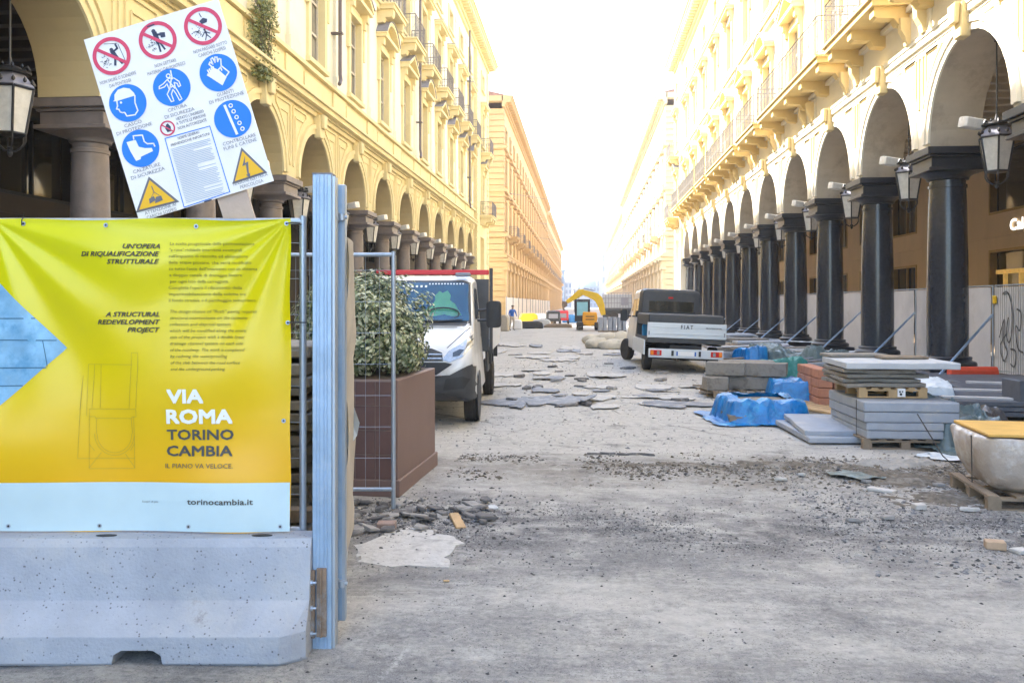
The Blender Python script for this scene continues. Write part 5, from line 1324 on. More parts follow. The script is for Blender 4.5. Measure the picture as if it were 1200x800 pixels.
# loose boards and sheets thrown over the low piles along the columns
rnd = random.Random(55)
for k in range(26):
    px = rnd.uniform(850, 1010); py = 400 + (px - 850) * .12 + rnd.uniform(0, 24); c = G(px, py, .25); wl = rnd.uniform(.7, 1.9)
    b = MB(); b.cbox((0, 0, 0), (wl, rnd.uniform(.08, .35), .03)); o = b.build('loose_board', rnd.choice((m_woodold, m_woodp, m_wood, m_lead, m_slabp)), None, (c.x, c.y, rnd.uniform(.22, .42)), (rnd.uniform(-.12, .12), rnd.uniform(-.14, .14), rnd.uniform(-.9, .9)), bevel=.004)
    tag(o, 'loose board thrown on the low slab piles between the stone blocks and the dark columns', 'board', 'loose boards on the low slab piles')

rnd = random.Random(66)
for k, (px, py, nm) in enumerate(((1090, 536, 'between the slab stack and the wrapped load'), (1122, 540, 'in front of the grey-teal sheet'), (870, 412, 'by the tailgate truck'), (935, 410, 'at the foot of the dark columns'), (1000, 560, 'on the earth before the slab stack'), (905, 438, 'over the low slabs'), (1150, 452, 'beside the red barrier'))):
    c = G(px, py); b = MB(); n = 10; v = []; w_ = rnd.uniform(.3, .7) * (1 if py > 500 else 1.8)
    for j in range(n + 1):
        for i in range(n + 1):
            x = (i / n - .5) * w_; y = (j / n - .5) * w_ * .6; q = noise.noise_vector(Vector((x * 5 + k, y * 5, k)))
            v.append((x + q.x * .1, y + q.y * .1, .03 + .05 * abs(q.z) + (.3 if py < 460 else 0)))
    b.add(v, [(j * (n + 1) + i, j * (n + 1) + i + 1, (j + 1) * (n + 1) + i + 1, (j + 1) * (n + 1) + i) for j in range(n) for i in range(n)])
    o = b.build('plastic_scrap', rnd.choice((m_whitet, m_whitet, m_greyt)), None, (c.x, c.y, 0), (0, 0, rnd.uniform(-1, 1)), smooth=30, recalc=False); tag(o, 'crumpled scrap of plastic sheet lying ' + nm, 'plastic scrap')

# ------------------------------------------------ vehicles
from mathutils.bvhtree import BVHTree
def rrect(y, w_, z0, z1, rb=.08, rt=.16, tw=1.0, n=5):
    """rounded ring in the xz plane at depth y; tw narrows the top"""
    pts = []
    cor = [(w_ - rb, z0 + rb, rb, -90, 1.0), (w_ * tw - rt, z1 - rt, rt, 0, 1.0), (-(w_ * tw - rt), z1 - rt, rt, 90, 1.0), (-(w_ - rb), z0 + rb, rb, 180, 1.0)]
    for cx, cz, r, a0, _ in cor:
        for i in range(n + 1):
            a = R(a0 + 90 * i / n); pts.append((cx + r * math.cos(a), y, cz + r * math.sin(a)))
    # extra points on the long sides
    out = []
    for i, p in enumerate(pts):
        q = pts[(i + 1) % len(pts)]; out.append(p)
        if i % (n + 1) == n:
            for k in range(1, 5): out.append(tuple(Vector(p).lerp(Vector(q), k / 5)))
    return out
def bvh_of(me):
    return BVHTree.FromPolygons([v.co for v in me.vertices], [tuple(p.vertices) for p in me.polygons])
def patch(name, bvh, poly, mt, parent, off=.01, d=(0, 1, 0), org=-5.0, cuts=3, thick=.0, smooth=True):
    """thin panel laid on the body: polygon in the plane across d, dropped onto the body along d"""
    bm = bmesh.new(); D_ = Vector(d)
    if abs(D_.y) > .5: vs_ = [bm.verts.new((a, org, c)) for a, c in poly]
    elif abs(D_.x) > .5: vs_ = [bm.verts.new((org, a, c)) for a, c in poly]
    f = bm.faces.new(vs_)
    bmesh.ops.triangulate(bm, faces=[f])
    for _ in range(cuts): bmesh.ops.subdivide_edges(bm, edges=[e for e in bm.edges if e.calc_length() > .05], cuts=1, use_grid_fill=True)
    bmesh.ops.triangulate(bm, faces=bm.faces)
    dead = []
    for v in bm.verts:
        h, nrm, _, _ = bvh.ray_cast(v.co, D_, 20)
        if h is None: dead.append(v); continue
        if nrm.dot(D_) > 0: nrm = -nrm
        v.co = h + nrm * off
    bmesh.ops.delete(bm, geom=dead, context='VERTS')
    bmesh.ops.recalc_face_normals(bm, faces=bm.faces)
    me = bpy.data.meshes.new(name); bm.to_mesh(me); bm.free(); me.materials.append(mt)
    if smooth: me.polygons.foreach_set('use_smooth', [True] * len(me.polygons))
    return link(name, me, parent)
m_wpaint = mat('white_vehicle_paint', (.70, .71, .72), .3, .05, 6, 0, coat=.4, dcol=(.52, .50, .46), dscale=2.2, damt=.57)
m_bump = mat('dark_grey_bumper_plastic', (.045, .048, .053), .55, .12, 9, .05, 80)
m_lampg = mat('clear_lamp_glass', (.42, .44, .46), .12, .2, 20, 0, metal=.4, coat=.6)
m_lampd = mat('dark_lamp_housing', (.10, .11, .12), .2, .2, 12, 0, metal=.5)
m_redp = mat('red_paint', (.55, .02, .03), .4, .06, 3, 0)
m_redlamp = mat('red_lamp_lens', (.62, .02, .015), .2, .05, 9, 0, coat=.5)
m_oralamp = mat('orange_lamp_lens', (.80, .22, .02), .2, .05, 9, 0, coat=.5)
m_wglass = mat('blue_glare_windscreen', (.015, .11, .24), .05, .25, 1.2, 0, spec=.8, coat=.5, alpha=.55)  # blue glare on the glass put in as its base colour
m_cabin = mat('dark_cabin', (.012, .05, .10), .6, .3, 2, 0)
m_hv = mat('green_hi_vis_jacket', (.25, .85, .20), .7, .12, 9, .1, 20)
m_dglass = mat('dark_vehicle_glass', (.03, .035, .04), .06, .3, 2, 0, spec=.7, coat=.4)
m_bedm = mat('dark_grey_bed_metal', (.055, .058, .065), .5, .15, 6, .05, 30)
m_silver = mat('silver_aluminium_side', (.62, .66, .70), .4, .05, 3, .02, 20, metal=.25)
m_rim = mat('dusty_wheel_rim', (.28, .26, .24), .6, .2, 8, .05, 30)
def tyre_meshes(r=.36, w_=.22):
    b = MB(lambda x, y, z: (z, x, y)); h = w_ / 2
    b.lathe([(r * .60, -h * .8), (r * .80, -h), (r * .95, -h * .95), (r, -h * .75), (r, -h * .40), (r - .012, -h * .38), (r - .012, -h * .30), (r, -h * .28), (r, h * .28), (r - .012, h * .30), (r - .012, h * .38), (r, h * .40), (r, h * .75), (r * .95, h * .95), (r * .80, h), (r * .60, h * .8)], 36)
    t = b.mesh('tyre', m_rubber, smooth=30)
    b = MB(lambda x, y, z: (z, x, y)); b.lathe([(r * .60, -h * .78), (r * .58, -h * .5), (r * .30, -h * .35), (r * .28, -h * .62), (r * .2, -h * .68), (r * .2, h * .7), (r * .58, h * .78)], 28); m_ = b.mesh('rim', m_rim, smooth=30)
    return t, m_
def wheel(parent, loc, meshes, flip=False, steer=0.0):
    o = link('wheel', meshes[0], parent, loc, (0, 0, (PI if flip else 0) + steer)); link('rim', meshes[1], o); return o

def white_truck():
    p = G(553.5, 492); fwd = P(600, 356, 1) - P(600, 356, 0)
    c = P(600 - 1.51 / 13.87 * F, 356, 13.87); rz = R(3.1)
    r = empty('flatbed_truck', (c.x, c.y, 0), rz, 'white flatbed truck facing the viewer behind the planter, green jacket in its cab', 'truck')
    S = [rrect(-1.00, .66, .66, .86, .06, .06), rrect(-.985, .80, .56, 1.00, .08, .10), rrect(-.94, .88, .50, 1.12, .08, .12), rrect(-.86, .93, .44, 1.22, .08, .14), rrect(-.70, .965, .40, 1.32, .08, .16, .97),
         rrect(-.45, .985, .40, 1.42, .08, .18, .95), rrect(-.15, .99, .40, 1.50, .08, .18, .93), rrect(.02, .99, .40, 1.54, .08, .15, .91), rrect(.16, .99, .40, 1.69, .08, .12, .90), rrect(.34, .99, .40, 1.91, .08, .12, .88), rrect(.52, .985, .40, 2.12, .08, .12, .86), rrect(.62, .98, .40, 2.22, .08, .12, .85), rrect(.74, .98, .40, 2.29, .08, .14, .845), rrect(1.0, .98, .40, 2.33, .08, .14, .845), rrect(1.75, .98, .40, 2.33, .08, .14, .845), rrect(1.85, .95, .42, 2.28, .08, .14, .84)]
    b = MB(); b.loft(S); me = b.mesh('cab_body', m_wpaint, smooth=38); link('cab_body', me, r); bv = bvh_of(me)
    # windscreen: dark surround, cabin back, jacket, glass
    sur = [(-.86, 1.50), (.86, 1.50), (.80, 2.20), (.68, 2.235), (-.68, 2.235), (-.80, 2.20)]
    gl = [(-.815, 1.565), (.815, 1.565), (.765, 2.15), (.68, 2.185), (-.68, 2.185), (-.765, 2.15)]
    patch('windscreen_surround', bv, sur, m_bump, r, .006, cuts=4)
    patch('windscreen_cabin', bv, gl, m_cabin, r, .009, cuts=4)
    patch('hi_vis_jacket', bv, [(.10, 1.66), (.12, 1.76), (.20, 1.80), (.25, 1.90), (.24, 1.98), (.31, 2.05), (.36, 2.02), (.44, 2.06), (.50, 1.98), (.49, 1.90), (.58, 1.84), (.62, 1.74), (.70, 1.66), (.55, 1.64), (.42, 1.67), (.25, 1.64)], m_hv, r, .016, cuts=4)
    b = MB(); b.tube([(.40 + .26 * math.cos(a), .16 + .06 * math.sin(a) - .06, 1.69 + .10 * math.sin(a)) for a in [i * PI / 8 for i in range(17)]], .012, 6, cap=False); b.build('steering_wheel', m_black, r, smooth=True)
    patch('windscreen', bv, gl, m_wglass, r, .035, cuts=4)
    patch('bonnet_seam', bv, [(-.84, 1.475), (.84, 1.475), (.84, 1.485), (-.84, 1.485)], m_black, r, .004, cuts=3)
    for s in (-1, 1): patch('bonnet_seam', bv, [(s * .56, 1.19), (s * .575, 1.19), (s * .86, 1.47), (s * .845, 1.475)], m_black, r, .004, cuts=3)
    patch('nose_emblem', bv, [(-.16, 1.22), (.16, 1.22), (.15, 1.26), (-.15, 1.26)], m_lampd, r, .006, cuts=2)
    bm_ = MB(); 
    for i in range(9):
        for j in range(6):
            if i * .9 + (5 - j) * .7 > 7.5 and i < 5 and j > 3: continue
            x = -.52 + i * .075; z = 2.11 - j * .065
            if i > 6 - j * .7 and j > 0: continue
            h, nrm, _, _ = bv.ray_cast(Vector((x, -5, z)), Vector((0, 1, 0)), 20)
            if h: q = h + Vector((0, -.035, .03)); bm_.add([(x - .018, q.y - .012, q.z - .018), (x + .018, q.y - .012, q.z - .018), (x + .018, q.y + .016, q.z + .016), (x - .018, q.y + .016, q.z + .016)], [(0, 1, 2, 3)])
    q = bm_.build('sticker_squares', m_signw, r, recalc=False); q['kind'] = 'stuff'
    for k in range(12):
        x = .14 + k * .05; h, nrm, _, _ = bv.ray_cast(Vector((x, -5, 2.15)), Vector((0, 1, 0)), 20)
        if h: b = MB(); b.add([(x - .012, h.y - .05, 2.17), (x + .012, h.y - .05, 2.17), (x + .012, h.y - .035, 2.19), (x - .012, h.y - .035, 2.19)], [(0, 1, 2, 3)]); b.build('sticker_dot', m_signw, r, recalc=False)
    b = MB(); b.tube([(-.2, .02, 1.585), (.35, .0, 1.575), (.72, .03, 1.60)], .012, 6); b.build('wiper', m_black, r)
    # bumper and grille
    patch('bumper', bv, [(-.99, .41), (.99, .41), (.99, .98), (.86, .93), (.62, .80), (.40, .74), (-.40, .74), (-.62, .80), (-.86, .93), (-.99, .98)], m_bump, r, .022, cuts=5)
    patch('grille', bv, [(-.52, 1.0), (.52, 1.0), (.50, 1.12), (.34, 1.18), (-.34, 1.18), (-.5, 1.12)], m_bump, r, .012, cuts=4)
    patch('grille', bv, [(-.42, .80), (.42, .80), (.66, .96), (.55, .985), (-.55, .985), (-.66, .96)], m_black, r, .014, cuts=4)
    for z in (1.03, 1.09): patch('grille_bar', bv, [(-.5, z), (.5, z), (.5, z + .018), (-.5, z + .018)], m_lampg, r, .022, cuts=3)
    for s in (-1, 1):
        f = lambda pts: [(s * a, c) for a, c in pts]
        h = patch('headlight', bv, f([(.50, 1.02), (.62, .985), (.80, 1.06), (.93, 1.22), (.955, 1.40), (.90, 1.37), (.78, 1.25), (.60, 1.15)]), m_lampg, r, .012, cuts=4)
        patch('lamp_core', bv, f([(.66, 1.06), (.76, 1.08), (.82, 1.16), (.76, 1.17), (.66, 1.12)]), m_lampd, h, .018, cuts=3)
        patch('lamp_core', bv, f([(.84, 1.18), (.90, 1.24), (.92, 1.32), (.86, 1.26)]), m_lampd, h, .018, cuts=3)
        patch('fog_lamp_recess', bv, f([(.52, .58), (.82, .60), (.90, .74), (.80, .78), (.56, .74)]), m_black, r, .027, cuts=4)
        b = MB(); b.tube([(s * .72, -.99 if 0 else -.965, .65), (s * .72, -.93, .65)], .045, 16); b.build('fog_lamp', m_lampg, r, smooth=True)
        # door glass, mirror
        patch('side_window', bv, [(.55, 1.60), (1.45, 1.60), (1.45, 2.10), (.98, 2.12)], m_dglass, r, .010, d=(-s, 0, 0), org=s * 4, cuts=3)
        b = MB(); b.loft([rrect(y, w_, -.22, .22, .06, .06) for y, w_ in ((-.07, .09), (-.05, .12), (.03, .125), (.07, .11))]); 
        mo = b.build('mirror', m_black, r, (s * 1.20, .42, 1.68), smooth=40)
        b = MB(); b.box(-.10, .10, .072, .076, -.17, .19); b.build('mirror_glass', m_lampg, mo)
        b = MB(); b.tube([(s * .93, .42, 1.74), (s * 1.12, .42, 1.76)], .022, 8); b.tube([(s * .93, .42, 1.58), (s * 1.12, .42, 1.58)], .022, 8); b.build('mirror_arm', m_black, r, smooth=True)
        patch('door_seam', bv, [(.50, .55), (.515, .55), (.515, 1.55), (.50, 1.55)], m_black, r, .006, d=(-s, 0, 0), org=s * 4, cuts=2)
        patch('door_seam', bv, [(1.55, .55), (1.565, .55), (1.565, 2.1), (1.55, 2.1)], m_black, r, .006, d=(-s, 0, 0), org=s * 4, cuts=2)
        patch('door_handle', bv, [(1.32, 1.28), (1.50, 1.28), (1.50, 1.33), (1.32, 1.33)], m_black, r, .02, d=(-s, 0, 0), org=s * 4, cuts=1)
        b = MB(); b.lathe([(.40, 0), (.40, .012), (.37, .014)], 30); o = b.build('wheel_arch', m_black, r, (s * .985, 0, .40), (0, R(90 * s), 0))
    b = MB(); b.box(.55, .80, .60, .72, 2.30, 2.37); b.build('roof_marker', m_lead, r, bevel=.015)
    patch('plate_holder', bv, [(-.27, .56), (.27, .56), (.27, .68), (-.27, .68)], m_signw, r, .03, cuts=2)
    tm = tyre_meshes(.37, .21)
    for s in (-1, 1):
        wheel(r, (s * .87, 0, .36), tm, s < 0); wheel(r, (s * .92, 3.93, .37), tm, s < 0)
        wheel(r, (s * .66, 3.93, .37), tm, s < 0)
    # flat bed
    b = MB(); b.box(-.42, .42, 1.2, 5.4, .60, .80); b.build('chassis', m_black, r)
    b = MB(); b.box(-1.06, 1.06, 2.15, 5.6, .98, 1.06); b.build('bed_floor', m_bedm, r)
    for s in (-1, 1):
        b = MB(); b.box(s * 1.075 - .018, s * 1.075 + .018, 2.2, 5.6, 1.0, 1.42); b.build('side_board', m_wpaint, r, bevel=.008)
        b = MB(); b.box(s * 1.07 - .03, s * 1.07 + .03, 2.03, 2.12, .95, 2.50); b.build('headboard_post', m_bump, r)
        for y in (2.6, 3.3, 5.0):
            b = MB(); b.box(s * 1.0 - .05, s * 1.0 + .05, y, y + .12, .72, .97); b.build('bed_bracket', m_black, r)
        b = MB(); b.prism([(2.1, .98), (2.2, .60), (2.9, .60), (2.95, .98)], s * .98 - .02, s * .98 + .02, 'x'); b.build('side_guard', m_bump, r)
    b = MB(); b.box(-1.03, 1.03, 2.04, 2.11, 1.0, 2.30); b.build('headboard_mesh', m_bedm, r)
    b = MB(); b.box(-1.03, 1.03, 2.02, 2.13, 2.38, 2.47); b.build('headboard_rail', m_redp, r, bevel=.01)
    b = MB(); b.box(-1.06, 1.06, 5.6, 5.64, 1.0, 1.42); b.build('tail_board', m_wpaint, r)
white_truck()

def rear_truck():
    d = 24.1; c = P(600 + 4.62 / d * F, 356, d)
    r = empty('dropside_truck', (c.x, c.y, .0), R(3.4), 'white double-cab dropside truck seen from behind on the right, leaning slightly, with silver tailgate', 'truck')
    r.rotation_euler = (0, R(2.1), R(3.4))
    # cab, forward is +y
    S = [rrect(1.75, .86, .55, 2.18, .05, .10, .93), rrect(1.78, .93, .45, 2.24, .06, .14, .90), rrect(2.4, .97, .42, 2.28, .06, .16, .88), rrect(3.6, .97, .42, 2.26, .06, .16, .88), rrect(4.0, .97, .42, 2.10, .06, .16, .88), rrect(4.5, .97, .42, 1.62, .06, .12, .92), rrect(5.0, .94, .42, 1.35, .08, .14, .92), rrect(5.3, .84, .48, 1.1, .08, .12, .94), rrect(5.38, .7, .6, .9, .06, .06)]
    b = MB(); b.loft(S); me = b.mesh('cab_body', m_wpaint, smooth=38); link('cab_body', me, r); bv = bvh_of(me)
    b = MB(); b.loft([rrect(1.69, .87, .55, 2.20, .05, .10, .93), rrect(1.72, .945, .45, 2.262, .06, .14, .90), rrect(2.3, .985, .43, 2.295, .06, .16, .882)]); sh_ = b.mesh('rear_shell', m_bedm, smooth=38); link('rear_shell', sh_, r); bv0 = bv; bv = bvh_of(sh_)
    patch('rear_panel', bv, [(-.90, .9), (.90, .9), (.86, 1.9), (.80, 2.19), (-.80, 2.19), (-.86, 1.9)], m_bedm, r, .012, cuts=3)
    patch('rear_window', bv, [(-.66, 1.62), (.66, 1.62), (.66, 1.92), (-.66, 1.92)], m_reflglass, r, .02, cuts=3)
    patch('rear_window_frame', bv, [(-.70, 1.585), (.70, 1.585), (.70, 1.618), (-.70, 1.618)], m_black, r, .024, cuts=3)
    patch('brake_light', bv, [(-.10, 2.00), (.04, 2.00), (.04, 2.05), (-.10, 2.05)], m_redlamp, r, .025, cuts=1)
    bv = bv0
    for s in (-1, 1):
        patch('side_window', bv, [(2.35, 1.42), (2.9, 1.42), (2.9, 1.98), (2.35, 1.98)], m_dglass, r, .010, d=(-s, 0, 0), org=s * 4, cuts=3)
        patch('side_window', bv, [(3.0, 1.42), (4.15, 1.42), (3.75, 1.95), (3.0, 1.98)], m_dglass, r, .010, d=(-s, 0, 0), org=s * 4, cuts=3)
        patch('door_seam', bv, [(2.94, .6), (2.96, .6), (2.96, 1.4), (2.94, 1.4)], m_black, r, .008, d=(-s, 0, 0), org=s * 4, cuts=2)
        b = MB(); b.loft([rrect(y, w_, -.19, .19, .05, .05) for y, w_ in ((-.06, .10), (-.03, .115), (.06, .10))]); b.build('mirror', m_black, r, (s * 1.15, 4.0, 1.45), smooth=40)
        b = MB(); b.tube([(s * .92, 4.0, 1.42), (s * 1.08, 4.0, 1.44)], .03, 8); b.build('mirror_arm', m_black, r)
    tm = tyre_meshes(.345, .22)
    for s in (-1, 1):
        wheel(r, (s * .90, 0, .35), tm, s < 0)
        b = MB(); b.box(s * .93 - .13, s * .93 + .13, -.42, .42, .72, .76); b.build('mudguard', m_bump, r, bevel=.02)
    wheel(r, (-.96, 4.35, .34), tm, True, R(18)); wheel(r, (.90, 4.35, .34), tm, False, R(18))
    # bed
    b = MB(); b.box(-.42, .42, -.9, 3, .55, .74); b.tube([(-.9, 0, .36), (.9, 0, .36)], .06, 8); b.build('chassis', m_black, r)
    b = MB(); b.box(-1.03, 1.03, -1.0, 1.72, .80, .92); b.build('bed_frame', m_bump, r)
    b = MB(); b.box(1.017, 1.053, -.96, 1.70, .93, 1.33); b.build('side_board', m_silver, r, bevel=.006)
    b = MB(); b.box(-1.11, -1.075, -.90, 1.66, .46, .86); b.build('side_board', m_silver, r, (0, 0, 0), bevel=.006)['label'] = 'side board let down and hanging below the bed'
    b = MB()
    for z0, z1 in ((.93, 1.045), (1.055, 1.19), (1.20, 1.33)): b.box(-1.045, 1.045, -1.02, -.985, z0, z1)
    b.box(-1.045, 1.045, -1.005, -.975, .93, 1.33); b.box(-1.02, 1.02, -1.035, -1.018, 1.03, 1.065)
    t = b.build('tailgate', m_silver, r, bevel=.005)
    b = MB(); text_mb(b, 'F I A T', -.16, .16, 1.18, .11, 0, .03, lambda x, z: -1.026); b.build('maker_lettering', m_bedm, t, recalc=False)
    b = MB(); text_mb(b, 'PROFESSIONAL', .50, .93, 1.20, .035, 0, .05, lambda x, z: -1.026); b.build('small_lettering', m_bedm, t, recalc=False)
    for x in (-1.0, .99): 
        b = MB(); b.box(x - .012, x + .012, -1.05, -1.02, 1.0, 1.1); b.build('latch', m_lead, t)
    b = MB(); b.box(-1.0, 1.0, 1.60, 1.66, .93, 1.58); b.build('bed_headboard', m_bedm, r)
    b = MB(); b.box(-1.0, 1.0, -.9, 1.58, 1.25, 1.56); b.build('cargo_cover', m_bedm, r, bevel=.03)
    # bumper
    b = MB(); b.box(-.99, .99, -1.02, -.94, .40, .64); bu = b.build('rear_bumper', m_silver, r, bevel=.012)
    for s in (-1, 1):
        b = MB(); b.box(s * .80 - .15, s * .80 + .15, -1.045, -1.022, .46, .60); lo = b.build('tail_light', m_redlamp, r, bevel=.01)
        b = MB(); b.box(s * .905 - .04, s * .905 + .04, -1.052, -1.046, .47, .59); b.build('indicator', m_oralamp, lo)
        b = MB(); b.box(s * .74 - .035, s * .74 + .035, -1.052, -1.046, .48, .58); b.build('reversing_light', m_lampg, lo)
        b = MB(); b.box(s * .36 - .03, s * .36 + .03, -1.04, -1.022, .46, .60); b.build('bumper_block', m_black, r)
    b = MB(); b.box(-.26, .26, -1.035, -1.0222, .47, .58); pl = b.build('number_plate', m_signw, r)
    for s in (-1, 1): b = MB(); b.box(s * .24 - .02, s * .24 + .02, -1.038, -1.0355, .47, .58); b.build('plate_band', m_blue, pl)
    b = MB(); b.tube([(-.2, -.9, .33), (-.2, .4, .36)], .035, 10); b.build('exhaust', m_rust, r)
    b = MB(); b.box(-1.0, -.86, .25, 1.65, .42, .90); b.build('side_locker', m_wpaint, r, bevel=.02)
    b = MB(); b.lathe([(.10, 0), (.115, .03), (.115, .28), (.09, .34), (.05, .36)], 16); tag(b.build('blue_canister', m_bluec, None, P(757, 393.5, 25.0), smooth=True), 'light blue plastic canister standing between cab and bed of the rear truck', 'canister')
m_bluec = mat('blue_canister_plastic', (.03, .28, .62), .35, .08, 4, 0)
m_reflglass = mat('reflecting_rear_glass', (.09, .085, .07), .04, .3, 2, 0, spec=1, coat=1, metal=.5)
rear_truck()

# ------------------------------------------------ planter and bush
def planter():
    c = G(466, 582); rz = R(-3); S = 1.62; H = 1.12
    r = empty('planter', (c.x, c.y, .0), rz, 'large square brown tiled planter with low skirting behind the wire fence', 'planter')
    b = MB(); b.box(-S, 0, 0, S, .10, H); b.build('planter_body', m_planter, r, bevel=.008)
    b = MB(); b.box(-S - .025, .025, -.025, S + .025, .0, .16); b.build('skirting', m_planter, r, bevel=.006)
    b = MB(); b.box(-S + .0, -.02, -.006, -.0005, .16, H - .003); b.build('grout_bed', m_grout, r)
    n = 8; tw = (S - .03) / n; th = (H - .18) / 4
    bb = MB(); bb.box(.004, tw - .004, -.014, -.0065, .004, th - .004); tm = bb.mesh('tile', m_tilebr)
    for i in range(n):
        for j in range(4): link('tile', tm, r, (-S + .01 + i * tw, 0, .165 + j * th))
    b = MB(); b.box(-S + .06, -.06, .06, S - .06, H - .12, H + .002); b.build('soil', m_soil, r)
    # bush: branches and many small leaves
    cen = Vector((-.58, .75, H + .42)); q = Matrix.Rotation(rz, 4, 'Z')
    br = empty('round_bush', (c.x, c.y, H), rz, 'rounded bush with small variegated pale green leaves growing in the brown planter', 'bush')
    rnd = random.Random(11)
    b = MB()
    for k in range(9):
        a = rnd.uniform(0, 2 * PI); e = Vector((cen.x + .5 * math.cos(a) * rnd.uniform(.3, 1), cen.y + .5 * math.sin(a), .45 + rnd.uniform(0, .35)))
        s0 = Vector((cen.x + rnd.uniform(-.1, .1), cen.y + rnd.uniform(-.1, .1), -.02)); mid = s0.lerp(e, .5) + Vector((rnd.uniform(-.1, .1), rnd.uniform(-.1, .1), .05)); b.tube([s0, mid, e], .022, 6, r1=.008)
    o = b.build('branches', m_bark, br, smooth=True)
    clumps = []
    for k in range(150):
        a = rnd.uniform(0, 2 * PI); u = rnd.uniform(-.75, 1); s_ = math.sqrt(1 - u * u); rr = rnd.uniform(.66, 1.0)
        clumps.append(Vector((s_ * math.cos(a) * .72 * rr, s_ * math.sin(a) * .72 * rr, u * .62 * rr)) * (1 + .12 * noise.noise(Vector((a * 2, u * 3, 0)))))
    b = MB()
    for cl in clumps:
        for k in range(150):
            d = Vector((rnd.gauss(0, 1), rnd.gauss(0, 1), rnd.gauss(0, 1))).normalized() * rnd.uniform(.2, 1) ** .6 * .15
            p = cen + Vector((0, 0, -H)) + cl + d
            if p.z < .02: continue
            nrm = (cl.normalized() * .9 + d.normalized() * .8 + Vector((rnd.uniform(-.6, .6), rnd.uniform(-.6, .6), rnd.uniform(-.1, .9)))).normalized()
            t = nrm.cross(Vector((rnd.uniform(-1, 1), rnd.uniform(-1, 1), rnd.uniform(-1, 1)))).normalized(); s2 = nrm.cross(t); L_ = rnd.uniform(.018, .034); W_ = L_ * .55
            b.m = rnd.choices((0, 1, 2), (.40, .28, .32))[0]
            b.add([p - t * L_, p + s2 * W_ + nrm * .004, p + t * L_, p - s2 * W_ + nrm * .004], [(0, 1, 2, 3)])
    o = b.build('foliage', [m_leafl, m_leafd, m_leafm], br, recalc=False); o['kind'] = 'stuff'
planter()

# stacked paving slabs and timber behind the banner, seen through the fence gap
def behind_banner():
    base = P(352, 356, 6.4); k = 0; z = .02
    rnd = random.Random(4)
    while z < 1.52:
        h = rnd.choice((.05, .07, .09)); 
        slab('stone_slab', (base.x - .52 + rnd.uniform(-.04, .04), base.y + .3, z), (1.15, .9, h), 300 + k, rnd.choice((m_slabold, m_slabp2, m_slabold)), 'rough stone slab in the stack glimpsed between banner and gate post, %s' % ('layer ' + ['one', 'two', 'three', 'four', 'five', 'six', 'seven', 'eight', 'nine', 'ten', 'eleven', 'twelve', 'thirteen', 'fourteen', 'fifteen', 'sixteen', 'seventeen', 'eighteen', 'nineteen', 'twenty'][k] + ' from the ground'), rz=YAW + rnd.uniform(-.05, .05), group='slabs stacked behind the banner', rough=.02)
        z += h + (.012 if k % 3 else .04); k += 1
    for i in range(4):
        p = P(95 + i * 68, 356, 5.2 + .12 * i); b = MB(); b.cbox((0, 0, .0), (.9, .12, .08)); tag(b.build('timber_beam', m_woodold, None, (p.x, p.y, .45 + .02 * i), (0, 0, YAW + rnd.uniform(-.3, .3)), bevel=.005), 'timber offcut glimpsed under the banner edge, %s from the left' % ['first', 'second', 'third', 'fourth'][i], 'timber', 'timber offcuts behind the barrier')
m_slabp2 = mat('tan_grey_slab', (.34, .31, .27), .85, .15, 4, .3, 25)
behind_banner()

# ------------------------------------------------ lanterns
def lantern_meshes(detail=True):
    d = []
    b = MB(); n = 6
    ring = lambda r, z: [(r * math.cos(a * 2 * PI / n), r * math.sin(a * 2 * PI / n), z) for a in range(n)]
    tr, brr, zt, zb = .36, .235, .0, -.72
    for i in range(n):
        a, c = ring(tr, zt)[i], ring(brr, zb)[i]; b.tube([a, c], .020, 6)
        a2, c2 = ring(tr, zt)[(i + 1) % n], ring(brr, zb)[(i + 1) % n]; b.tube([a, a2], .024, 6); b.tube([c, c2], .020, 6)
        # lower scrolls
        cc = Vector(c); b.tube([cc, cc * 1.02 + Vector((0, 0, -.10)), Vector((cc.x * .8, cc.y * .8, zb - .20)), Vector((cc.x * .35, cc.y * .35, zb - .27)), Vector((0, 0, zb - .25))], .014, 5)
        # crown scrolls
        e = Vector(ring(.30, .30)[i]); b.tube([Vector(ring(.15, .25)[i]), Vector(ring(.27, .26)[i]), e, Vector(ring(.27, .36)[i]), Vector(ring(.22, .33)[i])], .018, 5)
    b.lathe([(.02, zb - .36), (.045, zb - .31), (.03, zb - .26), (.05, zb - .22), (.02, zb - .2)], 10)
    b.lathe([(.30, .24), (.31, .27), (.20, .28), (.16, .34), (.05, .38), (.03, .46), (.022, .5)], 18)
    for i in range(12):
        a = 2 * PI * i / 12; b.lathe([(.005, -.035), (.03, -.015), (.032, .015), (.012, .04), (.004, .06)], 6, (.335 * math.cos(a), .335 * math.sin(a), .10)) ; b.lathe([(.005, -.03), (.028, 0), (.004, .045)], 6, (.27 * math.cos(a), .27 * math.sin(a), .33))
    d.append(('frame', b.mesh('frame', m_lantern, smooth=40)))
    b = MB()
    for i in range(n):
        a, c, a2, c2 = ring(tr * .97, zt)[i], ring(brr * .96, zb)[i], ring(tr * .97, zt)[(i + 1) % n], ring(brr * .96, zb)[(i + 1) % n]
        bb = MB(); bb.add([a, a2, c2, c], [(0, 1, 2, 3)]); d.append(('pane', bb.mesh('pane', m_glowglass, recalc=False)))
    b = MB(); b.lathe([(.37, .005), (.36, .04), (.34, .06), (.24, .20), (.20, .235)], 6); d.append(('hood', b.mesh('hood', m_lead, smooth=20)))
    b = MB(); b.lathe([(.235, zb - .004), (.20, zb - .02), (.05, zb - .03)], 6); d.append(('bottom_plate', b.mesh('bottom_plate', m_lantern)))
    return d
LM = lantern_meshes()
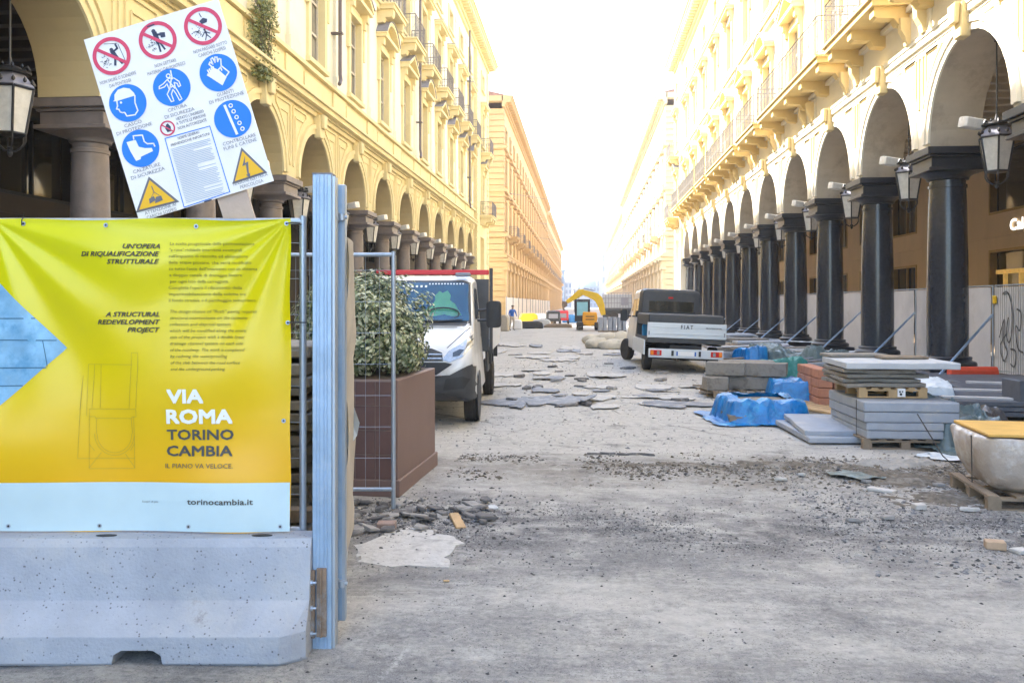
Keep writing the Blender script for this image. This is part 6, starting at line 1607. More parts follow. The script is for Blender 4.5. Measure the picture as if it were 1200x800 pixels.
b = MB(); b.loft([rrect(y, w_, -.11 + a, .11 + a, .04, .05) for y, w_, a in ((-.26, .10, 0), (-.22, .16, 0), (.1, .17, .0), (.24, .12, .02))]); fl_m = b.mesh('floodlight', m_floodw, smooth=40)
b = MB(); b.tube([(0, .1, 0), (.0, .35, -.05), (.0, .5, -.12)], .018, 6); fa_m = b.mesh('floodlight_arm', m_floodw)
WORDS = ['nearest', 'second', 'third', 'fourth', 'fifth', 'sixth', 'seventh', 'eighth', 'ninth', 'tenth', 'eleventh', 'twelfth', 'thirteenth', 'fourteenth']
def lantern(x, y, z, top, label, group, flood, side):
    r = empty('hanging_lantern', (x, y, z), 0, label, 'lantern', group)
    for nme, me in LM: link(nme, me, r, (0, 0, 0), (0, 0, R(12)))
    b = MB(); b.tube([(0, 0, .45), (0, 0, top - z)], .016, 6); b.lathe([(.02, 0), (.05, .02), (.05, .05), (.09, .14), (.10, .18)], 12, (0, 0, top - z - .2)); b.build('hanging_rod', m_lantern, r, smooth=True)
    if flood:
        f = link('floodlight', fl_m, r, (-side * .42, .18, .34), (R(-8), R(6 * side), R(-78 * side))); link('floodlight_arm', fa_m, r, (-side * .25, .1, .38), (0, 0, R(-70 * side)))
for i in range(10):
    lantern(8.75, 21.8 + 5.03 * (i - .5) , 5.38, 7.6, '%s hanging lantern on the right, in the arch %s' % (WORDS[i].capitalize() if 0 else WORDS[i], 'before the first dark column' if i == 0 else 'just past the %s dark column' % (['first'] + WORDS[1:])[i - 1]), 'lanterns hanging in the right arches', True, 1)
for i in range(12):
    yl_ = 34.3 + 4.7 * (i - 4.5)
    lantern(-9.1, yl_, 5.27 if i == 0 else 5.2, 7.25, '%s hanging lantern on the left side, %s' % (WORDS[i], 'at the left edge above the banner' if i == 0 else 'in the arch just past the %s brown column' % (['first'] + WORDS[1:])[i - 1]), 'lanterns hanging in the left arches', i > 0, -1)

# trailing plant on the left parapet
rnd = random.Random(9); r = empty('trailing_plant', (-8.45, 21.8, 8.7), 0, 'yellowish green trailing plant spilling over the left parapet above the sign', 'plant')
b = MB()
for k in range(2600):
    t = rnd.random(); z = .95 - 2.0 * t; wd = .32 + .25 * math.sin(t * 2.6); y = rnd.gauss(0, .42) * wd * 1.6 + .25 * t; x = rnd.uniform(.0, .28) * (1 if z < .4 else 1.3) - (.0)
    p = Vector((x + (.1 if z > .3 else .22 * 0), y, z)); n = Vector((rnd.uniform(.2, 1), rnd.uniform(-1, 1), rnd.uniform(-.3, 1))).normalized(); t_ = n.cross(Vector((rnd.uniform(-1, 1), rnd.uniform(-1, 1), 1))).normalized(); s_ = n.cross(t_); L_ = rnd.uniform(.03, .055)
    b.m = rnd.choice((0, 0, 1)); b.add([p - t_ * L_, p + s_ * L_ * .5, p + t_ * L_, p - s_ * L_ * .5], [(0, 1, 2, 3)])
o = b.build('foliage', [m_ivy, m_leafm], r, recalc=False); o['kind'] = 'stuff'
b = MB()
for k in range(7): y0 = rnd.uniform(-.4, .4); b.tube([(.05, y0, 1.0), (.3, y0 + .1, .5), (.22, y0 + .2, -.2), (.15, y0 + .3, -.9)], .008, 4)
b.build('stems', m_bark, r)
# brick-red flue details and rods on the left: skip

# ------------------------------------------------ excavator
def excavator():
    d = 60.9; c = P(688, 387, d); r = empty('mini_excavator', (c.x, c.y, 0), 0, 'yellow and orange mini excavator with its arm raised towards the left in mid street', 'excavator')
    def L(px, py, dd=0): q = P(px, py, d + dd) - c; return (q.x, q.y + dd * 0, q.z + (c.z))
    u = d / F
    for x0 in (675, 696):
        x = (x0 + 4.5 - 688) * u; b = MB(); b.prism([(-1.0, .25), (-.85, .06), (.85, .06), (1.0, .25), (.85, .58), (-.85, .58)], x - .24, x + .24, 'x'); b.build('track', m_rubber, r, bevel=.04)
    b = MB(); b.box(-.3, .5, -.6, .6, .3, .62); b.build('undercarriage', m_black, r)
    b = MB(); b.prism([(-.34, .42), (-.30, 1.30), (.66, 1.28), (.72, .85), (.60, .40), (.2, .30)], -.75, .9, 'y'); b.build('engine_body', m_exco, r, bevel=.06)
    for z in (.75, .95): b = MB(); b.box(-.1, .5, -.775, -.76, z, z + .06); b.build('vent', m_black, r)
    b = MB(); x0, x1 = (673.5 - 688) * u, (691.5 - 688) * u
    for x in (x0 + .05, x1 - .05):
        for y in (-.5, .65): b.tube([(x, y, .9), (x, y, 2.08)], .05, 6)
    b.box(x0, x1, -.56, .7, 2.08, 2.17); b.box(x0, x1, -.5, .6, .62, 1.02); b.box(x0 + .02, x1 - .02, -.48, -.44, 1.03, 2.07); b.build('cab_frame', m_black, r)
    b = MB(); b.box(x0 + .16, x1 - .16, -.5, -.49, 1.05, 1.98); b.box(x0 + .06, x0 + .07, -.44, .6, .99, 2.07); b.build('cab_window', m_teal, r)
    def arm(name, pts, w_, mt):
        b = MB(); rg = []
        k = len(pts)
        for i, (x, z, h) in enumerate(pts):
            a = Vector(pts[max(0, i - 1)][:2]); c2 = Vector(pts[min(k - 1, i + 1)][:2]); t = (c2 - a).normalized(); n = Vector((-t.y, t.x)) * h / 2
            rg.append([(x + n.x, -w_, z + n.y), (x + n.x, w_, z + n.y), (x - n.x, w_, z - n.y), (x - n.x, -w_, z - n.y)])
        b.loft(rg); return b.build(name, mt, r, bevel=.02)
    Z = lambda px, py: ((px - 688) * u, EYE + (356 - py) * u)
    A = [(707, 369, .32), (704.5, 358, .46), (701.5, 350.8, .56), (698, 347.6, .56), (690, 344.5, .44), (681.5, 342, .32)]
    arm('boom', [(*Z(px, py), h) for px, py, h in A], .14, m_exc)
    arm('dipper_arm', [(*Z(685, 340.8), .30), (*Z(680, 343), .50), (*Z(672, 349), .36), (*Z(664, 354), .26)], .11, m_exc)
    b = MB(); p0 = Z(697, 346); p1 = Z(684, 343.2); b.tube([(p0[0], -.2, p0[1] + .32), (p1[0], -.2, p1[1] + .32)], .05, 6); b.build('hydraulic_ram', m_lead, r)
    b = MB(); q = [Z(659, 352.5), (Z(665, 354)), Z(664.5, 359), Z(661, 360.5), Z(662, 364.5), Z(659.5, 363), Z(658.5, 357)]; b.prism(q, -.25, .25, 'y'); b.build('bucket', m_rust, r)
excavator()

# ------------------------------------------------ mesh-sided lorry and block pallets in mid street
def lorry():
    d = 100; c = P(724, 356, d); r = empty('mesh_sided_lorry', (c.x, c.y, 0), 0, 'pale grey mesh-sided lorry parked beyond the excavator', 'lorry'); u = d / F
    x0, x1 = (706.5 - 724) * u, (740 - 724) * u
    b = MB(); b.box(x0, x1, 0, 2.4, 1.15, 1.35); b.build('bed', m_bedm, r)
    b = MB()
    for x in [x0 + (x1 - x0) * i / 10 for i in range(11)]: b.box(x - .03, x + .03, -.03, .03, 1.35, 3.1)
    for z in (1.4, 1.95, 2.5, 3.08): b.box(x0, x1, -.035, .035, z - .03, z + .03)
    b.build('side_grille', m_lead, r)
    b = MB(); b.box(x0, x1, .05, 2.3, 1.36, 2.95); b.build('load_cover', m_slabp, r, bevel=.05)
    b = MB(); b.box(x1 - 1.2, x1 - .4, -.06, -.04, 1.7, 2.6); b.build('side_sign', m_lead, r)
    tm = tyre_meshes(.48, .3)
    for x in (x0 + .5, x0 + 1.3, x1 - .7): o = wheel(r, (x, .2, .48), tm); o.rotation_euler = (0, 0, R(90)); o = wheel(r, (x, 2.1, .48), tm); o.rotation_euler = (0, 0, R(90))
    b = MB(); b.box(x0, x1, .4, 1.9, .7, 1.14); b.build('chassis', m_black, r)
lorry()
b = MB(); b.box(-.115, .115, -.3, .3, 0, .19); blk = b.mesh('block', m_slab, bevel=.01)
for k in range(3):
    d = 57.0; c = P(706 + 11.2 * k, 389, d); r = empty('block_pallet', (c.x, c.y, .01), YAW, 'pallet of blue-grey paving blocks in mid street, %s of three' % ['left', 'middle', 'right'][k], 'block pallet', 'pallets of paving blocks')
    b = MB(); b.box(-.29, .29, -.3, .3, 0, .1); b.build('pallet_base', m_woodold, r)
    for i in range(2):
        for j in range(5): link('block', blk, r, (-.15 + .3 * i, 0, .1 + j * .17))
# heap of cream sacks
def sack(x, y, z, sx, sy, sz, seed, rz, mt, label, group):
    bm = bmesh.new(); bmesh.ops.create_icosphere(bm, subdivisions=3, radius=1)
    for v in bm.verts:
        c = v.co.copy(); q = .22 * noise.noise(c * 1.6 + Vector((seed, 0, 0))) + .09 * noise.noise(c * 5 + Vector((seed, 3, 0)))
        c *= 1 + q; c.z = max(c.z, -.55); v.co = Vector((c.x * sx, c.y * sy, (c.z + .55) * sz))
    me = bpy.data.meshes.new('sack'); bm.to_mesh(me); bm.free(); me.materials.append(mt); me.polygons.foreach_set('use_smooth', [True] * len(me.polygons))
    return tag(link('sack', me, None, (x, y, z), (0, 0, rz)), label, 'sack', group)
m_sack = mat('cream_sack_cloth', (.52, .48, .39), .85, .15, 4, .3, 14)
for k, (px, py, sx, sz, t) in enumerate(((700, 408, .50, .30, 'leftmost cream sack'), (718, 409, .62, .26, 'middle low cream sack'), (735, 409, .55, .28, 'rightmost cream sack'), (712, 404, .6, .38, 'rear left cream sack'), (730, 404, .55, .40, 'rear right cream sack'), (694, 403, .4, .30, 'small rear cream sack'))):
    c = G(px, py); sack(c.x, c.y, .0, sx, .45, sz, k * 3.3, .2 * k, m_sack, t + ' of the heap left of the silver tailgate truck', 'cream sacks in a heap')

# ------------------------------------------------ workers and clutter at the left
def person(loc, rz, shirt, trousers, label, bend=0.0, h=1.72):
    r = empty('person', loc, rz, label, 'person'); k = h / 1.72
    J = {'pel': (0, 0, .93), 'wa': (0, 0, 1.08), 'ch': (0, .0 - bend * .12, 1.32), 'nk': (0, -bend * .2, 1.47),
         'hl': (.10, 0, .90), 'kl': (.12, -.04, .50), 'al': (.13, .02, .09), 'tl': (.14, -.14, .04), 'hr': (-.10, 0, .90), 'kr': (-.11, .02, .50), 'ar': (-.12, .10, .09), 'tr': (-.13, -.06, .04),
         'sl': (.19, -bend * .17, 1.42), 'el': (.27, -.02 - bend * .2, 1.15), 'wl': (.20, -.24 - bend * .2, 1.02), 'hdl': (.16, -.32 - bend * .2, 1.0), 'sr': (-.19, -bend * .17, 1.42), 'er': (-.27, .0 - bend * .1, 1.14), 'wr': (-.25, -.16 - bend * .2, .93), 'hdr': (-.24, -.22 - bend * .2, .87), 'hb': (0, -bend * .24 - .01, 1.56), 'ht': (0, -bend * .26 - .01, 1.66)}
    rad = {'pel': .15, 'wa': .13, 'ch': .16, 'nk': .06, 'hl': .10, 'kl': .062, 'al': .042, 'tl': .035, 'hr': .10, 'kr': .062, 'ar': .042, 'tr': .035, 'sl': .065, 'el': .045, 'wl': .032, 'hdl': .03, 'sr': .065, 'er': .045, 'wr': .032, 'hdr': .03, 'hb': .085, 'ht': .095}
    E = [('pel', 'wa'), ('wa', 'ch'), ('ch', 'nk'), ('nk', 'hb'), ('hb', 'ht'), ('pel', 'hl'), ('hl', 'kl'), ('kl', 'al'), ('al', 'tl'), ('pel', 'hr'), ('hr', 'kr'), ('kr', 'ar'), ('ar', 'tr'), ('ch', 'sl'), ('sl', 'el'), ('el', 'wl'), ('wl', 'hdl'), ('ch', 'sr'), ('sr', 'er'), ('er', 'wr'), ('wr', 'hdr')]
    ks = list(J); me = bpy.data.meshes.new('body'); me.from_pydata([Vector(J[q]) * k for q in ks], [(ks.index(a), ks.index(c)) for a, c in E], [])
    o = bpy.data.objects.new('body', me); C.objects.link(o)
    sk = o.modifiers.new('s', 'SKIN')
    for i, q in enumerate(ks): me.skin_vertices[0].data[i].radius = (rad[q] * k, rad[q] * k * (.8 if q in ('ch', 'wa', 'pel') else 1)); 
    me.skin_vertices[0].data[0].use_root = True
    su = o.modifiers.new('u', 'SUBSURF'); su.levels = 2
    bpy.context.view_layer.update(); dg = bpy.context.evaluated_depsgraph_get(); m2 = bpy.data.meshes.new_from_object(o.evaluated_get(dg)); bpy.data.objects.remove(o)
    m2.name = 'body'; m2.materials.clear()
    for mt in (m_skin, shirt, trousers, m_black): m2.materials.append(mt)
    for p in m2.polygons:
        z = p.center.z / k; x = abs(p.center.x)
        p.material_index = 3 if z < .12 else (2 if z < .98 and x < .22 else (1 if z < 1.47 and z > 1.08 or (z >= .9 and x > .2 and z > 1.1) else 0)); p.use_smooth = True
        if .98 <= z <= 1.08 and x < .2: p.material_index = 1
    link('body', m2, r)
    b = MB(); b.lathe([(.10 * k, 0), (.108 * k, .02), (.10 * k, .07), (.06 * k, .115), (.01, .125)], 14, (0, J['ht'][1], 1.65 * k)); b.build('hair', m_bark, r, smooth=True)
    return r
c = P(600, 388, 60.5); person((c.x, c.y, .0), .6, m_blue, m_beige, 'worker in blue shirt and light trousers standing by the left hoarding', .4)
c = P(583.5, 384, 66); person((c.x, c.y, .0), 2.5, m_black, m_beige, 'worker in dark top near the corner of the left arcade', .1)
# white hoarding in front of the far left palace
for k in range(5):
    y0 = 84 + k * 22; b = MB()
    r = empty('site_hoarding', (-7.5, y0, 0), 0, 'tall pale site hoarding panel run along the far left palace, %s stretch from the viewer' % ['first', 'second', 'third', 'fourth', 'fifth'][k], 'hoarding', 'hoarding along the far left palace')
    for j in range(9):
        b = MB(); b.box(-.04, .0, j * 2.43 + .01, j * 2.43 + 2.42, .02, 2.5); b.build('panel', m_hoard2, r)
    for j in range(3): b = MB(); b.box(.0, .07, j * 8 + .02, j * 8 + .1, 0, 2.6); b.build('post', m_lead, r)
# clutter along the left, each its own thing
rnd = random.Random(21)
def clutter(px, py, w_, h_, mt, name, label, cat, dd=.5, top=None):
    c = G(px, py); b = MB()
    b.prism([(-w_/2, 0), (w_/2, 0), (w_/2 * .92, h_ * .8), (w_/2 * .6, h_), (-w_/2 * .7, h_ * .97), (-w_/2 * .95, h_ * .6)], -dd / 2, dd / 2, 'y')
    o = b.build(name, mt, None, (c.x, c.y + .3, .01), (0, 0, rnd.uniform(-.3, .3)), bevel=min(.05, h_ * .1)); return tag(o, label, cat)
clutter(590, 388, .7, 1.1, m_beige, 'material_sack', 'upright beige bulk sack beside the worker in blue', 'sack')
clutter(579, 390, .8, .9, m_slabp, 'material_sack', 'upright pale bulk sack behind the white truck mirror', 'sack')
clutter(571, 391, .6, 1.3, m_signw, 'white_bag', 'tall white bag at the edge of the white truck', 'bag')
clutter(606, 386, .7, .7, m_signw, 'white_bag', 'white bag right of the worker in blue', 'bag')
clutter(612, 384, .6, .5, m_hivis, 'orange_bin', 'small orange bin right of the white bag', 'bin')
clutter(619, 380, 1.7, 1.0, m_exc, 'yellow_box', 'yellow site box in front of the left hoarding', 'box', 1)
clutter(622, 385, 1.8, .55, m_black, 'black_pipes', 'black heap of hoses lying at the left of the street', 'hoses', .8)
clutter(634, 383, 1.6, .6, m_slabp, 'rubble_bag', 'grey rubble sack at the left of the street', 'sack', .8)
clutter(632, 378, 1.5, .9, m_whitet, 'covered_pallet', 'pallet under white sheet near the left hoarding', 'pallet', 1)
clutter(641, 380, 1.6, .5, m_woodold, 'plank_pile', 'low pile of planks near the left hoarding', 'planks', .6)
def compressor(px, py, label, mt):
    c = G(px, py); r = empty('site_compressor', (c.x, c.y, 0), .1, label, 'compressor')
    b = MB(); b.box(-.6, .6, -.5, .5, .35, 1.25); b.build('housing', mt, r, bevel=.08)
    tm = tyre_meshes(.3, .18)
    for s in (-1, 1): wheel(r, (s * .6, 0, .3), tm)
    b = MB(); b.box(-.4, .4, -.51, -.505, .6, 1.0); b.build('vent', m_lead, r)
compressor(648, 381, 'dark wheeled site compressor left of the excavator', m_black)
compressor(658, 380, 'small red wheeled machine left of the excavator', m_redp)
clutter(668, 378, 1.4, .8, m_bluet, 'blue_drum_pile', 'blue containers standing just left of the excavator', 'containers', .8)
clutter(654, 384, 2.2, .3, m_woodold, 'plank_pile', 'low timber pile in front of the red machine', 'planks', .8)

# ------------------------------------------------ far end of the street
m_fb = mat('haze_blue_far_plaster', (.17, .24, .33), .9, .1, .2, 0)  # blue of the distance haze put into the wall colour
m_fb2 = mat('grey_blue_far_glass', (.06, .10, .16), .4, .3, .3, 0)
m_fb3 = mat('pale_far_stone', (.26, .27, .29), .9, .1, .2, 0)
def far_block(x, y, w_, d_, h_, label, mt, n, m, roof=None):
    r = empty('distant_building', (x, y, 0), 0, label, 'building')
    b = MB(); b.box(-w_/2, w_/2, 0, d_, 0, h_); b.build('wall', mt, r)
    bw, bh = w_ / n, h_ / m; b = MB(); b.box(-bw * .28, bw * .28, -.12, -.02, -bh * .3, bh * .3); me = b.mesh('window', m_fb2)
    for i in range(n):
        for j in range(m): link('window', me, r, (-w_/2 + bw * (i + .5), 0, bh * (j + .55)))
    b = MB(); b.box(-w_/2 - .5, w_/2 + .5, -.5, d_, h_, h_ + .6); b.build('cornice', mt, r)
    return r
def fx(px, d): return P(px, 356, d)
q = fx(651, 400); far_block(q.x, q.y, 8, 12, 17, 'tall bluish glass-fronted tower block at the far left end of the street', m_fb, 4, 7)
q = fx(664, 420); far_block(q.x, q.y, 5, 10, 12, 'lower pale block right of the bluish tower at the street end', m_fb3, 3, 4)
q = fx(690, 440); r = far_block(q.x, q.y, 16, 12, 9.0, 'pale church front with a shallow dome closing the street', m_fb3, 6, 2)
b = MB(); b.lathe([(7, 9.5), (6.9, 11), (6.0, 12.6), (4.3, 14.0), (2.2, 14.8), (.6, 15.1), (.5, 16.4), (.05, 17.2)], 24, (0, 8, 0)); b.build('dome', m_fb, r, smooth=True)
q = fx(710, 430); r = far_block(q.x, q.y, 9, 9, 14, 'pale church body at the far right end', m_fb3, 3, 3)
r = empty('bell_tower', (q.x - 1.2, q.y - 4, 0), 0, 'slender pale bell tower rising at the far right end of the street', 'tower')
for z0, z1, w_ in ((0, 16, 4.6), (16, 22, 4.0), (22, 27, 3.4)):
    b = MB(); b.box(-w_/2, w_/2, -w_/2, w_/2, z0, z1 - .5); b.box(-w_/2 - .3, w_/2 + .3, -w_/2 - .3, w_/2 + .3, z1 - .5, z1); b.build('shaft_stage', m_fb3, r)
    b = MB(); b.box(-.6, .6, -w_/2 - .05, -w_/2 + .1, z1 - 4.5, z1 - 1.2); b.build('window', m_fb2, r)
b = MB(); b.lathe([(1.7, 27), (1.6, 28.5), (.9, 30), (.2, 32), (.02, 34)], 12); b.build('spire', m_fb, r)
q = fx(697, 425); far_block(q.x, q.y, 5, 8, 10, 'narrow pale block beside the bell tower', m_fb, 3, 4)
# street lamp poles far off
for px, d, h_, t in ((678.5, 150, 10.2, 'tall thin street lamp pole left of the far right palace'), (673, 190, 9.5, 'farther thin street lamp pole in the middle of the street end'), (662, 230, 8.5, 'most distant thin lamp pole near the left palaces')):
    q = fx(px, d); r = empty('street_lamp', (q.x, q.y, 0), 0, t, 'street lamp')
    b = MB(); b.tube([(0, 0, 0), (0, 0, h_)], .11, 8, r1=.07); b.build('pole', m_lead, r)
    for s in (-1, 1):
        b = MB(); b.tube([(0, 0, h_ - .3), (s * .9, 0, h_)], .05, 6); b.build('arm', m_lead, r); b = MB(); b.box(s * 1.2 - .35, s * 1.2 + .35, -.15, .15, h_ - .08, h_ + .05); b.build('lamp_head', m_lead, r)
b = MB()
for k in range(6): b.tube([(-8.5, 95 + k * 32, 14), (0, 95 + k * 32, 12.6), (8.5, 95 + k * 32, 14)], .02, 4)
o = b.build('overhead_wire', m_lead); tag(o, 'thin wires slung across the street between the far palaces', 'wires', kind='stuff')

m_chunk2 = mat('pale_broken_concrete', (.30, .29, .28), .9, .25, 7, .4, 30)

# ------------------------------------------------ rubble, gravel and patches
def clampf(x, a, b): return max(a, min(b, x))
def gravel(name, mt, n, sampler, s0, s1, seed, label, cat):
    rnd = random.Random(seed); b = MB(); oct_ = [(0, 1, 0, 0), (0, -1, 0, 0)]
    base = [Vector((1, 0, 0)), Vector((0, 1, 0)), Vector((-1, 0, 0)), Vector((0, -1, 0)), Vector((0, 0, 1)), Vector((0, 0, -1))]
    F_ = [(0, 1, 4), (1, 2, 4), (2, 3, 4), (3, 0, 4), (1, 0, 5), (2, 1, 5), (3, 2, 5), (0, 3, 5)]
    for _ in range(n):
        x, y = sampler(rnd); s = s0 * (s1 / s0) ** (rnd.random() ** 2.2); a = rnd.uniform(0, PI); z = gh(x, y) + s * .12
        m_ = Matrix.Rotation(a, 3, 'Z') @ Matrix.Rotation(rnd.uniform(-.6, .6), 3, 'X')
        sc_ = (s * rnd.uniform(.7, 1.3), s * rnd.uniform(.5, 1), s * rnd.uniform(.3, .7))
        b.m = rnd.choices(range(len(mt)), [5, 3, 2][:len(mt)])[0]
        b.add([m_ @ Vector((v.x * sc_[0] * rnd.uniform(.7, 1.2), v.y * sc_[1] * rnd.uniform(.7, 1.2), v.z * sc_[2])) + Vector((x, y, z)) for v in base], F_)
    o = b.build(name, mt, recalc=False); tag(o, label, cat, kind='stuff'); return o
m_gr1 = mat('mid_grey_chipping', (.20, .20, .205), .9, .3, 30, .2, 60); m_gr2 = mat('pale_chipping', (.38, .37, .355), .9, .2, 30, .2, 60); m_gr3 = mat('dark_chipping', (.07, .07, .072), .9, .3, 30, .2, 60)
def nz2(x, y, k, s): return noise.noise(Vector((x * k + s, y * k, s)))
def samp_band(rnd):
    while True:
        x = rnd.uniform(-1.6, 5.2); y = rnd.gauss(7.35, .5) + .12 * x - .2
        if 5.6 < y < 10 and nz2(x, y, 1.1, 3) + .35 * nz2(x, y, 4, 8) > rnd.uniform(-.45, .25): return x, y
def samp_right(rnd):
    while True:
        x = rnd.uniform(2.0, 5.2); y = rnd.uniform(6.0, 10.5)
        if nz2(x, y, .8, 5) > rnd.uniform(-.5, .3): return x, y
def samp_all(rnd):
    while True:
        y = 3.6 + 12 * rnd.random() ** 1.4; x = rnd.uniform(-2.2, 6)
        if nz2(x, y, .7, 12) > rnd.uniform(-.5, .55): return x, y
def samp_left(rnd): return rnd.gauss(-1.45, .55), rnd.gauss(7.45, .42)
def samp_far(rnd): return rnd.uniform(-2.5, 6), rnd.uniform(11, 30)
gravel('gravel', [m_gr3, m_gr1, m_gr2], 12000, samp_band, .004, .016, 1, 'dark loose chippings strewn in a band across the near street', 'gravel')
gravel('gravel', [m_gr1, m_gr2, m_gr3], 5200, samp_right, .006, .030, 2, 'coarser grey gravel in front of the plastic-wrapped load', 'gravel')
gravel('gravel', [m_gr3, m_gr1, m_gr2], 4200, samp_all, .004, .014, 3, 'scattered grit over the whole near road surface', 'gravel')
gravel('gravel', [m_gr3, m_gr1, m_gr2], 2600, samp_left, .006, .028, 4, 'crumbs of broken asphalt in front of the planter', 'gravel')
gravel('gravel', [m_gr2, m_gr2, m_gr1], 4500, samp_far, .008, .04, 5, 'loose debris over the middle of the street', 'gravel')
m_er1 = mat('brown_earth_crumb', (.13, .11, .085), .95, .3, 20, .3, 50); m_er2 = mat('grey_earth_crumb', (.27, .25, .22), .95, .3, 20, .3, 50)
def samp_mud(rnd):
    while True:
        x = rnd.uniform(-1.5, 6.0); y = rnd.gauss(9.9, .42)
        if nz2(x, y, 1.3, 15) + (x - 2) * .12 > rnd.uniform(-.4, .45): return x, y
gravel('earth_crumbs', [m_er1, m_er2, m_gr3], 9000, samp_mud, .006, .035, 6, 'brown earth crumbs in a band across the street below the slab stack', 'earth')
def mound(name, cx, cy, rx, ry, h, mt, seed, label, cat, n=90, rz=0.0):
    b = MB(); v = []; ca, sa = math.cos(rz), math.sin(rz)
    for j in range(n + 1):
        for i in range(n + 1):
            x = (i / n * 2 - 1); y = (j / n * 2 - 1); X = cx + (x * rx) * ca - (y * ry) * sa; Y = cy + (x * rx) * sa + (y * ry) * ca
            rr = math.hypot(x, y); e = .8 - rr + .45 * nz2(X, Y, 1.7, seed) + .4 * nz2(X, Y, 5, seed) + .35 * nz2(X, Y, 13, seed)
            hh = h * clampf(e * 1.5, -1, 1.2) * (1 + .6 * nz2(X, Y, 3, seed + 4)) + .022 * nz2(X, Y, 14, seed) * clampf(e + .5, 0, 1)
            v.append((X, Y, gh(X, Y) + max(-.04, hh - .004)))
    b.add(v, [(j * (n + 1) + i, j * (n + 1) + i + 1, (j + 1) * (n + 1) + i + 1, (j + 1) * (n + 1) + i) for j in range(n) for i in range(n)])
    return tag(b.build(name, mt, smooth=True, recalc=False), label, cat, kind='stuff')
c = G(1040, 546); mound('sand_heap', c.x, c.y, .75, .38, .06, m_sand, 3, 'low pale sand heap in front of the tall slab stack', 'sand')
c = G(1075, 562); mound('earth_heap', c.x, c.y, 1.1, .45, .04, m_mud, 8, 'brown earth heap below the sand in front of the slabs', 'earth')
c = G(960, 548); mound('earth_heap', c.x, c.y, 1.3, .30, .025, m_mud, 18, 'low ridge of brown earth left of the sand heap', 'earth')
c = G(800, 548); mound('earth_heap', c.x, c.y, 1.5, .16, .015, m_mud, 28, 'thin line of brown earth across mid street', 'earth')
c = G(1120, 585); mound('earth_heap', c.x, c.y, .8, .5, .02, m_mud, 38, 'trampled earth left of the plastic-wrapped load', 'earth')
# pale cement patches
def patch_flat(cx, cy, pts, seed, label, hh=.006, mt=None, rag=.05):
    mt = mt or m_patch
    out = []; k = len(pts); rnd = random.Random(seed)
    for i in range(k):
        a = Vector(pts[i]); c_ = Vector(pts[(i + 1) % k]); m_ = max(2, int((c_ - a).length / .06))
        for j in range(m_):
            p = a.lerp(c_, j / m_); out.append((p.x + rag * nz2(p.x, p.y, 5, seed) + rag * .5 * nz2(p.x, p.y, 16, seed), p.y + rag * nz2(p.x, p.y, 5, seed + 9) + rag * .5 * nz2(p.x, p.y, 16, seed + 5)))
    zt = max(gh(x, y) for x, y in out) + hh; zb = min(gh(x, y) for x, y in out) - .03
    b = MB(); b.prism(out, zb, zt, 'z'); o = b.build('cement_patch', mt); tag(o, kind='structure'); return o
def GX(*pp): return [tuple(G(*p)[:2]) for p in pp]
patch_flat(0, 0, GX((408, 660), (420, 640), (470, 617), (508, 622), (540, 636), (528, 665), (470, 664)), 2, 'pale', .003, rag=.10)
#, (556, 636), (552, 650), (536, 664), (533, 655)), 6, 'pale', .004)
#, (715, 777), (770, 790), (765, 800), (700, 800)), 12, 'pale', .003, rag=.09)
#, (456, 775), (476, 748), (481, 750), (466, 775), (458, 797)), 15, 'pale', .003, rag=.03)
#, (560, 752), (585, 765), (570, 776), (548, 772)), 19, 'pale', .002, rag=.08)
# broken asphalt lumps in front of the planter
def chunk_mesh(w_, d_, h_, seed, mt):
    rnd = random.Random(seed); n = rnd.randint(4, 6); pts = []
    for i in range(n):
        a = 2 * PI * i / n + rnd.uniform(-.4, .4); pts.append((w_ / 2 * math.cos(a) * rnd.uniform(.7, 1.05), d_ / 2 * math.sin(a) * rnd.uniform(.7, 1.05)))
    b = MB(); top = [(x * .9, y * .9, h_ * rnd.uniform(.75, 1.05)) for x, y in pts]; bot = [(x, y, 0) for x, y in pts]; mid = [(x * rnd.uniform(.96, 1.08), y * rnd.uniform(.96, 1.08), h_ * .55) for x, y in pts]
    b.loft([bot, mid, top]); return b.mesh('chunk', mt)
rnd = random.Random(77)
for k in range(64):
    if k < 50: px, py = rnd.uniform(410, 575), rnd.gauss(603, 9)
    else: px, py = rnd.uniform(410, 470), rnd.uniform(600, 628)
    c = G(px, clampf(py, 588, 632)); s = rnd.uniform(.07, .24)
    o = link('asphalt_chunk', chunk_mesh(s, s * rnd.uniform(.5, .9), rnd.uniform(.014, .034), k, rnd.choice((m_chunk, m_chunk, m_chunk2))), None, (c.x, c.y, gh(c.x, c.y) + rnd.uniform(0, .03)), (rnd.uniform(-.25, .25), rnd.uniform(-.25, .25), rnd.uniform(-.6, .6)))
    tag(o, 'loose flat lump of broken asphalt in the litter in front of the planter', 'asphalt lump', 'asphalt lumps in front of the planter')
def brick(px, py, dims, rz, mt, label, name='brick', tilt=0):
    c = G(px, py); b = MB(); b.box(-dims[0]/2, dims[0]/2, -dims[1]/2, dims[1]/2, 0, dims[2]); o = b.build(name, mt, None, (c.x, c.y, gh(c.x, c.y) + .002), (tilt, 0, rz), bevel=.006); return tag(o, label, name.replace('_', ' '))
m_tanb = mat('tan_brick', (.46, .33, .22), .85, .12, 12, .2, 50); m_pinkb = mat('dull_pink_brick', (.30, .22, .19), .85, .15, 12, .2, 50)
brick(453, 620, (.15, .12, .06), .1, m_pinkb, 'dull pinkish brick among the asphalt lumps by the fence post')
brick(1166, 642, (.14, .10, .062), -.25, m_tanb, 'tan brick lying on the gravel at the lower right')
brick(1077, 597, (.10, .09, .05), .2, m_tanb2 if 'm_tanb2' in globals() else m_woodp, 'small pale wooden block on the gravel left of the wrapped load', 'wooden_block')
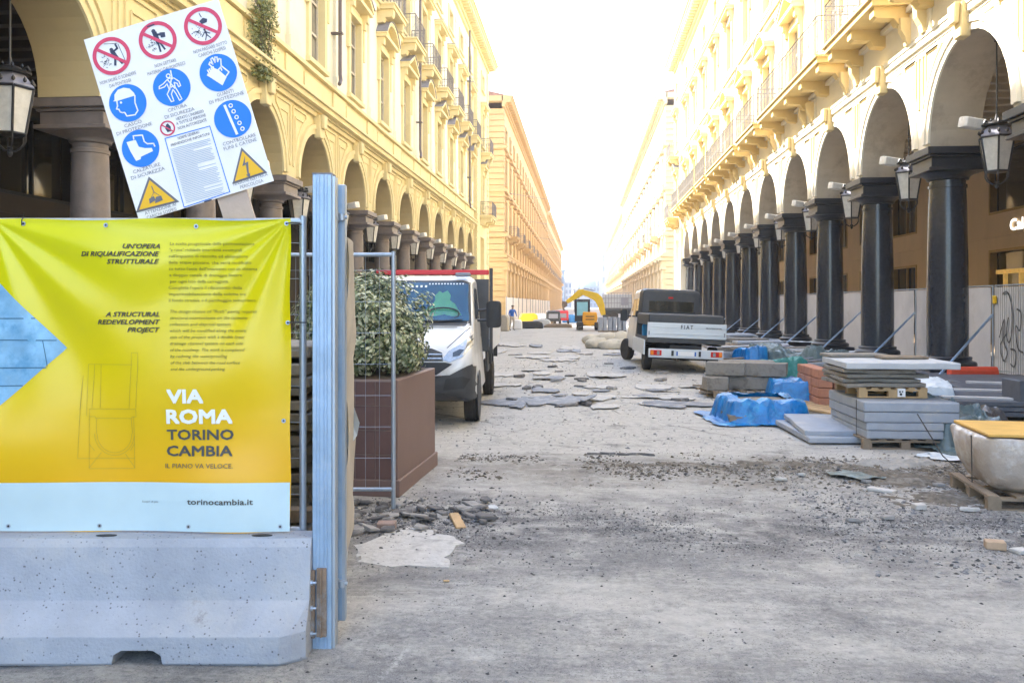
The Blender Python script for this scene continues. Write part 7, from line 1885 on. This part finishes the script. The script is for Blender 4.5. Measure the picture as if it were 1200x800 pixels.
brick(1033, 576, (.26, .10, .03), -.7, m_woodp, 'pale flat stick of wood on the earth left of the wrapped load', 'wood_scrap')
brick(1196, 646, (.12, .10, .03), .3, m_patch, 'white flat stone at the right edge of the gravel', 'stone')
brick(536, 612, (.085, .36, .028), .32, m_wood, 'light brown timber offcut leaning on the asphalt lumps', 'timber_offcut', .10)
brick(560, 600, (.05, .22, .02), .55, m_woodold, 'small brown stick right of the timber offcut', 'wood_scrap')
brick(523, 682, (.045, .02, .012), .1, m_wood, 'tiny orange wood chip on the near asphalt', 'wood_scrap')
brick(572, 596, (.17, .12, .02), .4, m_slabp, 'pale flat stone right of the small brown stick', 'stone')
for k, (px, py) in enumerate(((1000, 560), (1015, 566), (940, 559), (1100, 570), (1135, 600), (1040, 610), (915, 563), (1000, 612))):
    c = G(px, py); o = link('concrete_shard', chunk_mesh(rnd.uniform(.1, .24), rnd.uniform(.06, .12), .03, 200 + k, m_patch if k % 2 == 0 else m_chunk2), None, (c.x, c.y, gh(c.x, c.y) + .01), (0, 0, rnd.uniform(-.5, .5))); tag(o, 'pale concrete shard lying on the earth in front of the slab stack', 'concrete shard', 'concrete shards on the earth')
# torn membrane sheets across the street
def membrane(px, py, wpx, dpx, seed, mt, lift=.03, label=None, curl=0.0):
    c = G(px, py); d = EYE * F / (py - 356); W_ = wpx * d / F; D_ = G(px, py - dpx).y - c.y; rnd = random.Random(seed)
    n, m_ = 34, 6; b = MB(); v = []
    for j in range(m_ + 1):
        for i in range(n + 1):
            x = (i / n - .5) * W_; y = (j / m_ - .5) * D_; e = min(i / n, 1 - i / n, ) ; rag = 1 + .9 * nz2(x + seed, 0, 2.2, seed) + .7 * nz2(x + seed, 0, 7, seed)
            yy = y * (min(1, e * 5 + .25)) * rag + .25 * D_ * math.sin(x * 1.3 + seed); z = .012 + lift * max(0, nz2(x, y, 1.3, seed)) + (curl * (i / n) ** 8) + .010 * nz2(x, y, 6, seed)
            v.append((x, yy, z + .006))
    b.add(v, [(j * (n + 1) + i, j * (n + 1) + i + 1, (j + 1) * (n + 1) + i + 1, (j + 1) * (n + 1) + i) for j in range(m_) for i in range(n)])
    me = b.mesh('membrane', mt, smooth=True, recalc=False)
    o = link('membrane_strip', me, None, (c.x, c.y, .005), (0, 0, rnd.uniform(-.12, .12)))
    so_ = o.modifiers.new('t', 'SOLIDIFY'); so_.thickness = .007; so_.offset = 1
    return tag(o, label or 'torn flap of old grey membrane lying in mid street between the two trucks', 'membrane', None if label else 'torn membrane flaps in mid street')
m_memp = mat('dusty_pale_membrane', (.46, .45, .43), .85, .15, 3, .4, 20, dcol=(.28, .275, .265), dscale=3, damt=.56)
membrane(630, 473, 135, 9, 1, m_membrane, .05, 'long dark membrane strip with a curled right end lying across mid street', .12)
membrane(800, 476, 90, 5, 2, m_membrane, .04, 'dark membrane strip lying left of the front blue tarp')
rnd = random.Random(31)
for k in range(40):
    py = 404 + 74 * rnd.random() ** 1.2; px = rnd.uniform(575, 850 if py > 440 else 745); 
    membrane(px, py, rnd.uniform(14, 46), rnd.uniform(1.5, 5), 40 + k, rnd.choice((m_memp, m_memp, m_memp, m_memp, m_membrane)), rnd.uniform(.02, .08))
for k in range(26):
    py = 415 + 65 * rnd.random(); px = rnd.uniform(590, 860); c = G(px, py)
    o = link('asphalt_chunk', chunk_mesh(rnd.uniform(.2, .6), rnd.uniform(.15, .4), rnd.uniform(.03, .09), 500 + k, rnd.choice((m_chunk, m_chunk2, m_chunk))), None, (c.x, c.y, .005), (rnd.uniform(-.1, .1), rnd.uniform(-.1, .1), rnd.uniform(0, 3)))
    tag(o, 'flat broken asphalt piece lying loose in mid street near the silver tailgate truck', 'asphalt lump', 'asphalt lumps in mid street')
c = G(726, 534)
for k in range(5):
    o = link('asphalt_chunk', chunk_mesh(.22, .08, .035, 600 + k, m_chunk), None, (c.x - .3 + .16 * k, c.y + .03 * (k % 2), .005), (0, 0, rnd.uniform(-.4, .4))); tag(o, 'dark crumb in the short row of asphalt lumps in the middle of the near street', 'asphalt lump', 'short row of dark lumps in the near street')

# ------------------------------------------------ air
hz = bpy.data.materials.new('hazy_air'); hz.use_nodes = True; t = hz.node_tree; t.nodes.remove(t.nodes['Principled BSDF'])
pv = t.nodes.new('ShaderNodeVolumePrincipled'); pv.inputs['Color'].default_value = (.93, .95, 1, 1); pv.inputs['Density'].default_value = .0006; pv.inputs['Anisotropy'].default_value = .3
t.links.new(pv.outputs[0], t.nodes['Material Output'].inputs['Volume'])
b = MB(); b.box(-80, 80, -40, 480, -1.2, 38); tag(b.build('haze', hz), kind='stuff')
